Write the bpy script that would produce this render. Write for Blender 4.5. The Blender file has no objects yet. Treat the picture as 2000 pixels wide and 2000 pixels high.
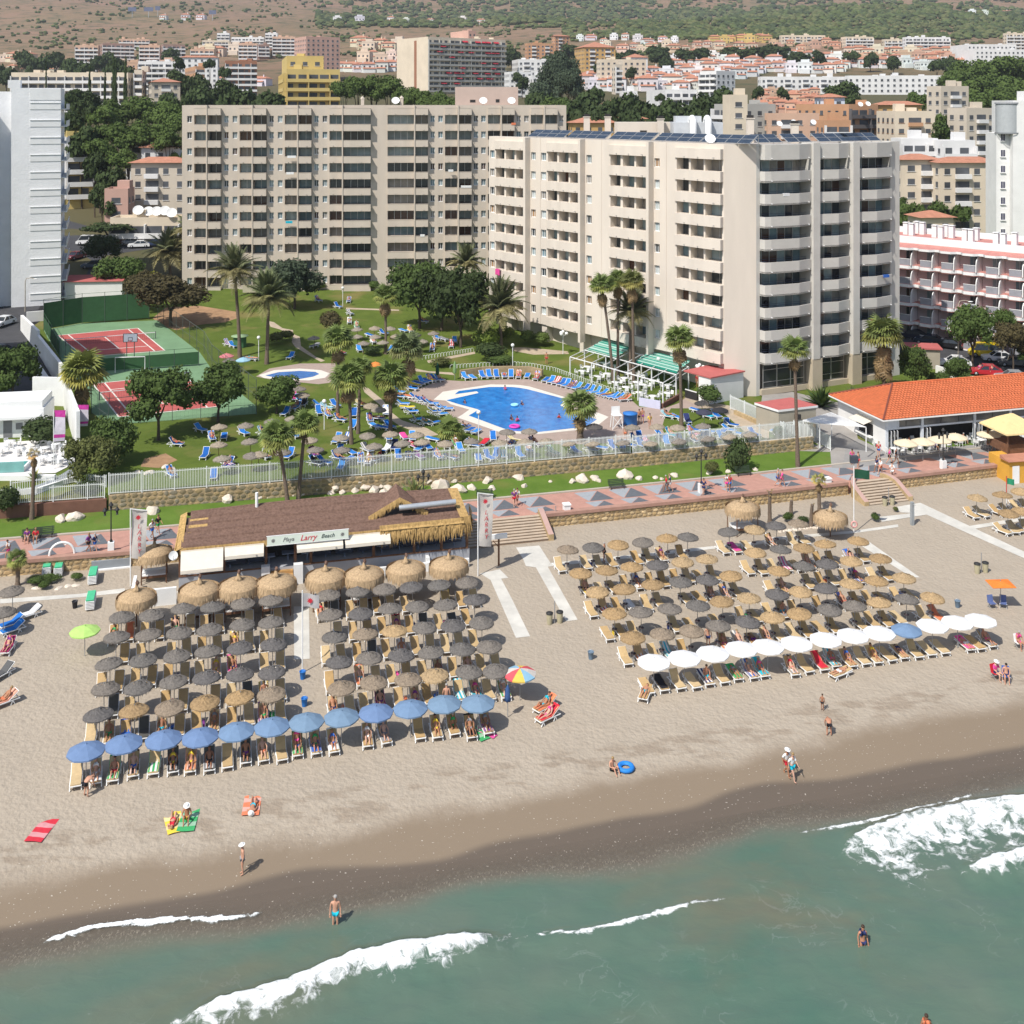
import bpy, bmesh, math, random
from mathutils import Vector, Matrix, noise
sc = bpy.context.scene
COL = sc.collection
RN = random.Random(11)
rad = math.radians
# ---------------------------------------------------------------- camera, sky, sun, exposure
F, CH, YH = 2150.0, 42.0, 203.0
cd = bpy.data.cameras.new('camera'); cam = bpy.data.objects.new('camera',cd); COL.objects.link(cam)
cam.location = (0,0,CH); cam.rotation_euler = (rad(90),0,0)
cd.sensor_width = 36; cd.lens = 36*F/2000; cd.shift_y = -(1000-YH)/2000
cd.clip_start = 1; cd.clip_end = 9000
sc.camera = cam
TOSUN = Vector((-.64*.616,-.77*.616,.788)).normalized()
w = bpy.data.worlds.new('World'); sc.world = w; w.use_nodes = True
nt = w.node_tree; bg = nt.nodes['Background']
sky = nt.nodes.new('ShaderNodeTexSky'); sky.sky_type = 'NISHITA'; sky.sun_disc = False
sky.sun_elevation = math.asin(TOSUN.z); sky.sun_rotation = math.atan2(TOSUN.x,TOSUN.y)%(2*math.pi)
sky.air_density = 1.0; sky.dust_density = 1.2; sky.ozone_density = 1.0
nt.links.new(sky.outputs[0],bg.inputs[0]); bg.inputs[1].default_value = .115
sd = bpy.data.lights.new('sun','SUN'); sd.energy = 4.5; sd.angle = rad(.5); sd.color = (1,.955,.88)
sun = bpy.data.objects.new('sun',sd); COL.objects.link(sun)
sun.rotation_euler = TOSUN.to_track_quat('Z','Y').to_euler(); sun.location = TOSUN*300
sc.view_settings.view_transform = 'Standard'; sc.view_settings.look = 'None'
sc.view_settings.gamma = 1; sc.view_settings.use_curve_mapping = False
sc.view_settings.exposure = .3
HAZE = 0.00011
sc.render.engine = 'CYCLES'
sc.cycles.max_bounces = 6; sc.cycles.diffuse_bounces = 3; sc.cycles.glossy_bounces = 2
sc.cycles.transparent_max_bounces = 10; sc.cycles.transmission_bounces = 2
sc.cycles.caustics_reflective = False; sc.cycles.caustics_refractive = False
# ---------------------------------------------------------------- mesh helpers
class MB:
 def __init__(s): s.v = []; s.f = []; s.m = []; s.s = []; s.n = 0
 def add(s,vs,fs,m=0,sm=False):
  o = len(s.v); s.v += [tuple(p)for p in vs]
  for f in fs: s.f.append(tuple(i+o for i in f)); s.m.append(m); s.s.append(sm)
 def box(s,x0,y0,z0,x1,y1,z1,m=0,T=None):
  vs = [(x0,y0,z0),(x1,y0,z0),(x1,y1,z0),(x0,y1,z0),(x0,y0,z1),(x1,y0,z1),(x1,y1,z1),(x0,y1,z1)]
  if T is not None: vs = [T@Vector(p)for p in vs]
  s.add(vs,[(0,3,2,1),(4,5,6,7),(0,1,5,4),(1,2,6,5),(2,3,7,6),(3,0,4,7)],m)
 def beam(s,a,b,wd,ht,m=0):
  a = Vector(a); b = Vector(b); d = (b-a).normalized()
  x = d.cross(Vector((0,0,1)))
  x = Vector((1,0,0))if x.length<1e-4 else x.normalized()
  y = x.cross(d)
  vs = [p+x*i*wd/2+y*j*ht/2 for p in(a,b)for i,j in((-1,-1),(1,-1),(1,1),(-1,1))]
  s.add(vs,[(0,1,2,3),(7,6,5,4),(0,4,5,1),(1,5,6,2),(2,6,7,3),(3,7,4,0)],m)
 def prism(s,pts,z0,z1,m=0,mt=None):
  n = len(pts)
  a = sum(pts[i][0]*pts[(i+1)%n][1]-pts[(i+1)%n][0]*pts[i][1]for i in range(n))
  if a<0: pts = pts[::-1]
  g = lambda z, p: z if not callable(z)else z(*p[:2])
  vs = [(p[0],p[1],g(z0,p))for p in pts]+[(p[0],p[1],g(z1,p))for p in pts]
  s.add(vs,[(i,(i+1)%n,n+(i+1)%n,n+i)for i in range(n)]+[tuple(range(n))[::-1]],m)
  s.add(vs,[tuple(range(n,2*n))],m if mt is None else mt)
 def tube(s,pts,rs,n=6,m=0,cap=True,sm=True):
  pts = [Vector(p)for p in pts]
  if not hasattr(rs,'__len__'): rs = [rs]*len(pts)
  vs = []; prev = None
  for i, p in enumerate(pts):
   d = (pts[min(i+1,len(pts)-1)]-pts[max(i-1,0)]).normalized()
   if prev is None:
    x = d.cross(Vector((0,1,0)));
    if x.length<.1: x = d.cross(Vector((1,0,0)))
   else: x = prev-d*prev.dot(d)
   x.normalize(); prev = x; y = d.cross(x)
   vs += [p+(x*math.cos(2*math.pi*k/n)+y*math.sin(2*math.pi*k/n))*rs[i]for k in range(n)]
  fs = [(i*n+k,i*n+(k+1)%n,(i+1)*n+(k+1)%n,(i+1)*n+k)for i in range(len(pts)-1)for k in range(n)]
  s.add(vs,fs,m,sm)
  if cap: s.add(vs[:n],[tuple(range(n))[::-1]],m); s.add(vs[-n:],[tuple(range(n))],m)
 def lathe(s,prof,n=16,m=0,c=(0,0,0),sm=True,jag=None):
  vs = []
  for i, (r,z)in enumerate(prof):
   for k in range(n):
    a = 2*math.pi*k/n; j = jag(i,k)if jag else(0,0)
    vs.append((c[0]+(r+j[0])*math.cos(a),c[1]+(r+j[0])*math.sin(a),c[2]+z+j[1]))
  s.add(vs,[(i*n+k,i*n+(k+1)%n,(i+1)*n+(k+1)%n,(i+1)*n+k)for i in range(len(prof)-1)for k in range(n)],m,sm)
 def ell(s,c,r,n=8,k=6,m=0,rough=0,rnd=None,T=None):
  vs = []
  for i in range(k+1):
   t = math.pi*i/k-math.pi/2
   for j in range(n):
    a = 2*math.pi*j/n; q = 1+(rnd.uniform(-rough,rough)if rough else 0)
    p = Vector((r[0]*math.cos(t)*math.cos(a)*q,r[1]*math.cos(t)*math.sin(a)*q,r[2]*math.sin(t)*q))
    if T is not None: p = T@p
    vs.append(Vector(c)+p)
  s.add(vs,[(i*n+j,i*n+(j+1)%n,(i+1)*n+(j+1)%n,(i+1)*n+j)for i in range(k)for j in range(n)],m,not rough)
 def quad(s,a,b,c,d,m=0): s.add([a,b,c,d],[(0,1,2,3)],m)
 def mesh(s,name,mats):
  me = bpy.data.meshes.new(name); me.from_pydata(s.v,[],s.f)
  for x in(mats if isinstance(mats,(list,tuple))else[mats]): me.materials.append(x)
  me.polygons.foreach_set('material_index',s.m); me.polygons.foreach_set('use_smooth',s.s)
  me.update(); return me
def obj(name,me,parent=None,loc=(0,0,0),rz=0,color=None,scale=None,kind=None,rot=None):
 o = bpy.data.objects.new(name,me); COL.objects.link(o)
 if parent is not None: o.parent = parent
 o.location = loc
 if rot is not None: o.rotation_euler = rot
 elif rz: o.rotation_euler = (0,0,rz)
 if scale is not None: o.scale = scale if hasattr(scale,'__len__')else(scale,)*3
 if color is not None: o.color = (*color[:3],1)
 if kind: o['kind'] = kind
 return o
USED = {}
def tag(o,label,cat,group=None):
 o['label'] = label; o['category'] = cat
 if group: o['group'] = group
 USED[label] = USED.get(label,0)+1
 return o
def thing(name,label,cat,loc=(0,0,0),rz=0,group=None,scale=None):
 return tag(obj(name,None,None,loc,rz,None,scale),label,cat,group)
def place(kit,root,color=None):
 """kit = [(name, mesh, colour key or None, sub-kit)]: links the parts of a thing, sharing their meshes"""
 for k in kit:
  c = (color or{}).get(k[0])if len(k)<3 or k[2]is None else k[2]
  p = obj(k[0],k[1],root,color=c)
  if len(k)>3:
   for q in k[3]: obj(q[0],q[1],p,color=(color or{}).get(q[0]))
def struct(name,me): return obj(name,me,kind='structure')
ONES = 'zeroth first second third fourth fifth sixth seventh eighth ninth tenth eleventh twelfth thirteenth fourteenth fifteenth sixteenth seventeenth eighteenth nineteenth'.split()
TENS = {2:'twent',3:'thirt',4:'fort',5:'fift',6:'sixt',7:'sevent',8:'eight',9:'ninet'}
def nth(i):
 if i<20: return ONES[i]
 if i>=100: return 'hundred-and-'+nth(i-100)if i>100 else 'hundredth'
 return TENS[i//10]+('ieth' if i%10==0 else 'y-'+ONES[i%10])
 # ---------------------------------------------------------------- materials
MATS = {}
def M(name,col=(.5,.5,.5),rough=.8,var=.12,scale=2.,bump=0,bscale=None,spec=.3,metal=0,byobj=False,detail=3,local=False,trans=0,col2=None,stretch=None):
 if name in MATS: return MATS[name]
 m = bpy.data.materials.new(name); m.use_nodes = True; MATS[name] = m
 N = m.node_tree.nodes; L = m.node_tree.links; b = N['Principled BSDF']
 b.inputs['Roughness'].default_value = rough; b.inputs['Metallic'].default_value = metal
 b.inputs['Specular IOR Level'].default_value = spec
 if local: tc = N.new('ShaderNodeTexCoord').outputs['Object']
 else: tc = N.new('ShaderNodeNewGeometry').outputs['Position']
 if stretch:
  mp = N.new('ShaderNodeVectorMath'); mp.operation = 'MULTIPLY'; mp.inputs[1].default_value = stretch
  L.new(tc,mp.inputs[0]); tc = mp.outputs[0]
 nz = N.new('ShaderNodeTexNoise'); nz.inputs['Scale'].default_value = scale; nz.inputs['Detail'].default_value = detail
 nz.inputs['Roughness'].default_value = .6
 L.new(tc,nz.inputs['Vector'])
 mr = N.new('ShaderNodeMapRange'); mr.inputs[1].default_value = .3; mr.inputs[2].default_value = .7
 L.new(nz.outputs[0],mr.inputs[0])
 mx = N.new('ShaderNodeMix'); mx.data_type = 'RGBA'
 L.new(mr.outputs[0],mx.inputs[0])
 if byobj:
  oi = N.new('ShaderNodeObjectInfo')
  for i, k in((6,1-var),(7,1+var)):
   mm = N.new('ShaderNodeVectorMath'); mm.operation = 'SCALE'; mm.inputs[3].default_value = k
   L.new(oi.outputs['Color'],mm.inputs[0]); L.new(mm.outputs[0],mx.inputs[i])
 elif col2:
  mx.inputs[6].default_value = (*col,1); mx.inputs[7].default_value = (*col2,1)
 else:
  mx.inputs[6].default_value = (*[c*(1-var)for c in col],1); mx.inputs[7].default_value = (*[min(1,c*(1+var))for c in col],1)
 L.new(mx.outputs[2],b.inputs['Base Color'])
 if bump:
  n2 = N.new('ShaderNodeTexNoise'); n2.inputs['Scale'].default_value = bscale or scale*4; n2.inputs['Detail'].default_value = 3
  L.new(tc,n2.inputs['Vector'])
  bp = N.new('ShaderNodeBump'); bp.inputs['Strength'].default_value = 1; bp.inputs['Distance'].default_value = bump
  L.new(n2.outputs[0],bp.inputs['Height']); L.new(bp.outputs[0],b.inputs['Normal'])
 if trans:
  t = N.new('ShaderNodeBsdfTranslucent'); L.new(mx.outputs[2],t.inputs[0])
  ms = N.new('ShaderNodeMixShader'); ms.inputs[0].default_value = trans
  L.new(b.outputs[0],ms.inputs[1]); L.new(t.outputs[0],ms.inputs[2]); L.new(ms.outputs[0],N['Material Output'].inputs[0])
 return m
def mnode(m): return m.node_tree.nodes, m.node_tree.links, m.node_tree.nodes['Principled BSDF']
# ---------------------------------------------------------------- the lie of the land: u runs along the shore, c inland from the sea
CU, SU = math.cos(rad(15.5)), math.sin(rad(15.5))
PROF = [(-600,-40),(20,-5),(50,-1.3),(56,-.32),(59,0),(60.5,.12),(64,.45),(75,1.0),(98.9,2.1),(99.3,2.1),(99.6,3.25),(104.1,3.3),(108.6,3.6),(109,3.6),(109.4,5.0),(128,5.0),(198,8.5),(250,15),(345,30),(420,38),(520,43.5),(620,48),(700,55),(800,67),(900,80),(1000,92),(1400,135),(1800,180),(2300,250),(2900,350),(3600,480),(9000,1400)]
def lerp(tab,x):
 if x<=tab[0][0]: return tab[0][1]
 for(a,p), (b,q)in zip(tab,tab[1:]):
  if x<=b: return p+(q-p)*(x-a)/(b-a)
 return tab[-1][1]
def bend(u): d = max(-90,min(90,u-45)); return .00055*d*d
def toc(X,Y):
 u = X*CU+Y*SU; v = -X*SU+Y*CU
 return u, v-bend(u)*max(0,min(1,(126-v)/14))
def fromc(u,c):
 v = c; b = bend(u)
 for _ in range(12): v = c+b*max(0,min(1,(126-v)/14))
 return u*CU-v*SU, u*SU+v*CU
def ground(X,Y):
 u, c = toc(X,Y)
 t = max(0,min(1,(Y-200)/130)); t = t*t*(3-2*t)
 d = c*(1-t)+Y*t
 z = lerp(PROF,d)
 if 104.1<c<128 and u>63.5:
  k = min(1,(u-63.5)/3); z = z*(1-k)+(3.3+(c-104.1)/23.9*1.7)*k
 if Y>900:
  k = min(1,(Y-900)/900)
  z += k*(noise.noise(Vector((X/420,Y/600,3.1)))*38+noise.noise(Vector((X/130,Y/170,7.7)))*11)
  z += k*max(0,-X-150)/600*14
 return z
def gp(x,y,h=0.,y0=45.,y1=4200.):
 """ground point seen at photo pixel x, y (h: that pixel shows something h above the ground)"""
 Y = y0; st = 2.; r = (x-1000)/F
 dz = lambda Y: CH-(y-YH)*Y/F-h-ground(r*Y,Y)
 while dz(Y)>0 and Y<y1: Y += st; st*=1.012
 a, b = Y-st/1.012, Y
 for _ in range(24):
  m = (a+b)/2
  if dz(m)>0: a = m
  else: b = m
 return Vector((r*b,b,ground(r*b,b)))
def xat(x,Y): return(x-1000)*Y/F
def zat(y,Y): return CH-(y-YH)*Y/F
def Z(ox,oy,k=3.864):
 """pixels read in an enlarged crop -> photo pixels"""
 return lambda x, y: (ox+x/k,oy+y/k)
def grid_c(name,us,cs,mat,lift=0,zf=None):
 b = MB(); nu = len(us); at = []
 for c in cs:
  for u in us:
   X, Y = fromc(u,c); z = (ground(X,Y)if zf is None else zf(X,Y,u,c))+lift
   b.v.append((X,Y,z)); at.append(c)
 for j in range(len(cs)-1):
  for i in range(nu-1): b.f.append((j*nu+i,j*nu+i+1,(j+1)*nu+i+1,(j+1)*nu+i)); b.m.append(0); b.s.append(True)
 me = b.mesh(name,mat)
 a = me.attributes.new('vc','FLOAT','POINT'); a.data.foreach_set('value',at)
 return me
def frange(a,b,s): n = max(1,round((b-a)/s)); return[a+(b-a)*i/n for i in range(n+1)]
def patch(poly,lift,mat,name,parent=None,thick=None,kind='structure',h=0):
 """a sheet following the ground inside a polygon (world xy), cut where the ground bends"""
 bm = bmesh.new(); vs = [bm.verts.new((p[0],p[1],0))for p in poly]; bm.faces.new(vs)
 bmesh.ops.triangulate(bm,faces=bm.faces[:])
 us = [toc(*p[:2])for p in poly]
 lo, hi = min(p[1]for p in us), max(p[1]for p in us)
 cuts = []
 for c in[k[0]for k in PROF]+(frange(math.floor(lo),math.ceil(hi),4)if hi<112 else[]):
  if lo<c<hi: cuts.append((Vector((*fromc(20,c),0)),Vector((-SU,CU,0))))
 if hi<112:
  a, b = min(p[0]for p in us), max(p[0]for p in us)
  cuts += [(Vector((u*CU,u*SU,0)),Vector((CU,SU,0)))for u in range(math.ceil(a/4)*4,int(b)+1,4)]
 for co, no in cuts:
  bmesh.ops.bisect_plane(bm,geom=bm.verts[:]+bm.edges[:]+bm.faces[:],plane_co=co,plane_no=no)
 for v in bm.verts: v.co.z = ground(v.co.x,v.co.y)+lift
 bmesh.ops.recalc_face_normals(bm,faces=bm.faces[:])
 if sum(f.normal.z for f in bm.faces)<0: bmesh.ops.reverse_faces(bm,faces=bm.faces[:])
 me = bpy.data.meshes.new(name); bm.to_mesh(me); bm.free(); me.materials.append(mat)
 return obj(name,me,parent,kind=kind)
 # ================================================================ GROUND, BEACH, SEA
def sand_material():
 m = M('sand',(.37,.315,.25),.95,.035,.35,0)
 N, L, b = mnode(m); b.inputs['Specular IOR Level'].default_value = .1
 geo = N.new('ShaderNodeNewGeometry'); at = N.new('ShaderNodeAttribute'); at.attribute_name = 'vc'
 base = [n for n in N if n.type=='MIX'][0].outputs[2]
 def nz(s,d=3,st=None):
  n = N.new('ShaderNodeTexNoise'); n.inputs['Scale'].default_value = s; n.inputs['Detail'].default_value = d
  if st:
   k = N.new('ShaderNodeVectorMath'); k.operation = 'MULTIPLY'; k.inputs[1].default_value = st
   L.new(geo.outputs['Position'],k.inputs[0]); L.new(k.outputs[0],n.inputs['Vector'])
  else: L.new(geo.outputs['Position'],n.inputs['Vector'])
  return n.outputs[0]
 def math_(op,a,c):
  k = N.new('ShaderNodeMath'); k.operation = op
  for i, x in enumerate((a,c)):
   if isinstance(x,(int,float)): k.inputs[i].default_value = x
   else: L.new(x,k.inputs[i])
  return k.outputs[0]
 def rng(x,a,c,p=0.,q=1.):
  k = N.new('ShaderNodeMapRange'); k.interpolation_type = 'SMOOTHSTEP'
  for i, t in enumerate((a,c,p,q)): k.inputs[1+i].default_value = t
  L.new(x,k.inputs[0]); return k.outputs[0]
 def mix(f,a,c):
  k = N.new('ShaderNodeMix'); k.data_type = 'RGBA'; L.new(f,k.inputs[0])
  for i, x in((6,a),(7,c)):
   if isinstance(x,tuple): k.inputs[i].default_value = (*x,1)
   else: L.new(x,k.inputs[i])
  return k.outputs[2]
 sx = N.new('ShaderNodeSeparateXYZ'); L.new(geo.outputs['Position'],sx.inputs[0])
 # trampled speckle, thrown-up strips, then the damp and the wet bands
 sp = rng(nz(2.6,4),.5,.68); base = mix(math_('MULTIPLY',sp,.1),base,(.2,.15,.1))
 wob = math_('ADD',math_('MULTIPLY',math_('SUBTRACT',nz(.16,2),.5),3.2),math_('MULTIPLY',math_('SUBTRACT',nz(1.6,3),.5),.9))
 cc = math_('ADD',math_('ADD',at.outputs['Fac'],wob),math_('MULTIPLY',sx.outputs[0],-.035))
 strip = math_('MULTIPLY',rng(math_('ABSOLUTE',math_('SUBTRACT',cc,65.2),0),1.9,.6),rng(nz(1.1,5,(.5,1.2,1)),.46,.62))
 base = mix(math_('MULTIPLY',strip,.38),base,(.17,.12,.08))
 dampf = rng(cc,64.2,61.9); base = mix(dampf,base,(.225,.175,.125))
 cw = math_('ADD',math_('ADD',at.outputs['Fac'],math_('MULTIPLY',math_('SUBTRACT',nz(.11,1),.5),3.)),math_('MULTIPLY',sx.outputs[0],-.016))
 wet = rng(cw,60.45,59.75); base = mix(wet,base,(.125,.1,.079))
 shells = math_('MULTIPLY',rng(nz(9,0),.80,.82),rng(at.outputs['Fac'],67,63)); base = mix(math_('MULTIPLY',shells,.8),base,(.5,.45,.38))
 L.new(base,b.inputs['Base Color'])
 L.new(rng(cw,60.5,59.7,.95,.5),b.inputs['Roughness'])
 h = math_('ADD',math_('MULTIPLY',nz(3.4,3),.9),math_('MULTIPLY',nz(.9,2),.7))
 bp = N.new('ShaderNodeBump'); bp.inputs['Distance'].default_value = .14
 L.new(math_('MULTIPLY',rng(cc,61.8,63.8,.04,.8),1.),bp.inputs['Strength']); L.new(h,bp.inputs['Height']); L.new(bp.outputs[0],b.inputs['Normal'])
 return m
SAND = sand_material()
US = frange(-140,-24,8)+frange(-24,84,2)[1:]+frange(84,260,8)[1:]
PB = [p[0]for p in PROF]
def cuts(a,b,s): return sorted(set([a,b]+[x for x in PB if a<x<b]+frange(a,b,s)))
struct('beach_sand',grid_c('beach_sand',US,cuts(-80,38,20)+cuts(38,99.25,2)[1:],SAND))
def lawn_material(name,c1,c2,dry):
 m = M(name,c1,.9,0,.5,.03,30,.15,col2=c2)
 N, L, b = mnode(m); g = [n for n in N if n.type=='NEW_GEOMETRY'][0]
 n = N.new('ShaderNodeTexNoise'); n.inputs['Scale'].default_value = .16; n.inputs['Detail'].default_value = 4; L.new(g.outputs['Position'],n.inputs['Vector'])
 r = N.new('ShaderNodeMapRange'); r.inputs[1].default_value = .54; r.inputs[2].default_value = .7; r.inputs[4].default_value = .8; L.new(n.outputs[0],r.inputs[0])
 k = N.new('ShaderNodeMix'); k.data_type = 'RGBA'; L.new(r.outputs[0],k.inputs[0])
 L.new([x for x in N if x.type=='MIX'][0].outputs[2],k.inputs[6]); k.inputs[7].default_value = (*dry,1); L.new(k.outputs[2],b.inputs['Base Color'])
 return m
LAWN = lawn_material('lawn_grass',(.078,.115,.018),(.11,.15,.026),(.2,.165,.06))
VERGE = lawn_material('verge_grass',(.085,.15,.02),(.12,.19,.032),(.19,.16,.055))
struct('grass_verge',grid_c('grass_verge',US,cuts(104.1,109.2,1.5),VERGE))
struct('garden_lawn',grid_c('garden_lawn',US,cuts(109.2,205,12),LAWN))
PROM = M('promenade_paving',(.43,.235,.185),.85,.1,1.5,.004,40)
struct('promenade',grid_c('promenade',US,cuts(99.3,104.1,1.2),PROM,.004))
# sea: one surface with real swell, transparent where it thins out over the sand
def px_line(pts):
 out = []
 for x, y in pts:
  s = (y-YH)/CH; out.append(toc((x-1000)/s,F/s))
 return sorted(out)
WA = px_line([(330,2000),(420,1965),(560,1925),(640,1890),(700,1870),(760,1857),(860,1840),(940,1830),(998,1826)])
WB = px_line([(1632,1660),(1700,1625),(1760,1602),(1830,1586),(1920,1570),(1960,1564),(2010,1562),(2100,1545)])
WC = px_line([(1880,1708),(1920,1688),(2000,1668),(2120,1640)])
WD = px_line([(1000,1836),(1060,1824),(1125,1822),(1200,1806),(1310,1776),(1380,1760),(1432,1752)])
WE = px_line([(42,1857),(110,1830),(180,1808),(260,1798),(370,1792),(450,1791),(520,1782)])
WF = px_line([(1545,1630),(1590,1622),(1640,1614),(1720,1598),(1800,1576),(1860,1564),(1930,1541)])
CREST = [(WA,1.9,.45,1.05),(WB,5.6,.4,.86),(WC,1.5,.5,1.05),(WD,.4,.16,1.0),(WE,.6,.06,1.25),(WF,.3,.04,.95)]
def sea_mesh():
 us = frange(-200,-24,30)+frange(-24,62,.22)[1:]+frange(62,300,30)[1:]
 cs = frange(-500,36,60)+frange(36,61,.17)[1:]
 b = MB(); foam = []; dep = []; nu = len(us)
 for c in cs:
  for u in us:
   X, Y = fromc(u,c); fo = 0; z = 0
   if 36<=c and-24<=u<=62:
    sh = max(0,min(1,(58.5-c)/6))
    z = sh*(noise.noise(Vector((u*.25,c*.55,0)))*.09+noise.noise(Vector((u*.9,c*1.5,5)))*.035)
    for li, W, H, S in CREST:
     if u<li[0][0]or u>li[-1][0]: continue
     cc = lerp(li,u)+noise.noise(Vector((u*.8,2,9)))*.18*min(1,W)+noise.noise(Vector((u*2.6,4,1)))*.1*min(1,W)
     e = min(1,(u-li[0][0])/2.2,(li[-1][0]-u)/2.2)if li[-1][0]<60 else min(1,(u-li[0][0])/2.5)
     Wl = W*(.35+.65*e)*(1+.5*noise.noise(Vector((u*.5,1,3)))); d = cc-c
     z += H*e*math.exp(-((d-.25)/(.55 if d<.25 else 1.1))**2)*(1 if W>1 else .8)
     if d>-.12:
      k = 1-d/Wl if d>0 else 1+d/.12
      if k>0: fo = max(fo,S*(.35+.65*e)*min(1,k*1.25))
     if 0<d<Wl*1.4: z += .07*e*H*noise.noise(Vector((u*2.2,c*2.6,1)))
   b.v.append((X,Y,z+.004)); foam.append(fo); dep.append(c)
 for j in range(len(cs)-1):
  for i in range(nu-1): b.f.append((j*nu+i,j*nu+i+1,(j+1)*nu+i+1,(j+1)*nu+i)); b.m.append(0); b.s.append(True)
 m = M('sea_water',(.072,.142,.105),.12,.1,.12,0,None,.5,col2=(.115,.155,.118))
 N, L, bs = mnode(m); bs.inputs['IOR'].default_value = 1.33
 geo = [n for n in N if n.type=='NEW_GEOMETRY'][0]; col = [n for n in N if n.type=='MIX'][0].outputs[2]
 def nz(s,d,rough=.6,st=None):
  n = N.new('ShaderNodeTexNoise'); n.inputs['Scale'].default_value = s; n.inputs['Detail'].default_value = d; n.inputs['Roughness'].default_value = rough; n.inputs['Distortion'].default_value = .6
  v = geo.outputs['Position']
  if st:
   q = N.new('ShaderNodeVectorMath'); q.operation = 'MULTIPLY'; q.inputs[1].default_value = st; L.new(v,q.inputs[0]); v = q.outputs[0]
  L.new(v,n.inputs['Vector']); return n.outputs[0]
 def op(o,a,c):
  k = N.new('ShaderNodeMath'); k.operation = o; k.use_clamp = o=='MULTIPLY_ADD'
  for i, x in enumerate((a,c)):
   if isinstance(x,(int,float)): k.inputs[i].default_value = x
   else: L.new(x,k.inputs[i])
  return k.outputs[0]
 def rng(x,a,c,p=0.,q=1.):
  k = N.new('ShaderNodeMapRange'); k.interpolation_type = 'SMOOTHSTEP'
  for i, t in enumerate((a,c,p,q)): k.inputs[1+i].default_value = t
  L.new(x,k.inputs[0]); return k.outputs[0]
 af = N.new('ShaderNodeAttribute'); af.attribute_name = 'foam'; ad = N.new('ShaderNodeAttribute'); ad.attribute_name = 'vc'
 # stirred-up sand clouds in the shallows
 silt = op('MULTIPLY',rng(nz(.1,4,.6,(.6,1,1)),.45,.72),rng(ad.outputs['Fac'],44,53,.25,.75))
 k = N.new('ShaderNodeMix'); k.data_type = 'RGBA'; L.new(silt,k.inputs[0]); L.new(col,k.inputs[6]); k.inputs[7].default_value = (.155,.135,.09,1)
 f = op('MULTIPLY',rng(op('SUBTRACT',op('MULTIPLY',af.outputs['Fac'],1.08),rng(nz(1.5,9,.66),.25,.75)),-.1,.5),rng(nz(3.2,4),.2,.5,.72,1))
 lace = op('MULTIPLY',rng(op('ABSOLUTE',op('SUBTRACT',nz(.55,4,.55),.5),0),.018,.0,0,1),op('MULTIPLY',rng(nz(.22,2),.5,.66),rng(ad.outputs['Fac'],58,50,.0,.06)))
 ff = op('MAXIMUM',f,lace)
 k2 = N.new('ShaderNodeMix'); k2.data_type = 'RGBA'; L.new(ff,k2.inputs[0]); L.new(k.outputs[2],k2.inputs[6]); k2.inputs[7].default_value = (.8,.82,.82,1)
 L.new(k2.outputs[2],bs.inputs['Base Color']); L.new(rng(ff,0,1,.14,.85),bs.inputs['Roughness'])
 bp = N.new('ShaderNodeBump'); bp.inputs['Distance'].default_value = .07; bp.inputs['Strength'].default_value = .6
 L.new(op('ADD',nz(1.3,3,.5,(.7,1.2,1)),op('MULTIPLY',nz(1.9,6),op('MULTIPLY',ff,2.5))),bp.inputs['Height']); L.new(bp.outputs[0],bs.inputs['Normal'])
 # the thin sheet of the swash lets the sand show through
 edge = op('ADD',op('ADD',ad.outputs['Fac'],op('MULTIPLY',op('SUBTRACT',nz(.3,3),.5),1.)),op('MULTIPLY',op('SUBTRACT',nz(.1,1),.5),3.))
 al = op('MAXIMUM',rng(edge,59.0,56.2,.05,.97),ff)
 speck = op('MULTIPLY',rng(nz(5.5,4,.7,(1.6,.8,1)),.5,.75),op('MULTIPLY',rng(edge,59.6,58.2),rng(edge,55.4,57.2)))
 al = op('MAXIMUM',al,op('MULTIPLY',speck,.5))
 tr = N.new('ShaderNodeBsdfTransparent'); ms = N.new('ShaderNodeMixShader'); L.new(al,ms.inputs[0]); L.new(tr.outputs[0],ms.inputs[1]); L.new(bs.outputs[0],ms.inputs[2])
 L.new(ms.outputs[0],N['Material Output'].inputs[0])
 k3 = N.new('ShaderNodeMix'); k3.data_type = 'RGBA'; zn = op('MULTIPLY',rng(edge,55.3,57.3),op('SUBTRACT',1.,ff)); k4 = N.new('ShaderNodeMix'); k4.data_type = 'RGBA'; L.new(speck,k4.inputs[0]); k4.inputs[6].default_value = (.15,.128,.098,1); k4.inputs[7].default_value = (.36,.32,.25,1); L.new(zn,k3.inputs[0]); L.new(k2.outputs[2],k3.inputs[6]); L.new(k4.outputs[2],k3.inputs[7]); L.new(k3.outputs[2],bs.inputs['Base Color'])
 me = b.mesh('sea',m)
 me.attributes.new('foam','FLOAT','POINT').data.foreach_set('value',foam)
 me.attributes.new('vc','FLOAT','POINT').data.foreach_set('value',dep)
 return me
struct('sea',sea_mesh())
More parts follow.
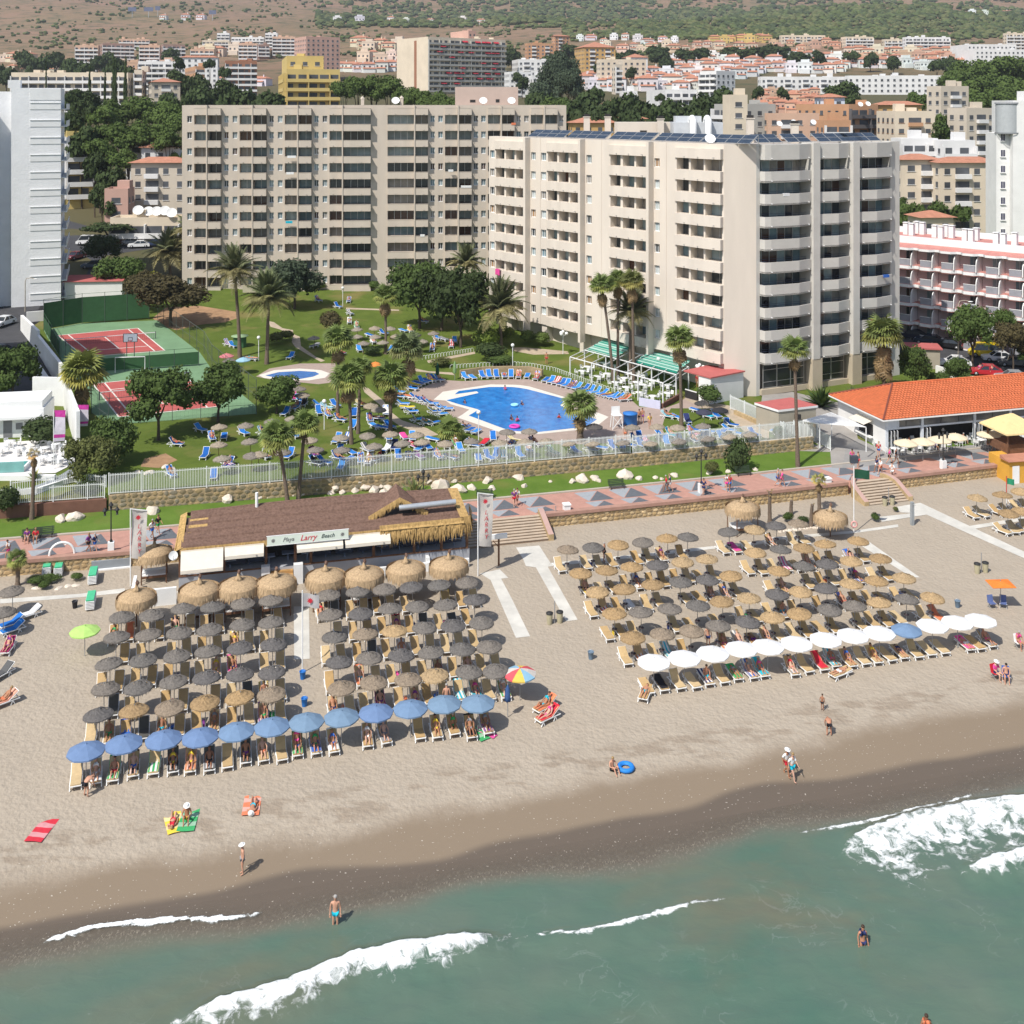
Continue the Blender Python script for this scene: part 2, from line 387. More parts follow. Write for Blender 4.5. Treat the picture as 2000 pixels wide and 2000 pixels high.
# the town ground and the hills behind
HILL = M('hill_ground',(.27,.165,.115),.95,0,.006,0,None,.1,col2=(.19,.145,.08),detail=6)
def hill_material():
 N, L, b = mnode(HILL); g = [n for n in N if n.type=='NEW_GEOMETRY'][0]
 n = N.new('ShaderNodeTexNoise'); n.inputs['Scale'].default_value = .05; n.inputs['Detail'].default_value = 6; n.inputs['Roughness'].default_value = .7; L.new(g.outputs['Position'],n.inputs['Vector'])
 r = N.new('ShaderNodeMapRange'); r.inputs[1].default_value = .5; r.inputs[2].default_value = .64; L.new(n.outputs[0],r.inputs[0])
 k = N.new('ShaderNodeMix'); k.data_type = 'RGBA'; L.new(r.outputs[0],k.inputs[0]); L.new([x for x in N if x.type=='MIX'][0].outputs[2],k.inputs[6]); k.inputs[7].default_value = (.085,.088,.048,1)
 sx = N.new('ShaderNodeSeparateXYZ'); L.new(g.outputs['Position'],sx.inputs[0]); r2 = N.new('ShaderNodeMapRange'); r2.inputs[1].default_value = 640; r2.inputs[2].default_value = 900; r2.inputs[3].default_value = .8; r2.inputs[4].default_value = 0; L.new(sx.outputs[1],r2.inputs[0])
 k2 = N.new('ShaderNodeMix'); k2.data_type = 'RGBA'; L.new(r2.outputs[0],k2.inputs[0]); L.new(k.outputs[2],k2.inputs[6]); k2.inputs[7].default_value = (.07,.075,.035,1)
 L.new(k2.outputs[2],b.inputs['Base Color'])
hill_material()
def far_ground():
 b = MB(); ys = frange(150,400,10)+frange(400,1000,25)[1:]+frange(1000,4200,60)[1:]; n = 81
 for Y in ys:
  for i in range(n):
   X = (i/(n-1)*1.6-.8)*Y; u, c = toc(X,Y)
   low = .6 if c<205 else 0
   b.v.append((X,Y,ground(X,Y)-low))
 for j in range(len(ys)-1):
  for i in range(n-1): b.f.append((j*n+i,j*n+i+1,(j+1)*n+i+1,(j+1)*n+i)); b.m.append(0); b.s.append(True)
 return b.mesh('hillside',HILL)
struct('hillside',far_ground())
# ================================================================ BIG BUILDINGS
BEIGE = M('beige_render',(.56,.485,.405),.9,.06,.5,.004,9,stretch=(1,1,.2))
PALE = M('pale_render',(.635,.565,.485),.9,.055,.4,.006,7,stretch=(1,1,.2))
GREY = M('shade_grey_stucco',(.54,.52,.48),.92,.06,.5,.02,6)  # weaker grazing light on the right wing put into a greyer render
WHITE = M('white_paint',(.78,.78,.77),.7,.05,.8)
WHITE2 = M('white_plaster',(.74,.73,.71),.85,.06,.4,.004,6)
GLASS = M('window_glass',(.05,.07,.08),.12,.25,.6,spec=.6,byobj=True)
ALU = M('aluminium',(.55,.55,.54),.4,.08,3,metal=.6)
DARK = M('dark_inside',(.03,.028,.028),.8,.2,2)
ROOFGREY = M('flat_roof',(.38,.34,.3),.95,.15,.7)
TILE = M('roof_tile',(.40,.17,.09),.85,.2,1.2,.02,14)
REDTILE = M('red_roof_tile',(.43,.195,.125),.85,.15,1.,.02,12)
CLOTH = M('cloth',byobj=True,rough=.9,var=.1,scale=4,spec=.1)
PAINT = M('coloured_paint',byobj=True,rough=.6,var=.06,scale=2)
def glaze():
 r = RN.random()
 if r<.42: k = RN.uniform(1.7,3.3); return(.10*k,.125*k,.13*k)
 if r<.62: return(.045,.055,.06)
 if r<.78: return(.27,.25,.225)
 if r<.86: return(.09,.045,.03)
 return(.16,.24,.27)
ST = 2.88
def local(o,deg):
 """a building's own frame: x along the facade, y into the building"""
 return dict(loc=o,rz=rad(deg))
 # ---- the long beige hotel at the back of the garden
def door_mesh(wd,ht,n,wall=BEIGE):
 b = MB(); b.box(0,-.04,0,wd,.06,ht,0)
 for i in range(n+1): x = i*wd/n; b.box(max(0,x-.035),-.08,.003,min(wd,x+.035),-.045,ht-.003,1)
 b.box(.04,-.078,ht-.07,wd-.04,-.046,ht-.004,1)
 return b.mesh('glazed_door',[GLASS,ALU])
def win_mesh(wd,ht):
 b = MB(); b.box(.06,-.02,.06,wd-.06,.06,ht-.06,0)
 for x0, x1, z0, z1 in((0,.06,0,ht),(wd-.06,wd,0,ht),(.06,wd-.06,0,.06),(.06,wd-.06,ht-.06,ht),(wd/2-.03,wd/2+.03,.06,ht-.06)):
  b.box(x0,-.06,z0,x1,.02,z1,1)
 b.box(-.08,-.22,-.09,wd+.08,.02,-.003,2)
 return b.mesh('window',[GLASS,WHITE,WHITE2])
def rear_hotel():
 X0, Y0, ANG = -58.6, 195.5, 5.
 root = thing('beige_hotel','long beige hotel slab of balconies behind the palm garden','hotel',(X0,Y0,8.2),rad(ANG))
 L = 68.8; ztop = 41.75-8.2; D = 12
 kx = lambda px: (lambda r:(r*Y0-X0)/(math.cos(rad(ANG))-r*math.sin(rad(ANG))))((px-1000)/F)
 fins = [kx(p)for p in(405.8,494.3,582.3,669.5,809.8,894.7,978.3,1062)]
 op = []
 for i, f in enumerate(fins):
  lw = 4.75 if i==4 else 2.25; rw = 4.9 if i==3 else 2.3
  op.append((f-lw-.12,f-.12,'loggia',i,'L')); op.append((f+.12,f+.12+rw,'loggia',i,'R'))
  if i!=3: op.append((f+.12+rw+.42,f+.12+rw+1.22,'win',i,'a'))
  op.append((f-lw-1.35,f-lw-.5,'win',i,'b'))if i!=4 else None
 op = sorted(o for o in op if o)
 op = [o for o in op if o[0]>.2 and o[1]<L-.2]
 b = MB(); x = 0
 rows = [(40.0-8.2-ST*k,38.35-8.2-ST*k)for k in range(12)]
 b.box(0,1.45,-1,L,D,ztop-.003,0)
 b.box(0,.0,rows[0][0],L,1.447,ztop,0)
 for o in op:
  if o[0]>x: b.box(x,0,-1,o[0],1.447,rows[0][0]-.002,0)
  x = o[1]
 b.box(x,0,-1,L,1.447,rows[0][0]-.002,0)
 for o in op:
  for k in range(12):
   t, bt = rows[k]
   if o[2]=='win': t -= .12; bt += .35
   nb = rows[k+1][0]if k<11 else-1
   if o[2]=='win' and k<11: nb -= .12
   b.box(o[0],.002,nb,o[1],1.446,bt,0)
   if o[2]=='win' and k==0: b.box(o[0],.002,t,o[1],1.446,rows[0][0]-.004,0)
 obj('wall',b.mesh('rear_wall',BEIGE),root)
 r = MB(); r.box(.3,.3,ztop,L-.3,D-.3,ztop+.04,0); obj('roof',r.mesh('roof',ROOFGREY),root)
 fm = MB(); fm.box(-.1,-1.25,-1,.1,-.002,ztop+.05,0); fme = fm.mesh('fin',BEIGE)
 for f in fins: obj('fin',fme,root,(f,0,0))
 dm, bm_ = {}, {}
 wm = win_mesh(.8,1.16)
 spout = MB(); spout.tube([(0,0,0),(0,-.28,-.03)],.05,6,0)
 for o in op:
  wd = round(o[1]-o[0],2)
  for k in range(12):
   t, bt = rows[k]
   if o[2]=='win':
    obj('window',wm,root,(o[0],.28,bt+.37),color=glaze()); continue
   key = (wd,o[4])
   if key not in bm_:
    p = .35 if o[4]=='L' else 1.15
    q = MB(); q.box(0,-p,-1.2,wd,-p+.12,0,0); q.box(0,-p+.122,-1.2,wd,-.002,-1.02,0); q.box(-.03,-p-.03,.003,wd+.03,-p+.15,.06,0)
    q.box(wd-.12,-p+.122,-1.018,wd,-.002,0,0)if o[4]=='R' else q.box(0,-p+.122,-1.018,.12,-.002,0,0)
    q.tube([(wd*.3 if o[4]=='L' else wd*.65,-p,-.98),(wd*.3 if o[4]=='L' else wd*.65,-p-.3,-1.01)],.055,6,1)
    bm_[key] = q.mesh('balcony',[BEIGE,ALU]); dm[key] = door_mesh(wd-.06,1.62,max(2,round(wd/1.1)))
   obj('balcony',bm_[key],root,(o[0],0,bt))
   if k<12: obj('glazed_door',dm[key],root,(o[0]+.03,1.35,bt+.012),color=glaze())
  if o[2]=='loggia':
   obj('balcony',bm_[(wd,o[4])],root,(o[0],0,rows[0][0]+1.22),scale=(1,1,1))
   # roof lumps and the pink stair house behind
 for px, h in((706,1.2),(784,1.3)):
  q = MB(); q.box(-.3,-.3,0,.3,.3,h,0); q.lathe([(.45,h),(.05,h+.45)],4,0); obj('chimney',q.mesh('chimney',BEIGE),root,(kx(px),4,ztop+.04))
 q = MB(); q.box(0,0,0,11.6,5,3.4,0); q.box(2.6,-.03,.5,3.6,.0,1.0,1); q.box(7.4,-.03,.5,8.1,.0,1.1,1)
 obj('stair_house',q.mesh('stair_house',[M('pink_render',(.52,.40,.34),.9,.05,.5),DARK]),root,(kx(893),5.5,ztop+.03))
 for px in(772,946,1002):
  q = MB(); dish(q,.75); obj('satellite_dish',q.mesh('satellite_dish',WHITE),root,(kx(px),3.5,ztop+.2))
def dish(q,r,yaw=0):
 T = Matrix.Rotation(yaw,4,'Z')@Matrix.Rotation(rad(55),4,'X')
 n = 14
 vs = []
 for rr, h in((0,0),(.5,.06),(1,.26)):
  for k in range(n): a = 2*math.pi*k/n; vs.append(T@Vector((rr*r*math.cos(a),rr*r*math.sin(a),h*r))+Vector((0,0,.8*r)))
 q.add(vs,[(i*n+k,i*n+(k+1)%n,(i+1)*n+(k+1)%n,(i+1)*n+k)for i in range(2)for k in range(n)],0,True)
 q.tube([(0,.1,-.25),(0,.05,.7*r)],.05,5,0)
 q.tube([T@Vector((0,-.9*r,.2*r))+Vector((0,0,.8*r)),T@Vector((0,0,.8*r))+Vector((0,0,.8*r))],.03,4,0)
rear_hotel()
# ---- the pale hotel in front, two wings meeting at a blank corner
P1 = Vector((26.9,139.6)); P2 = Vector((31.0,139.7)); DL = Vector((-.663,.748)).normalized(); DR = Vector((.906,.423)).normalized()
def tpx(px,P,D): r = (px-1000)/F; return(r*P.y-P.x)/(D.x-r*D.y)
def front_hotel():
 zb = 4.6
 root = thing('front_hotel','pale hotel with two wings, solar panels on the roof, facing the pool','hotel',(0,0,zb))
 ztop = 36.9-zb
 PL = P1+DL*tpx(955,P1,DL); PR = P2+DR*tpx(1757,P2,DR)
 NL = Vector((.748,.663)); NR = Vector((-.423,.906))
 W = lambda p, a = 0, c = 0, D = DL, Nn = NL: p+D*a+Nn*c
 core = MB(); ins = 1.55
 poly = [P1+NL*ins+DL*.6,P2+NR*ins+DR*.6,PR+NR*ins-DR*.25,PR+NR*11-DR*.25,P2+NR*12.5+DR*2,PL+NL*11.5,PL+NL*ins]
 core.prism([(p.x,p.y)for p in poly],-1,ztop-.4,0)
 obj('core',core.mesh('core',PALE),root)
 rf = MB(); poly2 = [P1+NL*.3,P2+NR*.3,PR+NR*.3,PR+NR*11,P2+NR*12.5+DR*2,PL+NL*11.5,PL+NL*.3]
 rf.prism([(p.x,p.y)for p in poly2],ztop-.398,ztop-.2,0); obj('roof',rf.mesh('roof',ROOFGREY),root)
 # left wing in its own frame: s along DL from the corner, y into the building
 TL = Matrix(((DL.x,NL.x,0,P1.x),(DL.y,NL.y,0,P1.y),(0,0,1,0),(0,0,0,1)))
 lw = lambda: None
 Llen = tpx(955,P1,DL)
 A = Z(1220,260,6.44); B = Z(940,250,6.44)
 lo = [(A(a,0)[0],A(c,0)[0])for a,c in((1015,1225),(832,995),(655,808),(145,305),(-22,122))]+[(B(a,0)[0],B(c,0)[0])for a,c in((1625,1752),(1118,1262),(978,1098),(838,955),(440,563),(312,418),(185,290))]
 wi = [(A(a,0)[0],A(c,0)[0])for a,c in((374,440),)]+[(B(a,0)[0],B(c,0)[0])for a,c in((1322,1388),(750,815),(626,684),(110,166))]
 fi = [(A(332,0)[0],A(366,0)[0]),(B(1280,0)[0],B(1308,0)[0]),(B(590,0)[0],B(617,0)[0])]
 jo = [A(523,0)[0],B(1512,0)[0],B(742,0)[0]]
 S = lambda px: tpx(px,P1,DL)
 ops = sorted([tuple(sorted((S(a),S(c))))+('loggia',)for a,c in lo]+[tuple(sorted((S(a),S(c))))+('win',)for a,c in wi])
 rows = [(34.95-zb-ST*k,33.4-zb-ST*k)for k in range(9)]
 zlow = rows[8][1]-1.33
 b = MB(); x = 0
 b.box(0,0,rows[0][0],Llen,1.6,ztop,0,TL)
 for o in ops:
  if o[0]>x: b.box(x,0,zlow,o[0],1.6,rows[0][0]-.002,0,TL)
  x = o[1]
 b.box(x,0,zlow,Llen,1.6,rows[0][0]-.002,0,TL)
 for o in ops:
  for k, (t,bt)in enumerate(rows):
   if o[2]=='win': t -= .25; bt += .12
   nb = (rows[k+1][0]-(.25 if o[2]=='win' else 0))if k<8 else zlow
   b.box(o[0],.002,nb,o[1],1.598,bt,0,TL)
   if o[2]=='win' and k==0: b.box(o[0],.002,t,o[1],1.598,rows[0][0]-.004,0,TL)
 for j in jo: b.box(S(j)-.05,-.05,zlow,S(j)+.05,-.001,ztop-.01,0,TL)
 # ground floor piers under the wing
 for s in(.0,8,16.4,25,33,41): b.box(s,.3,-1,s+1.1,1.5,zlow-.003,0,TL)
 b.prism([(p.x,p.y)for p in(P1,P2,P2+NR*1.6,P1+NL*1.6)],-1,ztop,0)
 obj('wall',b.mesh('front_wall',PALE),root)
 fm = MB()
 for i, (a,c)in enumerate(fi):
  q = MB(); s0, s1 = sorted((S(a),S(c))); q.box(s0,-1.05,zlow-1.2,s1,-.002,ztop+.02,0,TL); obj('fin',q.mesh('fin',PALE),root)
 wmsh = {}
 for o in ops:
  wd = o[1]-o[0]; mid = (o[0]+o[1])/2
  if o[2]=='win':
   me = win_mesh(wd-.02,1.4)
   for k, (t,bt)in enumerate(rows):
    p = TL@Vector((o[1]-.01,.3,bt+.135)); w_ = obj('window',me,root,p,math.atan2(-DL.y,-DL.x),color=(.33,.2,.1)if RN.random()<.2 else((.45,.5,.5)if RN.random()<.4 else glaze()))
   continue
   # last loggia of each three stands proudest
  grp = [0,1,2]
  i = [q for q in ops if q[2]=='loggia'].index(o); pr = (.62,.42,.2)[i%3]; p2 = (.62,.62,.42)[i%3]
  q = MB(); g0 = o[0]-.22; g1 = o[1]+.22
  q.prism([(g0,-.002),(g0,-p2),(mid,-(pr+p2)/2-.1),(g1,-pr),(g1,-.002)],-1.32,0,0)
  q.tube([(mid-.6,-pr-.05,-1.1),(mid-.6,-pr-.4,-1.13)],.05,6,1)
  for v in range(len(q.v)): q.v[v] = tuple(TL@Vector(q.v[v]))
  me = q.mesh('balcony',[PALE,ALU])
  dme = door_mesh(wd-.04,1.53,2)
  for k, (t,bt)in enumerate(rows):
   obj('balcony',me,root,(0,0,bt))
   p = TL@Vector((o[1]-.02,1.35,bt+.01)); obj('glazed_door',dme,root,p,math.atan2(-DL.y,-DL.x),color=glaze())
  obj('balcony',me,root,(0,0,rows[0][0]+1.31))
  # right wing
 TR = Matrix(((DR.x,NR.x,0,P2.x),(DR.y,NR.y,0,P2.y),(0,0,1,0),(0,0,0,1)))
 Q = lambda px: tpx(px,P2,DR); Rlen = Q(1757)
 zl = 9.1-zb
 b = MB()
 b.box(0,0,-1,Q(1484),1.6,ztop,0,TR)
 b.box(Q(1739),0,-1,Rlen,1.6,ztop+.02,0,TR)
 b.box(Rlen-.3,1.602,-1,Rlen,11,ztop+.018,0,TR)
 for a, c in((1577.5,1590.5),(1655,1667.5)):
  b.box(Q(a),-1.15,zl-.1,Q(c),1.6,ztop+.06,0,TR); b.box(Q(a)-.1,-1.1,-1,Q(c)-.1+.5,1.6,zl-.102,1,TR)
 for k in range(11): b.box(Q(1484)+.002,.002,zl+ST*k-.02 if k<10 else ztop-.3,Q(1739)-.002,1.6,zl+ST*k+.14 if k<10 else ztop-.1,0,TR)
 obj('wall',b.mesh('right_wall',[GREY,M('sand_render',(.47,.4,.3),.9,.06,.6)]),root)
 bays = [[(1484,.15),(1485,.95),(1495,1.15),(1548,1.35),(1576.5,.75)],[(1591.5,.8),(1626,1.2),(1654,.55)],[(1668.5,.75),(1701,1.15),(1737,.5),(1738,.02)]]
 for bi, bay in enumerate(bays):
  out = [(Q(p),-d)for p,d in bay]; x0, x1 = out[0][0], out[-1][0]
  for k in range(10):
   q = MB(); z0 = zl+ST*k; hh = 1.3 if k<9 else 1.82
   inn = [(x,y+.14)for x,y in out]; inn[0] = (out[0][0]+.002,inn[0][1]);
   for j in range(len(out)-1):
    q.prism([out[j],out[j+1],inn[j+1],inn[j]],z0-.12,z0+hh,0)
   if k<9:
    q.prism(out+[(x1,0),(x0,0)],z0-.12,z0+.02,0)
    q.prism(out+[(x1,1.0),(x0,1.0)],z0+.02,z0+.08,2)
   for f in(.12,.93):
    xx = x0+(x1-x0)*f; yy = lerp(out,xx); q.tube([(xx,yy-.02,z0+.1),(xx+.02,yy-.22,z0+.06)],.05,6,1)
   for v in range(len(q.v)): q.v[v] = tuple(TR@Vector(q.v[v]))
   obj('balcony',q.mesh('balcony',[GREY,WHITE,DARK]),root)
  n = max(3,round((x1-x0)/1.25)); wd = (x1-x0-.1)/n
  me = door_mesh(wd-.02,1.5+.9,1); hb = MB(); hb.box(0,-.02,0,x1-x0,.02,.05,0); hb.box(0,-.02,.28,x1-x0,.02,.31,0)
  for v in range(len(hb.v)): hb.v[v] = tuple(TR@(Vector(hb.v[v])+Vector((x0,.2,0))))
  hme = hb.mesh('rail',M('rail_blue',(.06,.07,.12),.6))
  for k in range(9):
   for i in range(n):
    p = TR@Vector((x0+.05+i*wd,1.42,zl+ST*k+.16)); obj('glazed_door',me,root,p,math.atan2(DR.y,DR.x),color=glaze()if RN.random()<.85 else(.02,.02,.025))
   obj('rail',hme,root,(0,0,zl+ST*k+1.25))
   # glazed dining hall below, shutters and doors at ground level
  for lv, (z0,z1)in enumerate(((5.75-zb,8.75-zb),(4.9-zb,5.55-zb)if bi==9 else(2.0-zb+3,2.1-zb+3.2))):
   if lv: continue
   xs = frange(x0+.5,x1-.5,1.9)
   for xa, xb in zip(xs,xs[1:]):
    q = MB(); q.box(.03,0,0,xb-xa-.03,.05,z1-z0,0)
    for zz in(0,.75,2.3,z1-z0-.06): q.box(.06,-.04,zz,xb-xa-.06,-.002,zz+.06,1)
    q.box(0,-.06,0,.058,.05,z1-z0,1); q.box(xb-xa-.058,-.06,0,xb-xa,.05,z1-z0,1)
    p = TR@Vector((xa,.05,z0)); obj('window',q.mesh('window',[GLASS,ALU]),root,p,math.atan2(DR.y,DR.x),color=(.035,.04,.04))
  q = MB(); q.box(x0,-.35,5.0-zb,x1,.4,5.7-zb,0,TR); q.box(x0,.05,-1,x1,.4,5.0-zb-.002,1,TR)
  obj('plinth',q.mesh('plinth',[M('sand_render'),M('shutter_brown',(.13,.09,.07),.7,.15,1)]),root)
 return ztop+zb, PL, PR, NL, NR, TL, TR
HT = front_hotel()
def roof_stuff():
 zt = HT[0]; TL, TR = HT[5], HT[6]
 # tilted solar panels in rows along both wings
 pm = MB(); pm.box(0,0,0,1.9,1.0,.05,0); pm.box(.04,.04,.051,1.86,.96,.056,1)
 pme = pm.mesh('panel',[ALU,M('solar_cell',(.035,.05,.075),.15,.2,1.5,spec=.7)])
 def arr(label,T,s0,n,y0,rot):
  a = math.atan2(T[1][0],T[1][1]); root = thing('solar_array',label,'solar panels',T@Vector((s0,y0,zt-.15)),math.atan2(T[1][0],T[0][0])+rot,'solar arrays on the hotel roof')
  for i in range(n):
   for r in range(2):
    p = obj('panel',pme,root,(i*1.96,r*1.05*.87,.25+r*.52),rot=(rad(30),0,0))
  q = MB()
  for i in(0,n): q.beam((i*1.96-.02,0,0),(i*1.96-.02,0,.3),.05,.05); q.beam((i*1.96-.02,1.8,0),(i*1.96-.02,1.8,1.3),.05,.05); q.beam((i*1.96-.02,0,.25),(i*1.96-.02,1.8,1.28),.05,.05)
  obj('frame',q.mesh('frame',ALU),root)
 for i, (s,n)in enumerate(((38,4),(29.6,4),(21,4),(12.6,4),(4.6,4))):
  arr(f'blue solar panel row above the pool wing, {nth(5-i)} from the left',TL,s+.0,n,1.0,math.pi)
 for i, (s,n)in enumerate(((1.2,2),(6.0,2),(11.2,4),(16.0,3))):
  arr(f'tilted solar panels above the grey balcony wing, {nth(i+1)} from the corner',TR,s,n,1.2,0)
 LB = M('duct_grey',(.6,.62,.64),.5,.08,1,metal=.2)
 def plant(name,label,cat,px,y0,y1,Y,wpx,dep,mat):
  wd = wpx*Y/F; z1 = zat(y0,Y); q = MB(); q.box(0,0,0,wd,dep,z1-zt+.25,0)
  o = thing(name,label,cat,(xat(px,Y),Y,zt-.25)); obj('body',q.mesh('body',mat),o); return o, wd, z1-zt+.25
 o, wd, h = plant('lift_house','cream flat roofed lift house on the hotel roof behind the solar panels','lift house',1206,239,262,164,110,5,PALE)
 q = MB(); q.box(wd*.4,-.03,.5,wd*.52,.0,h-1.2,0); obj('door',q.mesh('door',DARK),o)
 o, wd, h = plant('plant_room','grey plant room with fat white ducts on the hotel roof','plant room',1316,239,270,160,96,5,LB)
 q = MB()
 for xx in(2.7,4.9): q.tube([(xx,1,h),(xx,1,h+.35),(xx,.2,h+.6),(xx,-.8,h+.3),(xx,-.9,.4)],.5,10,0)
 obj('duct',q.mesh('duct',WHITE),o); q = MB(); q.box(.4,1,h,4.2,3,h+.9,0); obj('vent_box',q.mesh('vent_box',LB),o)
 for i, (px,y0,Y,lab)in enumerate(((1146,229,170,'left of the lift house'),(1187,229,170,'touching the lift house'),(1290,233,163,'between lift house and plant room'),(1465,232,150,'over the corner of the two wings'),(1552,243,149,'above the grey wing'))):
  q = MB(); z1 = zat(y0,Y)-zt+.3; q.box(-.45,-.45,0,.45,.45,z1,0); q.box(-.55,-.55,z1,.55,.55,z1+.12,0); q.box(-.4,-.4,z1+.121,.4,.4,z1+.5,1)
  o = thing('roof_chimney',f'square cream chimney on the hotel roof {lab}','chimney',(xat(px,Y),Y,zt-.3)); obj('stack',q.mesh('stack',[PALE,DARK]),o)
 q = MB(); dish(q,.7); o = thing('satellite_dish','white satellite dish among the solar panels at the pool wing edge','satellite dish',(TL@Vector((2.6,.45,zt)))); obj('reflector',q.mesh('reflector',WHITE),o)
roof_stuff()
# ---- white tower at the left edge
def left_tower():
 Y0 = 184; z0 = 8.4; X1 = xat(119,Y0); ANG = 20
 root = thing('white_tower','tall white apartment tower with blank ribbed wall beside the tennis courts','apartment tower',(X1,Y0,z0),rad(ANG))
 zt = zat(172,Y0)-z0; sx = Y0/F
 b = MB(); w1 = 22
 b.box(-5.0,0,-1,0,15,zt,0); b.box(-7.6,-.0,-1,-5.003,15,zt,0); b.box(-24,1.2,-1,-7.603,15,zt-.6,0)
 b.box(-25,-1.5,-1,-10.2,1.19,zt-3.6,0); b.box(-8.1,0,zt,-6.2,3,zt+1.3,0)
 obj('wall',b.mesh('wall',M('white_ribbed',(.8,.8,.8),.8,.04,.5,.03,3)),root)
 p = MB(); p.box(-4.75,-.07,0,-.02,-.002,1.05,0); p.box(-4.75,-.16,1.052,-.02,-.002,1.14,0); pme = p.mesh('ledge',WHITE)
 for k in range(12): obj('ledge',pme,root,(0,0,zt-3.55-k*ST))
 p = MB(); p.box(-4.75,-.07,0,-.02,-.002,1.9,0); obj('ledge',p.mesh('ledge',WHITE),root,(0,0,zt-2.0))
 q = MB(); c_, s_ = math.cos(rad(20)), math.sin(rad(20)); W2 = lambda x, y: ((x-X1)*c_+(y-Y0)*s_,-(x-X1)*s_+(y-Y0)*c_)
 q.prism([W2(*p)for p in((-79.5,140),(-70,124),(-88,112),(-104,135))],-5,zt,0)
 for k in range(12): q.prism([W2(*p)for p in((-77,139.5),(-69.5,126.5),(-72,126),(-80,139.8))],zt-2.2-k*ST,zt-.9-k*ST,0)
 obj('wing',q.mesh('wing',WHITE2),root)
 # right return: storeys of balconies in shade
 for k in range(12):
  q = MB(); q.box(.002,1,0,.9,14,.15,0); q.box(.8,1,.152,.9,14,1.0,0); obj('balcony',q.mesh('balcony',WHITE),root,(0,0,zt-3.6-k*ST))
left_tower()
# ---- white tower at the right edge with a round glass-block stair
def right_tower():
 Y0 = 205; X0 = xat(1950,Y0); z0 = ground(X0,Y0)-1.5
 root = thing('white_stair_tower','white tower with grey rounded stair drum at the right edge','apartment tower',(X0,Y0,z0),rad(-6))
 zt = zat(196,Y0)-z0
 b = MB(); b.box(2.6,0,-1,18,12,zt,0); b.box(.2,1.8,-1,2.597,8,zat(260,Y0)-z0,0); b.prism([(7,.5),(7,11),(12,11),(12,.5)],zt,lambda x,y:zt+(1.8 if x<9 else .2),0)
 obj('wall',b.mesh('wall',WHITE2),root)
 q = MB(); z1 = zat(203,Y0)-z0; zz = zat(259,Y0)-z0
 q.lathe([(2.2,zz),(2.2,z1)],20,0,(2.4,2.0,0)); q.lathe([(2.35,zz-.25),(2.35,zz)],20,1,(2.4,2.0,0)); q.lathe([(2.35,z1),(2.35,z1+.3),(0,z1+.3)],20,1,(2.4,2.0,0))
 obj('stair_drum',q.mesh('stair_drum',[M('drum_grey',(.4,.42,.43),.5,.06,2),M('drum_trim',(.22,.23,.24),.6)]),root)
 wm = win_mesh(.85,1.35)
 for k in range(7): obj('window',wm,root,(.95,1.75,zat(276,Y0)-z0-k*2.97),color=(.04,.035,.08))
right_tower()
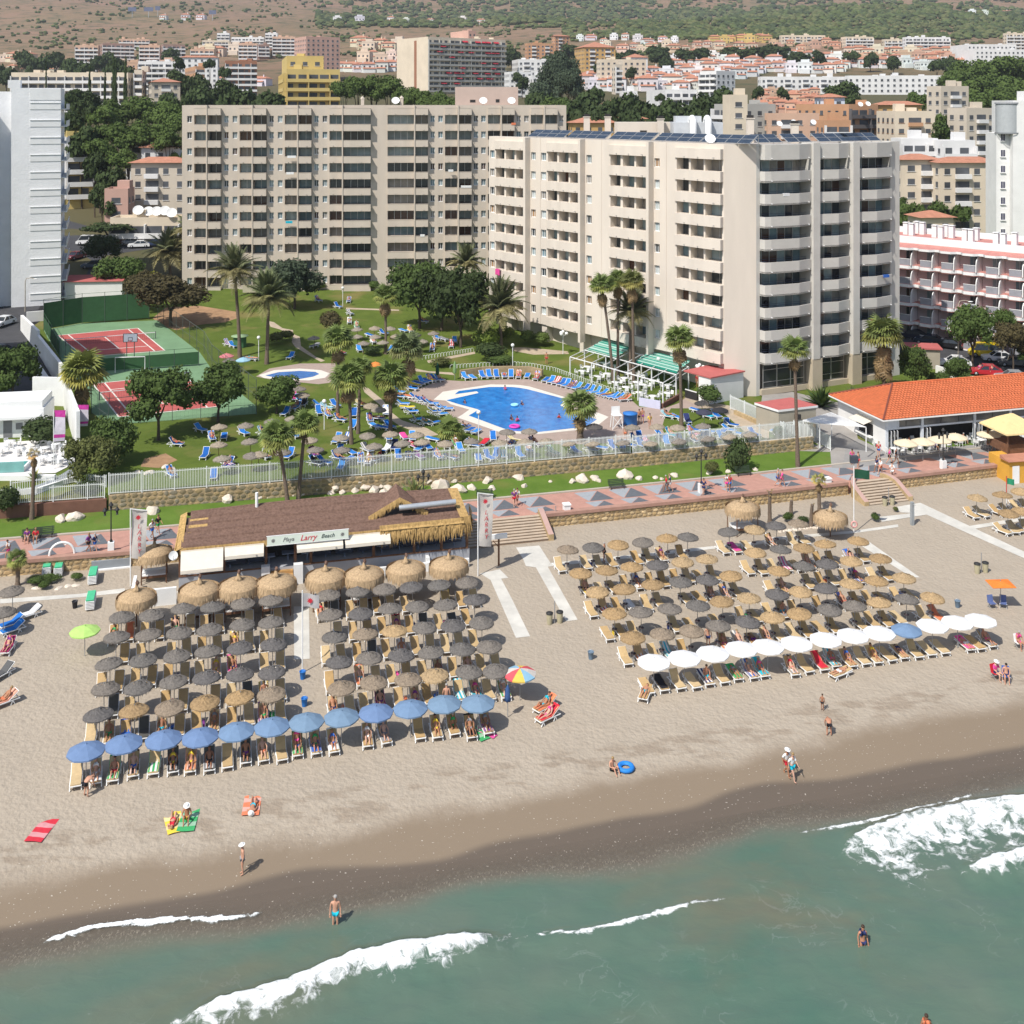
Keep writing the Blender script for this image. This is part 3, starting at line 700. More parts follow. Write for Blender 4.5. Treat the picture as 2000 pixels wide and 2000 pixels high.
# ---- the white and pink hotel on the right, zigzag balconies
def gpz(px,y,z): Y = (CH-z)*F/(y-YH); return(xat(px,Y),Y)
def pink_hotel():
 Y0 = 170.; A = Vector((xat(1757,Y0),Y0)); D = Vector((.71,-.70)).normalized()
 root = thing('zigzag_hotel','low white hotel with zigzag balconies and pink roof terrace','hotel',(A.x,A.y,0),math.atan2(D.y,D.x))
 zr = 20.95; Lh = 34; n = 10; mod = 3.3; stv = 2.85
 PK = M('pink_tile',(.5,.22,.19),.8,.1,1); LIL = M('shade_lilac_wall',(.55,.47,.46),.85,.04,.5)  # lilac tone holds the shade of the recessed walls
 b = MB(); zg = 5.5
 b.box(-6,2.2,zg-3,Lh,11,zr,0); obj('wall',b.mesh('wall',LIL),root)
 b = MB(); b.box(-6,2.6,zr,Lh,10.6,zr+.03,0); obj('roof',b.mesh('roof',PK),root)
 b = MB(); b.box(-6,2.0,zr-.6,Lh,2.59,zr+.45,0); b.box(-6,10.6,zr-.6,Lh,11.1,zr+.9,0); obj('parapet',b.mesh('parapet',WHITE),root)
 zig = []
 for i in range(-2,n+1): zig += [(i*mod,-.15),(i*mod+1.5,-.15),(i*mod+2.1,.65),(i*mod+2.7,.65)]
 zig = [p for p in zig if-6<=p[0]<=Lh]
 e = MB()
 for(x0,y0), (x1,y1)in zip(zig,zig[1:]):
  e.prism([(x0,y0-.3),(x1,y1-.3),(x1,2.2),(x0,2.2)],zr-1.35,zr-1.0,0); e.prism([(x0,y0-.28),(x1,y1-.28),(x1,2.2),(x0,2.2)],zr-.998,lambda x,y:zr-.98+(.45 if y>2 else 0),1)
 obj('eave',e.mesh('eave',[WHITE,PK]),root)
 dm = door_mesh(1.75,2.1,3); rl = MB()
 rl.box(0,0,.0,1.7,.04,.95,0); rl.box(-.03,-.03,.952,1.73,.07,1.02,1); rlm = rl.mesh('railing',[M('rail_glass',(.30,.30,.33),.2,.1,1),WHITE])
 pt = MB(); pt.prism([(0,-.1),(1.6,-.1),(1.6,1.0)][:3]if 0 else[(0,0),(.12,0),(.12,2.2),(0,2.2)],0,1.5,0)
 # privacy walls with a rounded shoulder
 pv = MB(); pr = [(0,0),(2.2,0),(2.2,2.25),(1.3,2.25)]+[(1.3-1.25*math.sin(t),1.0+1.25*math.cos(t))for t in(.3,.7,1.1,1.57)]
 vs = [(0,y,z)for y,z in pr]+[(.13,y,z)for y,z in pr]; k = len(pr)
 pv.add(vs,[tuple(range(k)),tuple(range(k,2*k))[::-1]]+[((i+1)%k,i,k+i,k+(i+1)%k)for i in range(k)]); pvm = pv.mesh('partition',WHITE)
 for f in range(5):
  z = zr-.95-stv-f*stv
  e = MB()
  for(x0,y0), (x1,y1)in zip(zig,zig[1:]):
   e.prism([(x0,y0),(x1,y1),(x1,2.2),(x0,2.2)],z-.45,z,0,None); e.prism([(x0,y0+.05),(x1,y1+.05),(x1,2.2),(x0,2.2)],z+.002,z+.06,1); e.prism([(x0,y0+.05),(x1,y1+.05),(x1,2.2),(x0,2.2)],z-.56,z-.452,1)
  obj('balcony',e.mesh('balcony',[WHITE,PK]),root)
  for i in range(-1,n):
   obj('glazed_door',dm,root,(i*mod+.1,2.15,z+.07),color=glaze()); obj('railing',rlm,root,(i*mod-.05,-.02,z+.062)); obj('partition',pvm,root,(i*mod+1.72,-.05,z+.063))
 q = MB(); q.box(-.38,-.38,0,.38,.38,1.75,0); q.box(-.25,-.25,1.75,.25,.25,1.86,1); q.box(-.42,-.42,1.862,.42,.42,1.98,0); cm = q.mesh('chimney',[WHITE,DARK])
 for px, y in((1770,432),(1781,434),(1791,430),(1802,432),(1826,438),(1838,440),(1848,437),(1859,439),(1885,446),(1897,447),(1907,444),(1946,454),(1960,456),(1982,454)):
  q = Vector(gpz(px,y+26,zr))-A
  obj('chimney',cm,root,(q.dot(D),q.dot(Vector((-D.y,D.x))),zr+.03))
pink_hotel()
# ================================================================ PROMENADE, WALLS, FENCES
COPE = M('pink_coping',(.38,.22,.17),.85,.1,1.5)
TAN = M('sandstone',(.42,.31,.17),.95,.25,1.3,.02,8)
MORTAR = M('mortar',(.36,.27,.16),.95,.15,2,.02,10)
STONEB = M('rubble_stone',byobj=True,rough=.95,var=.2,scale=3,bump=.02,bscale=9)
def P3(u,c,z=0): X, Y = fromc(u,c); return Vector((X,Y,z))
def stone_mesh(seed,flat=.45):
 r = random.Random(seed); b = MB(); n = r.choice((5,6,6,7)); ring = []
 for k in range(n):
  a = 2*math.pi*(k+r.uniform(-.25,.25))/n; ring.append((math.cos(a)*r.uniform(.42,.55),math.sin(a)*r.uniform(.42,.55)))
 vs = [(x,.1,y)for x,y in ring]+[(x*.82,-flat*r.uniform(.25,.4),y*.82)for x,y in ring]+[(0,-flat*.45,0)]
 b.add(vs,[(i,(i+1)%n,n+(i+1)%n,n+i)for i in range(n)]+[(n+i,n+(i+1)%n,2*n)for i in range(n)]); return b.mesh('stone',STONEB)
SM = [stone_mesh(i)for i in range(9)]
def wall_strip(b,u0,u1,c0,c1,z0,z1,m=0,step=4):
 us = frange(u0,u1,step)
 for a, e in zip(us,us[1:]):
  p = [fromc(a,c0),fromc(e,c0),fromc(e,c1),fromc(a,c1)]; b.prism(p,z0,z1,m)
def stone_wall(name,label,segs,c,z0f,z1f,cols,seed,sw=.55,shh=.36,full=True,top=None,ulim=None):
 """segs: runs along the shore; stones laid in uneven courses, proud of the mortar"""
 r = random.Random(seed); root = thing(name,label,'stone wall',P3(sum(segs[0])/2,c,0)); O = root.location.copy()
 b = MB()
 for u0, u1 in segs: wall_strip(b,u0,u1,c,c+.5,lambda x,y:z0f-.6,z1f)
 for i in range(len(b.v)): b.v[i] = tuple(Vector(b.v[i])-O)
 obj('wall_core',b.mesh('wall_core',MORTAR),root)
 lst = []
 for u0, u1 in segs:
  z = z0f;
  while z<z1f-.08:
   h = shh*r.uniform(.75,1.3); u = u0+r.uniform(.0,.3)
   while u<u1-.2:
    wd = sw*r.uniform(.6,1.5); lst.append((u+wd/2,min(z+h/2,z1f-.12)+r.uniform(-.05,.05),wd*1.02,h*1.05)); u += wd
   z += h
 lst.sort(key=lambda q:abs(q[0]-(ulim or 30)))
 rest = MB()
 for i, (u,z,wd,h)in enumerate(lst):
  p = P3(u,c,z)-O; a = rad(15.5)-.0011*(u-45)*0; me = r.choice(SM); col = r.choice(cols); k = r.uniform(.75,1.2); colr = tuple(x*k for x in col)
  if i<300: obj('stone',me,root,p,a,color=colr,scale=(wd*.98,.28,h*.98))
  else:
   T = Matrix.Translation(p)@Matrix.Rotation(a,4,'Z')@Matrix.Diagonal((wd*.98,.28,h*.98,1))
   rest.add([T@v.co for v in me.vertices],[tuple(f.vertices)for f in me.polygons],min(3,int(k*10)%4))
 if rest.v: obj('stones',rest.mesh('stones',[M(f'{name}_stone{i}',tuple(x*(.8+.13*i)for x in cols[i%len(cols)]),.95,.2,2.5,.02,9)for i in range(4)]),root,kind='stuff')
 return root, O
ust1 = [toc(*gp(x,y)[:2])[0]for x,y in((880,1016),(1070,1003))]
SW0 = toc(*gp(882,1062)[:2])[0]; SW1 = toc(*gp(1068,1052)[:2])[0]
SR0 = 63.6; SR1 = 68.2
sea_wall, O = stone_wall('sea_wall','long rough sandstone wall between beach and promenade',[(-40,SW0-.2),(SW1+.4,SR0-.5),(SR1+.5,86)],98.95,1.9,3.12,[(.46,.33,.17),(.42,.3,.15),(.5,.38,.22),(.36,.25,.13)],5,.5,.3,ulim=40)
for i, (a,e)in enumerate(((-60,SW0-.2),(SW1+.4,SR0-.5),(SR1+.5,130))):
 b = MB(); wall_strip(b,a,e,98.82,99.5,3.125,3.42);
 for k in range(len(b.v)): b.v[k] = tuple(Vector(b.v[k])-O)
 obj('coping',b.mesh('coping',COPE),sea_wall)
 # zigzag paving: grey and slate triangles set into the pink, the photo's pattern
LG = M('light_grey_paver',(.31,.33,.35),.85,.08,3,.003,30); DG = M('slate_paver',(.115,.125,.14),.85,.12,3,.003,30)
prom = bpy.data.objects['promenade']
def pave(pts,m):
 patch([fromc(u,c)for u,c in pts],.009,m,'paving_panel',prom,kind=None)
u = -26.; i = 0
while u<84:
 a = 3.5; s = .25
 # big row, then the small one: an upside down light triangle beside an upright slate one
 for c0, c1, w_, o in((101.35,103.8,1.,0.),(99.72,101.15,.8,.25)):
  pave([(u+o,c1),(u+o+2.35*w_,c1),(u+o+.72*w_,c0)],LG); pave([(u+o+.8*w_,c0),(u+o+3.3*w_,c0),(u+o+2.42*w_,c1-.03)],DG)
 i += 1; u += 3.6+(2.4 if i%5==0 else 0)
kb = MB();
for c in(104.12,): wall_strip(kb,-60,130,c,c+.3,3.0,3.4)
obj('kerb',kb.mesh('kerb',M('kerb_stone',(.42,.37,.31),.9,.1,1)),prom)
# garden retaining wall with its white picket fence
uL = toc(*gp(213,985,0)[:2])[0]; uR = toc(*gp(1628,905)[:2])[0]
ret_wall, O2 = stone_wall('retaining_wall','mossy brown rubble wall under the white picket fence',[(uL,uR)],108.75,3.45,4.98,[(.30,.235,.14),(.24,.20,.13),(.34,.25,.13),(.21,.18,.13)],8,.6,.42,ulim=25)
PICK = M('white_railing',(.72,.74,.72),.5,.05,2)
def picket_fence(label,pts,h=1.95,gap=.15,z=None,maxp=300,name='picket_fence',group=None):
 """pts: world xyz along the foot"""
 root = thing(name,label,'fence',pts[0],group=group); O = Vector(pts[0]); pk = MB(); pk.box(-.022,-.022,.1,.022,.022,h,0); pme = pk.mesh('picket',PICK)
 post = MB(); post.box(-.05,-.05,0,.05,.05,h+.08,0); pom = post.mesh('post',PICK)
 lst = []; rl = MB()
 for a, e in zip(pts,pts[1:]):
  a = Vector(a); e = Vector(e); n = max(1,round((e-a).length/gap))
  for k in range(n): lst.append(a.lerp(e,k/n)-O)
  for zz in(.16,h-.14): rl.beam(a-O+Vector((0,0,zz)),e-O+Vector((0,0,zz)),.04,.05)
 ang = math.atan2(pts[-1][1]-pts[0][1],pts[-1][0]-pts[0][0])
 obj('rail',rl.mesh('rail',PICK),root)
 for k in range(0,len(lst),max(1,round(3/gap))): obj('post',pom,root,lst[k],ang)
 obj('post',pom,root,Vector(pts[-1])-O,ang)
 idx = sorted(range(len(lst)),key=lambda k:(abs(k-len(lst)/2)))
 rest = MB()
 for j, k in enumerate(idx):
  if j<maxp: obj('picket',pme,root,lst[k],ang)
  else: p = lst[k]; rest.box(p.x-.022,p.y-.022,p.z+.1,p.x+.022,p.y+.022,p.z+h,0)
 if rest.v: obj('pickets',rest.mesh('pickets',PICK),root,kind='stuff')
 return root
uF = toc(*gp(1230,905)[:2])[0]
picket_fence('long white picket fence on the rubble wall below the pool garden',[P3(x,109.0,5.0)for x in frange(uL,uF,6)],2.0,.15)
picket_fence('shorter white picket fence on the rubble wall by the shrub, right part',[P3(x,109.0,4.85)for x in frange(uF+.3,uR,6)],2.0,.15,maxp=200)
# lower brown wall and fence at the left end
b = MB(); wall_strip(b,uL-14,uL-.2,108.6,109.1,3.0,4.75); ow = thing('brown_wall','smooth reddish brown wall left of the rubble wall','wall',(0,0,0)); obj('wall_body',b.mesh('wall_body',M('brown_wall',(.17,.085,.06),.95,.15,1.2,.02,8)),ow)
picket_fence('white picket fence over the brown wall beside the terrace',[P3(x,108.9,4.75)for x in frange(uL-14,uL-.4,4)],1.5,.17,maxp=120)
# stairs down to the beach
STP = M('step_stone',(.46,.37,.28),.9,.1,1.5); RIS = M('riser_stone',(.28,.2,.14),.9,.1,1.5)
def stairs(name,label,u0,u1,n,run,ztop,zbot,curb):
 root = thing(name,label,'stairs',P3((u0+u1)/2,99,0)); O = root.location.copy()
 for k in range(n):
  z = ztop-(k+.15)*(ztop-zbot)/n; c1 = 99.3-k*run; b = MB()
  p = [fromc(u0,c1-run-.04),fromc(u1,c1-run-.04),fromc(u1,c1),fromc(u0,c1)]; zb = zbot-.8
  b.prism(p,zb,z-.05-.001*k,1); p2 = [fromc(u0,c1-run-.09),fromc(u1,c1-run-.09),fromc(u1,c1),fromc(u0,c1)]; b.prism(p2,z-.049-.001*k,z,0)
  for i in range(len(b.v)): b.v[i] = tuple(Vector(b.v[i])-O)
  obj('step',b.mesh('step',[STP,RIS]),root)
 for s, uu in((-1,u0),(1,u1)):
  if not curb:
   if s<0: continue
  b = MB(); cs = frange(99.9,99.3-n*run-.3,.5); wv = lambda c: .9+(1.5*max(0,(c-98.3))/1.6 if curb else 0)
  m = 8
  for k in range(m):
   a = 99.6-k*(n*run+.4)/m; e = 99.6-(k+1)*(n*run+.4)/m
   za = ztop+.45-(ztop-zbot)*min(1,max(0,(99.3-a)/(n*run))); ze = ztop+.45-(ztop-zbot)*min(1,max(0,(99.3-e)/(n*run)))
   fl = lambda c: uu+s*(.02)-(s*.9*max(0,(c-98.2)/1.4)**1.5 if curb else 0)
   q = [fromc(fl(a),a),fromc(fl(a)+s*.5,a),fromc(fl(e)+s*.5,e),fromc(fl(e),e)]
   vs = [(x,y,zbot-.6)for x,y in q]+[(q[0][0],q[0][1],za),(q[1][0],q[1][1],za),(q[2][0],q[2][1],ze),(q[3][0],q[3][1],ze)]
   b.add(vs,[(0,1,5,4),(1,2,6,5),(2,3,7,6),(3,0,4,7)],1); b.add(vs,[(4,5,6,7)],0)
  for i in range(len(b.v)): b.v[i] = tuple(Vector(b.v[i])-O)
  obj('balustrade',b.mesh('balustrade',[M('pink_plaster',(.44,.29,.25),.85,.08,1),TAN]),root)
stairs('beach_steps','wide stone steps from the promenade to the beach beside the thatched bar',SW0,SW1,9,.34,3.3,2.1,False)
stairs('curved_steps','stone steps to the beach between curved pink balustrades',SR0,SR1,9,.36,3.3,1.95,True)
# white concrete walkways laid on the sand
CONC = M('walkway_concrete',(.55,.53,.48),.9,.12,.8,.003,20)
def walk(name,pts,lift=.012,mat=None,h=0):
 q = [gp(x,y)[:2]for x,y in pts]; return patch(q,lift,mat or CONC,name)
R2, R3, R4, R1 = Z(500,900), Z(1000,900), Z(1500,900), Z(0,900)
walk('walkway',[R2(*p)for p in((285,1100),(400,1100),(405,1495),(288,1500))])
walk('walkway',[R2(1690,850),R2(1840,820),R2(1905,885),R2(1850,890),R3(0,1045),R3(137,1325),R3(30,1337),R2(1770,900)])
walk('walkway',[R3(*p)for p in((30,655),(205,640),(290,770),(270,800),(495,1200),(408,1212),(180,805),(105,795),(85,745))],.014)
walk('walkway',[R3(*p)for p in((292,772),(1100,690),(1560,640),(1932,600),(1932,625),(1500,668),(1100,715),(270,800))],.018)
walk('walkway',[R4(*p)for p in((0,580),(400,548),(640,530),(980,488),(965,470),(640,518),(640,548),(400,572),(0,604))][:3]+[R4(980,480),R4(985,500),R4(640,548),R4(0,604)],.016)
walk('walkway',[R4(*p)for p in((700,640),(760,610),(1145,880),(1085,880))])
walk('walkway',[R4(*p)for p in((960,350),(1150,318),(1940,690),(1940,740),(1480,535),(1180,400),(1000,390))],.02)
walk('walkway',[R4(*p)for p in((1480,500),(1935,425),(1935,452),(1530,520))],.024)
walk('walkway',[R4(*p)for p in((840,425),(1200,385),(1235,402),(860,462))],.028)
walk('walkway',[R1(*p)for p in((0,1045),(600,1005),(940,962),(950,995),(610,1030),(0,1078))])
walk('walkway',[R1(600,1005),R1(700,985),R1(1460,1085),R1(1310,1110),R1(1200,1100)],.02)if 0 else None
# ================================================================ GARDEN: pools, paths, courts
G5, G6, G7, G8 = Z(0,500), Z(500,500), Z(1000,500), Z(1500,500)
DECK = M('pool_deck',(.36,.28,.24),.9,.08,1.2,.003,25); RIM = M('pool_rim',(.66,.62,.55),.8,.05,2)
PATH = M('garden_path',(.42,.34,.25),.95,.12,1.5,.005,15); DIRT = M('bare_earth',(.33,.2,.11),.95,.2,.8,.01,10)
def lay(name,pts,lift,mat,par=None): return patch([gp(*p)[:2]for p in pts],lift,mat,name,par)
lay('bare_ground',[G5(*p)for p in((1150,470),(1250,390),(1500,375),(1780,420),(1790,470),(1700,500),(1500,520),(1330,560),(1230,530))],.006,DIRT)
lay('bare_ground',[G5(*p)for p in((1090,1530),(1250,1490),(1340,1540),(1200,1600),(1060,1590))],.006,DIRT)
lay('pool_deck',[G6(*p)for p in((1150,1090),(1180,1020),(1400,935),(1560,945),(1932,930))]+[G7(*p)for p in((120,930),(560,1010),(900,1085),(960,1140),(1150,1150),(1260,1110),(1340,1040),(1420,1100),(1540,1150),(1200,1150),(1150,1230),(1130,1300),(1150,1340),(900,1400),(560,1420),(0,1420))]+[G6(*p)for p in((1750,1400),(1560,1300),(1450,1180))],.010,DECK)
PX = [G6(*p)for p in((1435,1090),(1560,1062),(1680,1035),(1665,1022),(1500,1045),(1530,1020),(1760,990),(1932,990))]+[G7(*p)for p in((50,995),(110,1005),(400,1080),(365,1130),(500,1180),(640,1235),(560,1290),(200,1330))]+[G6(*p)for p in((1932,1322),(1860,1300),(1605,1205),(1680,1160),(1530,1120))]
RX = [G6(*p)for p in((1340,1085),(1410,1025),(1770,970),(1932,972))]+[G7(*p)for p in((60,975),(130,985),(430,1075),(400,1130),(520,1165),(640,1180),(730,1215),(640,1285),(580,1305),(200,1345))]+[G6(*p)for p in((1932,1340),(1840,1330),(1520,1220),(1610,1160),(1470,1120),(1430,1092))]
lay('pool_rim',RX,.02,RIM)
POOLM = M('pool_water',(.01,.13,.42),.08,.25,1.1,.05,2.2,.5,col2=(.03,.24,.62))
lay('pool_water',PX,.03,POOLM)
lay('paddling_deck',[G6(*p)for p in((100,850),(330,812),(600,810),(610,950),(470,968),(100,930),(0,910))],.010,DECK)
lay('paddling_rim',[G6(*p)for p in((20,900),(140,862),(330,850),(490,862),(560,888),(520,920),(400,940),(200,935),(60,922))],.02,RIM)
lay('paddling_water',[G6(*p)for p in((70,903),(170,878),(330,868),(450,876),(478,892),(430,912),(330,930),(180,925))],.03,M('paddling_blue',(.05,.16,.42),.1,.15,1.2,.03,3))
for q in(((90,490),(135,500),(200,545),(280,560),(280,590),(330,610),(340,680),(450,760),(520,790),(490,800),(400,750),(300,690),(270,650),(280,600),(180,555),(110,535)),((800,980),(850,1000),(960,1090),(1010,1170),(1100,1240),(1290,1300),(1380,1350),(1290,1365),(1080,1280),(1010,1230),(930,1120),(820,1030)),((1180,845),(1300,870),(1480,880),(1500,900),(1200,870)),((1290,790),(1650,722),(1655,738),(1300,808)),((680,390),(1080,405),(1080,415),(680,402))):
 lay('garden_path',[G6(*p)for p in q],.014,PATH)
lay('garden_path',[G7(*p)for p in((1300,1080),(1480,1100),(1640,1130),(1940,1290),(1940,1400),(1760,1330),(1600,1190),(1420,1140))],.014,PATH)
lay('garden_path',[G7(*p)for p in((0,690),(100,690),(420,720),(430,740),(160,745),(0,715))],.014,PATH)
# tennis courts
CG = M('court_green',(.16,.27,.15),.9,.1,.4); CR = M('court_red',(.42,.10,.09),.9,.1,.5); LINE = M('court_line',(.7,.66,.6),.8,.05,3)
lay('tennis_court',[G5(*p)for p in((330,560),(600,510),(1190,485),(1510,730),(1600,860),(1930,1130),(1940,1190),(820,1275),(690,1180),(680,1060),(450,760),(360,620))],.010,CG)
def court(q,lift):
 q = [gp(*G5(*p))for p in q]; A, B, C, D = [Vector((p.x,p.y))for p in q]
 patch([A,B,C,D],lift,CR,'court_surface')
 P = lambda s, t: A.lerp(B,s).lerp(D.lerp(C,s),t)
 def ln(a,b,wd=.09):
  d = (b-a).normalized(); n = Vector((-d.y,d.x))*wd; patch([a-n,b-n,b+n,a+n],lift+.006,LINE,'court_line')
 for t in(0,1): ln(P(0,t),P(1,t))
 for s in(0,.125,.875,1): ln(P(s,0),P(s,1))
 for t in(.23,.77): ln(P(.125,t),P(.875,t))
 ln(P(.5,.23),P(.5,.77)); return P
CA = court(((435,600),(1040,545),(1245,715),(640,762)),.018)
CB = court(((700,965),(1385,897),(1660,1135),(895,1215)),.018)
# paved yards and roads either side
ASPH = M('asphalt',(.055,.055,.06),.9,.15,.6,.004,25); YARD = M('yard_paving',(.30,.28,.26),.9,.1,.8)
T1 = Z(100,220,5.367)
lay('road_west',[(-60,640),(0,560),(60,560),(118,600),(118,480),(105,440),(130,430),(280,470),(300,485),(200,500),(190,530),(215,575),(120,590),(60,640),(110,720),(120,765),(60,770),(-60,760)],.012,ASPH)
lay('road_east',[(1755,640),(1800,620),(1890,660),(2060,700),(2060,790),(1960,745),(1870,715),(1830,720),(1755,690)],.012,ASPH)
lay('yard',[G8(*p)for p in((-40,1010),(120,1010),(330,1060),(540,1110),(640,1200),(700,1480),(850,1560),(700,1600),(480,1600),(470,1480),(100,1380),(-60,1200))],.012,YARD)
lay('terrace_paving',[G8(*p)for p in((590,1430),(680,1380),(900,1480),(2000,1390),(2080,1440),(1400,1500),(800,1580),(560,1600))],.02,M('terrace_grey',(.27,.26,.25),.9,.1,.8))
# ================================================================ PEOPLE
SKIN = M('skin',byobj=True,rough=.6,var=.06,scale=6,spec=.25)
HAIR = M('hair',byobj=True,rough=.6,var=.2,scale=30)
def skinned(J,bones,grow=0,keep=None,sub=1):
 names = [n for n in J if keep is None or n in keep]; ix = {n:i for i,n in enumerate(names)}
 me = bpy.data.meshes.new('tmp'); me.from_pydata([J[n][0]for n in names],[(ix[a],ix[c])for a,c in bones if a in ix and c in ix],[])
 o = bpy.data.objects.new('tmp',me); COL.objects.link(o)
 md = o.modifiers.new('s','SKIN'); md.use_smooth_shade = True
 for n in names:
  sv = me.skin_vertices[0].data[ix[n]]; r = J[n][1]+(keep[n]if keep and keep[n]else 0)+grow; sv.radius = (r,r*.82 if n in('chest','spine','pelvis')else r); sv.use_root = n=='pelvis' or(n=='chest' and 'pelvis' not in ix)
 if sub: o.modifiers.new('u','SUBSURF').levels = sub
 dg = bpy.context.evaluated_depsgraph_get(); ev = o.evaluated_get(dg); m2 = ev.to_mesh()
 vs = [v.co.copy()for v in m2.vertices]; fs = [tuple(p.vertices)for p in m2.polygons]; ev.to_mesh_clear()
 bpy.data.objects.remove(o); bpy.data.meshes.remove(me); return vs, fs
BONES = [('pelvis','spine'),('spine','chest'),('chest','neck'),('neck','head'),('head','crown')]
for s in 'LR': BONES += [('chest','sh'+s),('sh'+s,'el'+s),('el'+s,'wr'+s),('wr'+s,'pa'+s),('pelvis','hi'+s),('hi'+s,'mt'+s),('mt'+s,'kn'+s),('kn'+s,'ca'+s),('ca'+s,'an'+s),('an'+s,'to'+s)]
RAD = dict(pelvis=.125,spine=.115,chest=.145,neck=.052,head=.085,crown=.08,sh=.058,el=.041,wr=.028,pa=.036,hi=.088,mt=.075,kn=.052,ca=.053,an=.036,to=.034)
def pose(pelvis,spine,chest,neck,head,sh,el,wr,hi,kn,an,to):
 """right-hand joints given; the left ones mirror unless a pair is given"""
 J = {}
 for n, p in(('pelvis',pelvis),('spine',spine),('chest',chest),('neck',neck),('head',head)): J[n] = (Vector(p),RAD[n])
 up = (J['head'][0]-J['neck'][0]).normalized(); J['crown'] = (J['head'][0]+up*.1,RAD['crown'])
 def pr(p): return(p,)if not hasattr(p[0],'__len__')else p
 for s, k in(('R',1),('L',-1)):
  g = {}
  for n, p in(('sh',sh),('el',el),('wr',wr),('hi',hi),('kn',kn),('an',an),('to',to)):
   q = pr(p); q = q[0]if(k==1 or len(q)==1)else q[1]; g[n] = Vector((q[0]*k,q[1],q[2]))
  g['mt'] = g['hi'].lerp(g['kn'],.5); g['ca'] = g['kn'].lerp(g['an'],.35); g['pa'] = g['wr']+(g['wr']-g['el']).normalized()*.09
  for n, p in g.items(): J[n+s] = (p,RAD[n])
 return J
POSES = {'stand':pose((0,0,.93),(0,.01,1.12),(0,.01,1.32),(0,0,1.48),(0,-.02,1.58),(.18,.01,1.39),(.24,.04,1.12),(.25,-.05,.88),(.085,0,.88),(.095,-.02,.49),(.1,.02,.08),(.12,-.13,.035)),'walk':pose((0,0,.92),(0,-.01,1.12),(0,-.02,1.32),(0,-.03,1.48),(0,-.06,1.58),(.18,-.02,1.39),((.23,-.1,1.14),(.23,.12,1.14)),((.2,-.3,.98),(.24,.06,.9)),(.085,0,.88),((.09,.02,.48),(.09,-.2,.51)),((.09,.3,.14),(.1,-.28,.08)),((.1,.2,.035),(.1,-.43,.06))),'sit':pose((0,0,.5),(0,.03,.7),(0,.03,.9),(0,.01,1.05),(0,-.03,1.15),(.18,.02,.97),(.25,-.06,.71),(.15,-.3,.58),(.09,-.05,.48),(.14,-.44,.5),(.14,-.46,.09),(.15,-.6,.035)),'recline':pose((0,-.02,.45),(0,.14,.56),(0,.32,.73),(0,.43,.86),(0,.47,.97),(.18,.36,.8),(.27,.16,.6),(.22,-.06,.5),(.09,-.05,.45),((.1,-.42,.47),(.12,-.38,.66)),((.1,-.84,.41),(.12,-.66,.42)),((.11,-.89,.52),(.13,-.8,.42))),'lie':pose((0,0,.46),(0,.19,.455),(0,.38,.47),(0,.55,.48),(0,.65,.5),(.18,.42,.47),(.27,.18,.44),(.25,-.08,.44),(.09,-.06,.455),(.11,-.47,.47),(.12,-.86,.42),(.15,-.92,.5)),'ground':pose((0,0,.13),(0,.05,.32),(0,.05,.52),(0,.02,.67),(0,-.03,.77),(.18,.03,.59),(.27,-.12,.36),(.13,-.4,.4),(.09,-.05,.12),(.15,-.38,.44),(.13,-.62,.07),(.14,-.76,.035)),'flat':pose((0,0,.12),(0,.19,.115),(0,.38,.13),(0,.55,.13),(0,.65,.14),(.18,.42,.13),((.3,.3,.1),(.26,.18,.1)),((.2,.55,.06),(.25,-.08,.08)),(.09,-.06,.12),((.13,-.46,.12),(.11,-.42,.3)),((.15,-.86,.07),(.12,-.62,.06)),((.18,-.92,.14),(.14,-.76,.04))),'bend':pose((0,.14,.84),(0,-.0,.98),(0,-.2,1.04),(0,-.36,1.0),(0,-.46,.96),(.18,-.24,1.0),(.22,-.3,.72),(.16,-.42,.5),(.1,.12,.8),(.13,.0,.44),(.14,.08,.08),(.16,-.07,.035)),}
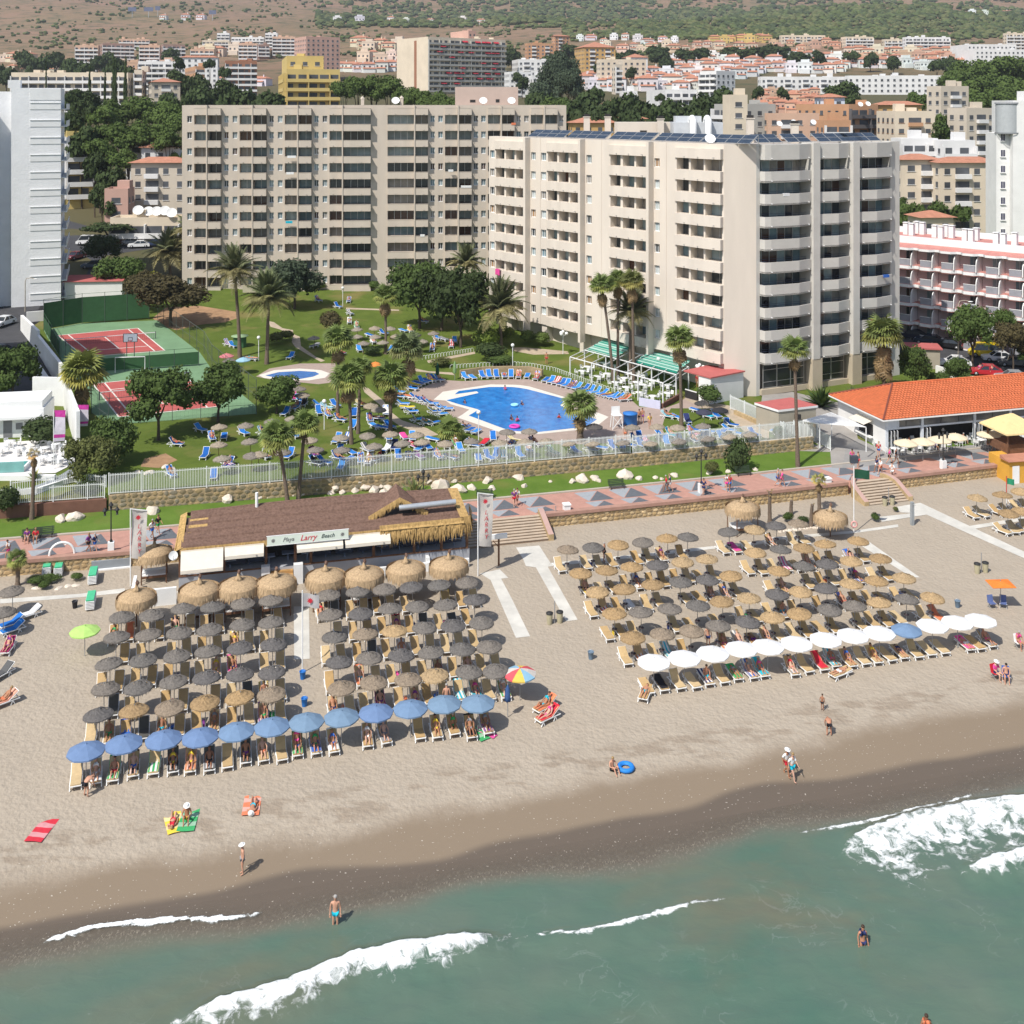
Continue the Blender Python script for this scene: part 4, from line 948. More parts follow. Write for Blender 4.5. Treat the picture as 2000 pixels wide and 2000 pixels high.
def person_meshes(n,J):
 vs, fs = skinned(J,BONES); b = MB(); b.add(vs,fs,0,True)
 up = (J['crown'][0]-J['head'][0]).normalized(); fw = Vector((0,-1,0))-up*Vector((0,-1,0)).dot(up)
 fw = Vector((0,0,1))if fw.length<.5 else fw.normalized()
 if n in('lie','flat'): fw = Vector((0,0,1))
 sd = fw.cross(up); h = J['head'][0]+up*.05
 for s in 'LR':
  w_, p = J['wr'+s][0], J['pa'+s][0]; d = (p-w_).normalized(); x = d.cross(Vector((0,1,.2))).normalized(); k = 1 if s=='R' else-1
  for i, ln in enumerate((.062,.075,.078,.068)):
   q = p+x*(i-1.5)*.018; b.tube([q,q+d*ln*.55,q+d*ln*.9+Vector((0,-.012,-.008))],[.0095,.009,.007],5)
  b.tube([w_+d*.03+x*.03*k,w_+d*.065+x*.055*k],[.011,.008],5)
 b.ell(h+fw*.088-up*.012,(.013,.016,.018),6,4);
 for k in(-1,1): b.ell(h+sd*k*.083,(.012,.02,.03),5,4); b.ell(h+fw*.078+sd*k*.032+up*.015,(.011,.006,.007),5,3,1)
 b.ell(h+fw*.078-up*.045,(.025,.006,.006),5,3,2)
 body = b.mesh('body',[SKIN,M('eye_dark',(.03,.025,.02),.4),M('lips',(.38,.13,.1),.5)])
 def cl(nm,keep,grow=.012):
  v, f = skinned(J,BONES,grow,keep,1); q = MB(); q.add(v,f,0,True); return q.mesh(nm,CLOTH)
 out = {'body':body,'shorts':cl('shorts',dict(pelvis=0,hiL=0,hiR=0,mtL=.012,mtR=.012)),'briefs':cl('briefs',dict(pelvis=-.012,hiL=-.012,hiR=-.012),.008),'top':cl('top',dict(chest=-.01,shL=-.02,shR=-.02),.012),'shirt':cl('shirt',dict(pelvis=0,spine=0,chest=0,shL=0,shR=0,elL=.02,elR=.02),.014)}
 q = MB(); T = Matrix((sd,-fw,up)).transposed().to_4x4(); q.ell(h+up*.035-fw*.022,(.093,.098,.085),9,6,0,.05,random.Random(1),T)
 out['hair'] = q.mesh('hair',HAIR)
 q = MB(); q.lathe([(.19,.0),(.11,.012),(.1,.07),(.06,.1),(0,.105)],12); q.v = [tuple(h+up*.05+sd*v[0]-fw*v[1]+up*v[2])for v in map(Vector,q.v)]; out['hat'] = q.mesh('hat',CLOTH)
 return out
PM = {n:person_meshes(n,J)for n,J in POSES.items()}
SKINS = [(.47,.24,.15),(.52,.28,.19),(.38,.18,.10),(.30,.14,.08),(.56,.33,.24),(.44,.21,.13)]
HAIRS = [(.02,.015,.012),(.05,.03,.02),(.10,.06,.03),(.3,.2,.09),(.35,.33,.31)]
BRIGHT = {'red':(.55,.03,.05),'blue':(.04,.13,.45),'turquoise':(.02,.42,.55),'pink':(.7,.08,.3),'white':(.75,.75,.74),'black':(.02,.02,.025),'navy':(.03,.04,.12),'green':(.05,.35,.12),'coral':(.68,.2,.1),'purple':(.2,.05,.25),'yellow':(.75,.55,.06),'grey':(.25,.25,.26)}
def person(ps,pos,rz,label,wear,group=None,sk=None,scale=None,hair=None):
 """wear: {'shorts': 'red', ...}"""
 r = RN
 o = thing('person',label,'person',pos,rz,group,scale or r.uniform(.95,1.04)); m = PM[ps]
 obj('body',m['body'],o,color=sk or r.choice(SKINS))
 for k, c in wear.items(): obj(k,m[k],o,color=BRIGHT[c]if isinstance(c,str)else c)
 if 'hat' not in wear: obj('hair',m['hair'],o,color=hair or r.choice(HAIRS))
 return o
 # ================================================================ BEACH FURNITURE
STRAW = M('straw',byobj=True,rough=.95,var=.3,scale=9,bump=.02,bscale=30,local=True,spec=.1,stretch=(1,1,.35))
POLE = M('steel_pole',(.33,.33,.33),.5,.1,5,metal=.3); WOOD = M('brown_wood',(.16,.08,.045),.8,.25,3,local=True)
PAD = M('pad_fabric',byobj=True,rough=.9,var=.08,scale=5,spec=.1)
def thatch(seed,r=.93,h=.34,zr=1.88,n=26,tiers=3):
 q = random.Random(seed); b = MB()
 for t in range(tiers):
  r1 = r*(t+1)/tiers; r0 = r*(t)/tiers*.96 if t else .03
  z1 = zr+h*(1-(t+1)/tiers)*1.0-.02; z0 = zr+h*(1-t/tiers)+.03
  tab = [[(q.uniform(-.03,.03),q.uniform(-.025,.025))for _ in range(n)]for _ in range(4)]
  b.lathe([(r0,z0),((r0+r1)/2,(z0+z1)/2+.035),(r1,z1+.01),(r1*1.01,z1-.07)],n,0,sm=False,jag=lambda i,k:tab[i][k]if i else(0,0))
 for k in range(n*2):
  a = 2*math.pi*(k+q.random())/(n*2); c, s_ = math.cos(a), math.sin(a); w_ = .035
  p = Vector((c*r*1.0,s_*r*1.0,zr-.05)); t_ = Vector((-s_,c,0))*w_; e = p+Vector((c*.05,s_*.05,-q.uniform(.07,.17)))
  b.add([p-t_,p+t_,e],[(0,1,2)])
 b.lathe([(.1,zr+h-.03),(.06,zr+h+.04),(.02,zr+h+.09)],8,0)
 return b.mesh('canopy',STRAW)
TH = [thatch(i)for i in range(4)]; THS = [thatch(9+i,.88,.32,1.66,20)for i in range(3)]
def tubem(name,h,r,m): b = MB(); b.tube([(0,0,-.3),(0,0,h)],r,7); return b.mesh(name,m)
POLEM = tubem('pole',2.3,.028,POLE); POLES = tubem('pole',2.0,.03,WOOD)
b = MB(); b.lathe([(0,.66),(.2,.66),(.21,.7),(0,.7)],14); TABLE = b.mesh('pole_table',M('dark_plastic',(.045,.03,.035),.5))
def parasol(r=1.2,zr=1.9,h=.42,n=8,sub=1):
 b = MB();
 for k in range(n):
  a0 = 2*math.pi*k/n; a1 = 2*math.pi*(k+1)/n; am = (a0+a1)/2
  P = lambda a, f, z: (r*f*math.cos(a),r*f*math.sin(a),z)
  top = (0,0,zr+h)
  rows = [[P(a,f,zr+h*(1-f**1.5)-(d*.035*f))for a,d in((a0,0),(am,1),(a1,0))]for f in(.5,1)]
  rows[1][1] = P(am,.955,zr-.01)
  b.add([top]+rows[0]+rows[1],[(0,1,2),(0,2,3),(1,4,5,2),(2,5,6,3)],k%2 if sub>1 else 0)
  lo = [(x,y,z-.09)for x,y,z in rows[1]]; b.add(rows[1]+lo,[(0,3,4,1),(1,4,5,2)],k%2 if sub>1 else 0)
 b.lathe([(.05,zr+h-.01),(.03,zr+h+.09),(0,zr+h+.1)],6,0)
 return b
FABR = M('parasol_fabric',byobj=True,rough=.85,var=.06,scale=3,spec=.1,trans=.12)
PARA = parasol(1.14).mesh('canopy',FABR); PARAW = parasol(1.18,1.95,.3).mesh('canopy',FABR)
rb = MB();
for k in range(8): a = 2*math.pi*k/8; rb.beam((0,0,1.72),(1.12*math.cos(a),1.12*math.sin(a),1.9),.015,.015)
RIBS = rb.mesh('ribs',M('rib_white',(.6,.6,.6),.5))
def lounger_kit(up,garden=False):
 b = MB(); wd = .33
 for s in(-1,1):
  x = s*wd
  b.beam((x,-.8,.3),(x,.42,.3),.05,.06);
  for y, d in((-.6,-.16),(-.6,.12),(.45,-.12),(.45,.16)): b.beam((x,y,.28),(x*1.02,y+d,.0),.05,.05)
  b.beam((x,.42,.3),(x,.95,.28),.05,.05)
 for y in(-.8,-.3,.3,.9): b.beam((-wd,y,.29),(wd,y,.29),.05,.05)
 fr = b.mesh('frame',WHITE)
 b = MB(); b.box(-.3,-.78,.33,.3,.2,.395 if not garden else .35); sp = b.mesh('seat_pad',PAD)
 b = MB(); T = Matrix.Translation((0,.21,.35))@Matrix.Rotation(up,4,'X'); b.box(-.3,0,-.01,.3,.76,.055 if not garden else .01,0,T); b.box(-.34,0,-.045,-.301,.8,.0,1,T); b.box(.301,0,-.045,.34,.8,.0,1,T); b.box(-.3,.765,-.04,.3,.8,.0,1,T)
 return[('frame',fr),('seat_pad',sp),('backrest',b.mesh('backrest',[PAD,WHITE]))]
LK = {a:lounger_kit(a)for a in(.9,.6,.12)}; LG_ = {a:lounger_kit(a,True)for a in(.95,.65,.1)}
TANC = [(.50,.36,.19),(.47,.33,.17),(.53,.40,.23),(.45,.30,.14)]; SHADEP = (.10,.095,.085)  # last one: pad colour with the umbrella's shade painted in
def towel_mesh(up,seed):
 r = random.Random(seed); b = MB(); n = 6; pts = []
 L_ = [(-.75,.405),(-.4,.405),(.0,.405),(.19,.408)]+[(.21+t*math.cos(up),.42+t*math.sin(up))for t in(.03,.4,.8)]+[(.21+.83*math.cos(up)+.03,.36+.76*math.sin(up))]
 for y, z in L_:
  for i in range(n): x = -.33+.66*i/(n-1); pts.append((x,y+r.uniform(-.02,.02),z+r.uniform(0,.015)+(.0 if 0<i<n-1 else-.03)))
 for j in range(len(L_)-1):
  for i in range(n-1): b.add([pts[j*n+i],pts[j*n+i+1],pts[(j+1)*n+i+1],pts[(j+1)*n+i]],[(0,1,2,3)],1 if(i%2 and seed%2)else 0,True)
 return b.mesh('towel',[CLOTH,M('towel_stripe',(.7,.68,.64),.9,.1,4)])
TW = {(a,k):towel_mesh(a,k)for a in(.9,.6,.12)for k in(0,1)}
GR = {}
def lounger(pos,rz,label,col=None,kit=None,up=.6,group='sun loungers set out on the sand',name='sun_lounger',cat='sun lounger'):
 o = thing(name,label,cat,pos,rz,group)
 c = col or RN.choice(TANC); place((kit or LK)[up],o,{'seat_pad':c,'backrest':c}); return o
def upd(pos,rz,x,y):
 c, s = math.cos(rz), math.sin(rz); X, Y = pos[0]+x*c-y*s, pos[1]+x*s+y*c; return Vector((X,Y,ground(X,Y)))
GREYT = [(.135,.125,.115),(.155,.14,.125),(.12,.112,.108),(.17,.15,.13)]; OCHT = [(.34,.23,.12),(.38,.265,.145),(.30,.205,.11),(.36,.26,.15)]
ROWN = {1:'front',2:'second',3:'third',4:'fourth',5:'fifth',6:'sixth',7:'seventh'}
CNAME = {'g':'dark grey thatched','o':'straw coloured thatched','b':'blue cloth','w':'white cloth','t':'faded brown thatched'}
def umbrella(kind,pos,label,table=False,group='thatched umbrellas in rows on the beach',small=False):
 o = thing('beach_umbrella',label,'umbrella',pos,RN.uniform(0,6),group)
 if kind in 'got':
  c = RN.choice(GREYT if kind=='g' else OCHT)if kind!='t' else(.24,.19,.14)
  obj('pole',POLES if small else POLEM,o); p = obj('canopy',RN.choice(THS if small else TH),o,color=c); p.rotation_euler = (RN.uniform(-.05,.05),RN.uniform(-.05,.05),0)
  if table: obj('pole_table',TABLE,o)
 else:
  obj('pole',POLEM,o); obj('canopy',PARA if kind=='b' else PARAW,o,color=RN.choice([(.17,.26,.40),(.155,.235,.40),(.18,.27,.38)])if kind=='b' else(.78,.78,.78)); obj('ribs',RIBS,o)
 return o
BZ = rad(15.5)
def beach_rows(block,rows,table,seed):
 r = random.Random(seed); nrow = len(rows)
 for ri, row in enumerate(rows):
  k = nrow-ri; rn = ROWN[k]+' row from the sea'
  for ci, (x,y,kd)in enumerate(sorted(row)):
   g = gp(x,y,1.88); wh = f'{nth(ci+1)} from left, {rn}, {block} block'
   umbrella(kd,g,f'{CNAME[kd]} umbrella, {wh}',table and kd in 'got',f'{"cloth" if kd in "bw" else "thatched"} umbrellas of the {block} beach block')
   for s, sn in((-1,'left'),(1,'right')):
    if r.random()<(.13 if k>1 else .05): continue
    up = r.choice((.9,.9,.9,.6)if block!='right' else(.6,.6,.9,.12)); rz = BZ+r.uniform(-.07,.07)
    q = upd(g,BZ,s*.56,(.15 if k>1 else-.1)+r.uniform(-.15,.15)); short = f'{nth(ci+1)} umbrella, {ROWN[k]} row, {block} block'
    dark = r.random()<.2 and s>0 and block!='right'
    lounger(q,rz,f'{"dark" if dark else "tan"} padded lounger {sn} of the {short}',SHADEP if dark else None,up=up,group=f'loungers of the {block} beach block')
    pt = {1:.8,2:.42}.get(k,.22); t = r.random()
    if t<pt:
     cn = r.choice(list(BRIGHT)); tw = r.random()<.65
     if tw:
      o = tag(obj('towel',TW[(up,r.choice((0,1)))],None,q,rz,color=BRIGHT[cn]),f'{cn} towel spread on lounger {sn} of {short}','towel','towels on the loungers')
     if t<pt*.62:
      w = r.choice(list(BRIGHT)); w2 = r.choice(list(BRIGHT)); man = r.random()<.5
      ps = {.9:'recline',.6:'recline',.12:'lie'}[up]
      if r.random()<.12: ps = 'sit'
      person(ps,q+Vector((0,0,0)),rz,f'person in {w} swimwear {"sitting" if ps=="sit" else "lying"} on lounger {sn} of {short}',{'shorts':w}if man else{'briefs':w,'top':w},'sunbathers on loungers')
    elif t<pt+.16 and k>1:
     cn = r.choice(list(BRIGHT)); p = upd(g,BZ,s*.1,.5); o = thing('beach_bag',f'{cn} beach bag by the pole {sn} of {short}','bag',p,r.uniform(0,3),'bags by the umbrellas')
     b = BAG; obj('bag_body',b[0],o,color=BRIGHT[cn]); obj('handle',b[1],o,color=BRIGHT[cn])
b = MB(); b.prism([(-.2,-.1),(.2,-.1),(.2,.1),(-.2,.1)],0,.3); b.v = [(x*(1+.3*z),y*(1-.5*z),z)for x,y,z in b.v]; h_ = MB(); h_.tube([(-.12,0,.29),(-.08,0,.45),(.08,0,.45),(.12,0,.29)],.015,5); BAG = (b.mesh('bag_body',CLOTH),h_.mesh('handle',CLOTH))
def rowsof(*a):
 """each row: list of (crop, [(x, y, kind)...])"""
 return[[(*cz(x,y),k)for cz,pts in row for x,y,k in pts]for row in a]
R5, R6 = Z(0,1300), Z(500,1300)
def K(k,s): v = list(map(int,s.replace(';',',').split(','))); return[(v[i],v[i+1],k)for i in range(0,len(v),2)]
beach_rows('left',rowsof([(R1,K('g','915,1175,1145,1160,1380,1115,1600,1105,1825,1075')),(R2,K('g','115,1050'))],[(R1,K('g','875,1330,1125,1310,1350,1295,1585,1270,1825,1235')),(R2,K('g','120,1215'))],[(R1,K('g','830,1530,1080,1500,1330,1470,1570,1440,1815,1410')),(R2,K('g','125,1385'))],[(R1,K('g','785,1720,1045,1705,1315,1665,1560,1635,1810,1610')),(R2,K('g','125,1590'))],[(R5,K('g','750,370')+K('o','1015,340')+K('t','1285,310')+K('o','1550,275,1815,240')),(R2,K('t','120,1755'))],[(R5,K('b','650,645,935,590,1235,557,1510,540,1785,497')),(R6,K('b','120,460'))]),False,3)
beach_rows('middle',rowsof([(R2,K('g','545,1010,765,990,970,965,1180,950,1390,935,1600,915'))],[(R2,K('g','565,1160,790,1150,1010,1115,1215,1100,1440,1085,1650,1050'))],[(R2,K('g','590,1330')+K('t','825,1310')+K('o','1045,1285')+K('g','1265,1260,1485,1240,1705,1215'))],[(R2,K('g','620,1520,850,1490,1085,1465,1325,1445,1550,1420,1765,1400'))],[(R2,K('t','650,1710,880,1670,1145,1650')+K('o','1360,1615')+K('g','1600,1590,1815,1580'))],[(R6,K('b','380,425,645,390,905,355,1165,325,1420,290,1675,285'))]),False,4)
beach_rows('right',rowsof([(R3,K('t','415,670')+K('g','610,650')+K('o','800,630')+K('g','990,610')+K('o','1175,585')+K('g','1325,575,1640,535')+K('o','1825,515')),(R4,K('g','65,490')+K('t','225,475'))],[(R3,K('o','515,845,715,825,905,800')+K('g','1100,785')+K('o','1290,760,1475,740,1835,690')),(R4,K('g','90,670')+K('o','265,655,440,630,675,605'))],[(R3,K('o','650,985,855,965,1065,935')+K('g','1270,910,1470,895')+K('o','1660,865')),(R4,K('o','75,830')+K('g','265,795,450,775')+K('o','630,755,850,735'))],[(R3,K('o','775,1150')+K('g','975,1140,1190,1115,1400,1090')+K('o','1590,1060,1790,1035')),(R4,K('g','65,1005')+K('o','245,985')+K('g','445,960')+K('o','625,930,815,905,1025,880'))],[(R3,K('o','915,1330')+K('t','1130,1305,1350,1280')+K('g','1555,1245,1770,1210')),(R4,K('o','40,1180,245,1150')+K('g','455,1120,655,1095')+K('o','845,1070')+K('g','1045,1045')+K('o','1230,1030'))],[(R3,K('w','1070,1525,1300,1495,1515,1460,1730,1425,1930,1408')),(R4,K('w','215,1385,435,1355,640,1325,840,1305')+K('b','1045,1280')+K('w','1240,1250,1430,1225,1605,1210'))]),True,5)
# single umbrellas and oddments on the sand
def one(kind,cz,x,y,label,h=1.88,loung=0):
 g = gp(*cz(x,y),h); o = umbrella(kind,g,label)
 for i in range(loung): lounger(upd(g,BZ,(-.56,.56)[i],0),BZ+.3*RN.uniform(-1,1),f'lounger {("left","right")[i]} under the {label}'[:80],up=.6)
 return g
one('g',R1,95,980,'grey thatched umbrella beside the young palm',1.88,0)
one('g',R1,25,1140,'grey thatched umbrella cut by the left frame edge',1.88,0)
for i, (cz,x,y,lab)in enumerate(((R4,1575,280,'straw umbrella nearest the curved steps, right beach end'),(R4,1770,260,'straw umbrella in front of the orange kiosk'),(R4,1810,395,'straw umbrella beside the red and white mast'),(R4,1905,380,'low straw umbrella at the right frame edge'),(R4,1910,230,'straw umbrella under the green kiosk flag'))):
 one('o',cz,x,y,lab,1.88,2)
def para(cz,x,y,label,cols,r=1.0,h=1.85,tilt=0):
 g = gp(*cz(x,y),h); o = thing('parasol',label,'parasol',g,.3)
 ms = [M('fabric_%02d%02d%02d'%tuple(int(q*99)for q in c),c,.85,.06,3,trans=.12)for c in cols]
 b = parasol(1.15,1.85,.38,8,1)
 for i in range(len(b.m)): b.m[i] = min(len(ms)-1,(i//6)%len(ms))if i<48 else 0
 b.v = [(x_*r,y_*r,z)for x_,y_,z in b.v]
 obj('pole',POLEM,o); p = obj('canopy',b.mesh('canopy',ms),o); p.rotation_euler = (tilt,0,0); return g
para(R3,60,1605,'rainbow striped parasol beside the middle block',[(.65,.10,.12),(.7,.5,.1),(.25,.45,.6),(.6,.55,.5)])
gg = para(R1,640,1340,'lime green parasol left of the thatched rows',[(.42,.65,.18)],.95,1.3)
def closed_parasol():
 g = gp(*R6(1900,390)); o = thing('closed_parasol','folded blue parasol at the end of the blue row','parasol',g)
 obj('pole',POLEM,o); b = MB(); b.lathe([(.03,2.2),(.12,1.9),(.17,1.4),(.2,1.1),(.14,1.08)],10,jag=lambda i,k:((.04 if k%2 else-.03)*(i>0),0)); obj('cover',b.mesh('cover',CLOTH),o,color=(.05,.10,.24))
closed_parasol()
def square_shade():
 g = gp(*R4(1755,1110)); o = thing('orange_parasol','flat orange square parasol with two folding chairs beneath','parasol',g)
 obj('pole',POLEM,o); b = MB(); t = 1.95; c = [(-.95,-.8,t),(.95,-.8,t+.03),(.95,.8,t+.05),(-.95,.8,t)]
 b.add(c+[(0,0,t+.22)]+[(x*.99,y*.99,z-.03)for x,y,z in c],[(0,1,4),(1,2,4),(2,3,4),(3,0,4),(5,8,7,6)]); obj('canopy',b.mesh('canopy',CLOTH),o,color=(.75,.2,.04))
square_shade()
# ================================================================ THE THATCHED BEACH BAR
OLDTH = M('brown_thatch',(.17,.105,.08),.95,.3,5,.05,16,.1,stretch=(1,1,.3)); NEWTH = M('fresh_thatch',(.43,.28,.115),.95,.3,6,.04,20,.1,stretch=(1,1,.25)); CREAM = M('cream_canvas',(.72,.66,.56),.9,.05,2,trans=.1)
def fringe(b,pts,drop,m,r,dens=14,out=.12):
 """hanging straw along an edge"""
 for a, e in zip(pts,pts[1:]):
  a = Vector(a); e = Vector(e); n = int((e-a).length*dens)+1; d = (e-a).normalized(); nn = Vector((d.y,-d.x,0))
  for k in range(n):
   p = a.lerp(e,(k+r.random())/n); w_ = d*r.uniform(.05,.11); dr = drop*r.uniform(.6,1.15); o1 = nn*out*r.uniform(.3,1.)
   q = p+o1+Vector((0,0,-dr*.55)); t = p+o1*1.3+Vector((0,0,-dr))+d*r.uniform(-.06,.06)
   b.add([p-w_,p+w_,q+w_*.8,q-w_*.8,t],[(0,1,2,3),(3,2,4)],m)
def text_mesh(txt,size,mat,shear=0.,ext=.01):
 c = bpy.data.curves.new('t','FONT'); c.body = txt; c.size = size; c.extrude = ext; c.shear = shear; c.align_x = 'CENTER'; c.align_y = 'CENTER'; c.resolution_u = 2
 o = bpy.data.objects.new('t',c); COL.objects.link(o); dg = bpy.context.evaluated_depsgraph_get(); me = bpy.data.meshes.new_from_object(o.evaluated_get(dg))
 bpy.data.objects.remove(o); me.materials.clear(); me.materials.append(mat); return me
INK = M('sign_black',(.03,.03,.03),.6); RED = M('sign_red',(.55,.03,.05),.6)
def sunstar(r,mat):
 b = MB(); n = 9; vs = []
 for k in range(2*n): a = math.pi*k/n; q = r if k%2==0 else r*.5; vs.append((q*math.cos(a),q*math.sin(a),.012))
 b.add(vs+[(0,0,.012)],[(k,(k+1)%(2*n),2*n)for k in range(2*n)]); return b.mesh('emblem',mat)
def bar():
 A = gp(372,1135); zf = 2.0
 e0 = toc(*gp(345,1115)[:2]); u0 = e0[0]; u1 = toc(*gp(912,1075)[:2])[0]
 root = thing('beach_bar','long thatched beach bar with cream awnings and a name board','beach bar',P3((u0+u1)/2,95,zf));
 Lh = (u1-u0)/2; root.rotation_euler = (0,0,rad(14.2)); r = random.Random(4)
 # frame: x along the shore, y inland, z up from the sand
 y0, y1 = -1.6, 4.3; fz = 1.15; ez = 3.55
 b = MB(); b.box(-Lh+.3,y0,-.5,Lh-.3,y1,fz,0); obj('base_wall',b.mesh('base_wall',M('bar_grey',(.38,.39,.42),.9,.05,1)),root)
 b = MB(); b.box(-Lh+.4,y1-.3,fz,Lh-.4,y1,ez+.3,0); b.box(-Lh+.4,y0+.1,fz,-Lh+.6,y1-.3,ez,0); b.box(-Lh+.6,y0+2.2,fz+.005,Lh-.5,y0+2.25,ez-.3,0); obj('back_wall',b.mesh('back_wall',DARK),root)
 xs = [-Lh+.4,-Lh+3.9,-Lh+7.3,-Lh+9.7,-Lh+11.0,-Lh+16.3,-Lh+19.8,-Lh+22.2,Lh-.5]
 pm = MB(); pm.box(-.11,-.11,0,.11,.11,ez-fz,0); pme = pm.mesh('post',WOOD)
 for x in xs: obj('post',pme,root,(x,y0+.12,fz+.002))
 b = MB(); b.box(-Lh+.3,y0-.05,fz+.003,-Lh+7.2,y0+.02,fz+.12,0); b.box(-Lh+9.9,y0-.05,fz+.003,Lh-.4,y0+.02,fz+.12,0); obj('sill',b.mesh('sill',WOOD),root)
 GB = M('bar_glass',(.05,.06,.09),.1,.2,1,spec=.6); gm = MB(); gm.box(0,0,0,1.55,.03,1.0,0); gme = gm.mesh('window',GB)
 for x in frange(-Lh+.7,-Lh+5.8,1.7)+frange(-Lh+11.2,Lh-2.4,1.75): obj('window',gme,root,(x,y0+.75,fz+.35))
 for i, x in enumerate(frange(-Lh+1.2,Lh-1.5,1.55)):
  q = MB(); q.box(-.5,-.4,.7,.5,.4,.75,0); q.beam((0,0,0),(0,0,.7),.08,.08); obj('table',q.mesh('table',M('table_cloth',(.25,.3,.4),.8)),root,(x,y0+.9+.3*(i%2),fz+.003))
  # roof: front slope of thatch courses, hipped at the left, gablet at the right
 ridge = 5.15
 def rz(x):
  return ridge+.25*math.sin((x+Lh)/(2*Lh)*3.1)
 crs = 5
 for k in range(crs):
  c = MB(); xs2 = frange(-Lh+.5+k*.16,Lh-.75-k*.1,.8)
  t0, t1 = k/crs, (k+1)/crs+.04
  for i in range(len(xs2)-1):
   P = lambda x, t, up: (x,(y0-.35)+(1.75-(y0-.35))*t,ez+.12+(rz(x)-ez-.12)*t+up)
   j0, j1 = r.uniform(-.03,.03), r.uniform(-.03,.03)
   c.add([P(xs2[i],t0-.02,.02+j0),P(xs2[i+1],t0-.02,.02+j1),P(xs2[i+1],t0+.005,.14),P(xs2[i],t0+.005,.14),P(xs2[i+1],t1,.03),P(xs2[i],t1,.03)],[(0,1,2,3),(3,2,4,5)])
  obj('thatch_course',c.mesh('thatch_course',OLDTH),root)
 c = MB()
 for i, x in enumerate(frange(-Lh+.8,Lh-.8,1)):
  x2 = min(Lh-.7,x+1); c.add([(x,1.7,rz(x)+.05),(x2,1.7,rz(x2)+.05),(x2,y1+.4,ez+.3),(x,y1+.4,ez+.3)],[(0,1,2,3)])
 obj('thatch_back',c.mesh('thatch_back',OLDTH),root)
 # pale new straw: left hip, eave strip, bushy right end
 c = MB(); fringe(c,[(-Lh+.35,1.7,ridge-.1),(-Lh+.25,-.2,4.35),(-Lh+.05,y0-.35,ez+.1)],1.2,0,r,26,-.35)
 c.add([(-Lh+.85,1.7,rz(-Lh)+.14),(-Lh+.3,1.7,rz(-Lh)-.1),(-Lh-.05,y0-.5,ez-.1),(-Lh+.62,y0-.45,ez+.17)],[(0,1,2,3)])
 c.add([(-Lh+1.1,.9,4.93),(-Lh+2.6,.9,4.96),(-Lh+2.5,-.35,4.43),(-Lh+.95,-.55,4.33)],[(0,1,2,3)])
 c.add([(-Lh+.4,y0-.42,ez+.13),(Lh-.8,y0-.42,ez+.13),(Lh-.8,y0-.5,ez-.35),(-Lh+.4,y0-.5,ez-.35)],[(0,1,2,3)])
 for dz in(0,-.22,.18): fringe(c,[(Lh-8.2,y0-.5,ez+.3+dz),(Lh-1,y0-.5,ez+.35+dz),(Lh-.3,y0-.2,ez+.35+dz),(Lh+.1,.6,ez+.5+dz)],1.35,0,r,16,.3)
 c.add([(Lh-8.2,y0-.35,ez+.42),(Lh-.9,y0-.35,ez+.42),(Lh-.9,y0-.75,ez+.12),(Lh-8.2,y0-.75,ez+.1)],[(0,1,2,3)])
 c.add([(Lh-1.6,1.75,rz(Lh)+.2),(Lh-.7,1.75,rz(Lh)+.15),(Lh-.4,y0-.3,ez+.45),(Lh-1.2,y0-.35,ez+.52)],[(0,1,2,3)])
 fringe(c,[(Lh-.3,y0-.2,ez+.5),(Lh-.6,.6,4.4),(Lh-.75,1.75,rz(Lh)+.1)],.9,0,r,22,.3)
 obj('straw_edge',c.mesh('straw_edge',NEWTH),root)
 # dormer gablet and the grey duct lying in it
 gx = Lh-6.3; c = MB()
 c.add([(gx,1.6,6.25),(gx-2.6,-.9,4.35),(gx,-.75,5.75)],[(0,1,2)],0); c.add([(gx,1.6,6.25),(gx,-.75,5.75),(gx+2.4,-.9,4.4)],[(0,1,2)],0)
 c.add([(gx,1.6,6.25),(gx-2.6,-.9,4.35),(gx-3.2,1.7,rz(gx)),(gx-1,1.75,rz(gx))],[(0,1,2,3)],0); c.add([(gx,1.6,6.25),(gx+2.4,-.9,4.4),(gx+2.6,1.7,rz(gx)),(gx+1,1.75,rz(gx))],[(3,2,1,0)],0)
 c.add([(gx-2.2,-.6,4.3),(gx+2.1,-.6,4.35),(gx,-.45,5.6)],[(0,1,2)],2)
 fringe(c,[(gx-2.7,-.95,4.5),(gx,-.85,5.85)],.7,1,r,22,.12); fringe(c,[(gx,-.85,5.85),(gx+2.4,-.95,4.5)],.6,1,r,22,.12)
 obj('gablet',c.mesh('gablet',[OLDTH,NEWTH,DARK]),root)
 c = MB(); c.tube([(gx-.1,-1.0,5.0),(gx+.3,-1.05,5.02),(gx+4.9,-.9,5.05)],.24,12,0); obj('duct',c.mesh('duct',M('duct_metal',(.5,.52,.54),.35,.08,2,metal=.5)),root)
 # awnings
 for i, (xa,xb,out,drop)in enumerate(((-Lh+.5,-Lh+3.85,1.5,.95),(-Lh+3.95,-Lh+7.1,.75,.42),(-Lh+9.75,-Lh+13.6,.75,.42),(-Lh+13.75,-Lh+17.6,.75,.42))):
  c = MB(); ya = y0-.52; za = ez-.15
  c.box(xa,ya-.1,za,xb,ya,za+.1,0); vs = [(xa,ya-.08,za+.05),(xb,ya-.08,za+.05),(xb-.02,ya-out,za-drop),(xa+.02,ya-out,za-drop),(xb-.02,ya-out-.03,za-drop-.26),(xa+.02,ya-out-.03,za-drop-.26)]
  c.add(vs,[(0,1,2,3),(3,2,4,5)]); obj('awning',c.mesh('awning',CREAM),root)
  if i>0:
   q = obj('emblem',sunstar(.11,M('emblem_grey',(.35,.33,.31),.8)),root,(xb-.6,ya-out-.045,za-drop-.13),rot=(rad(90),0,0))
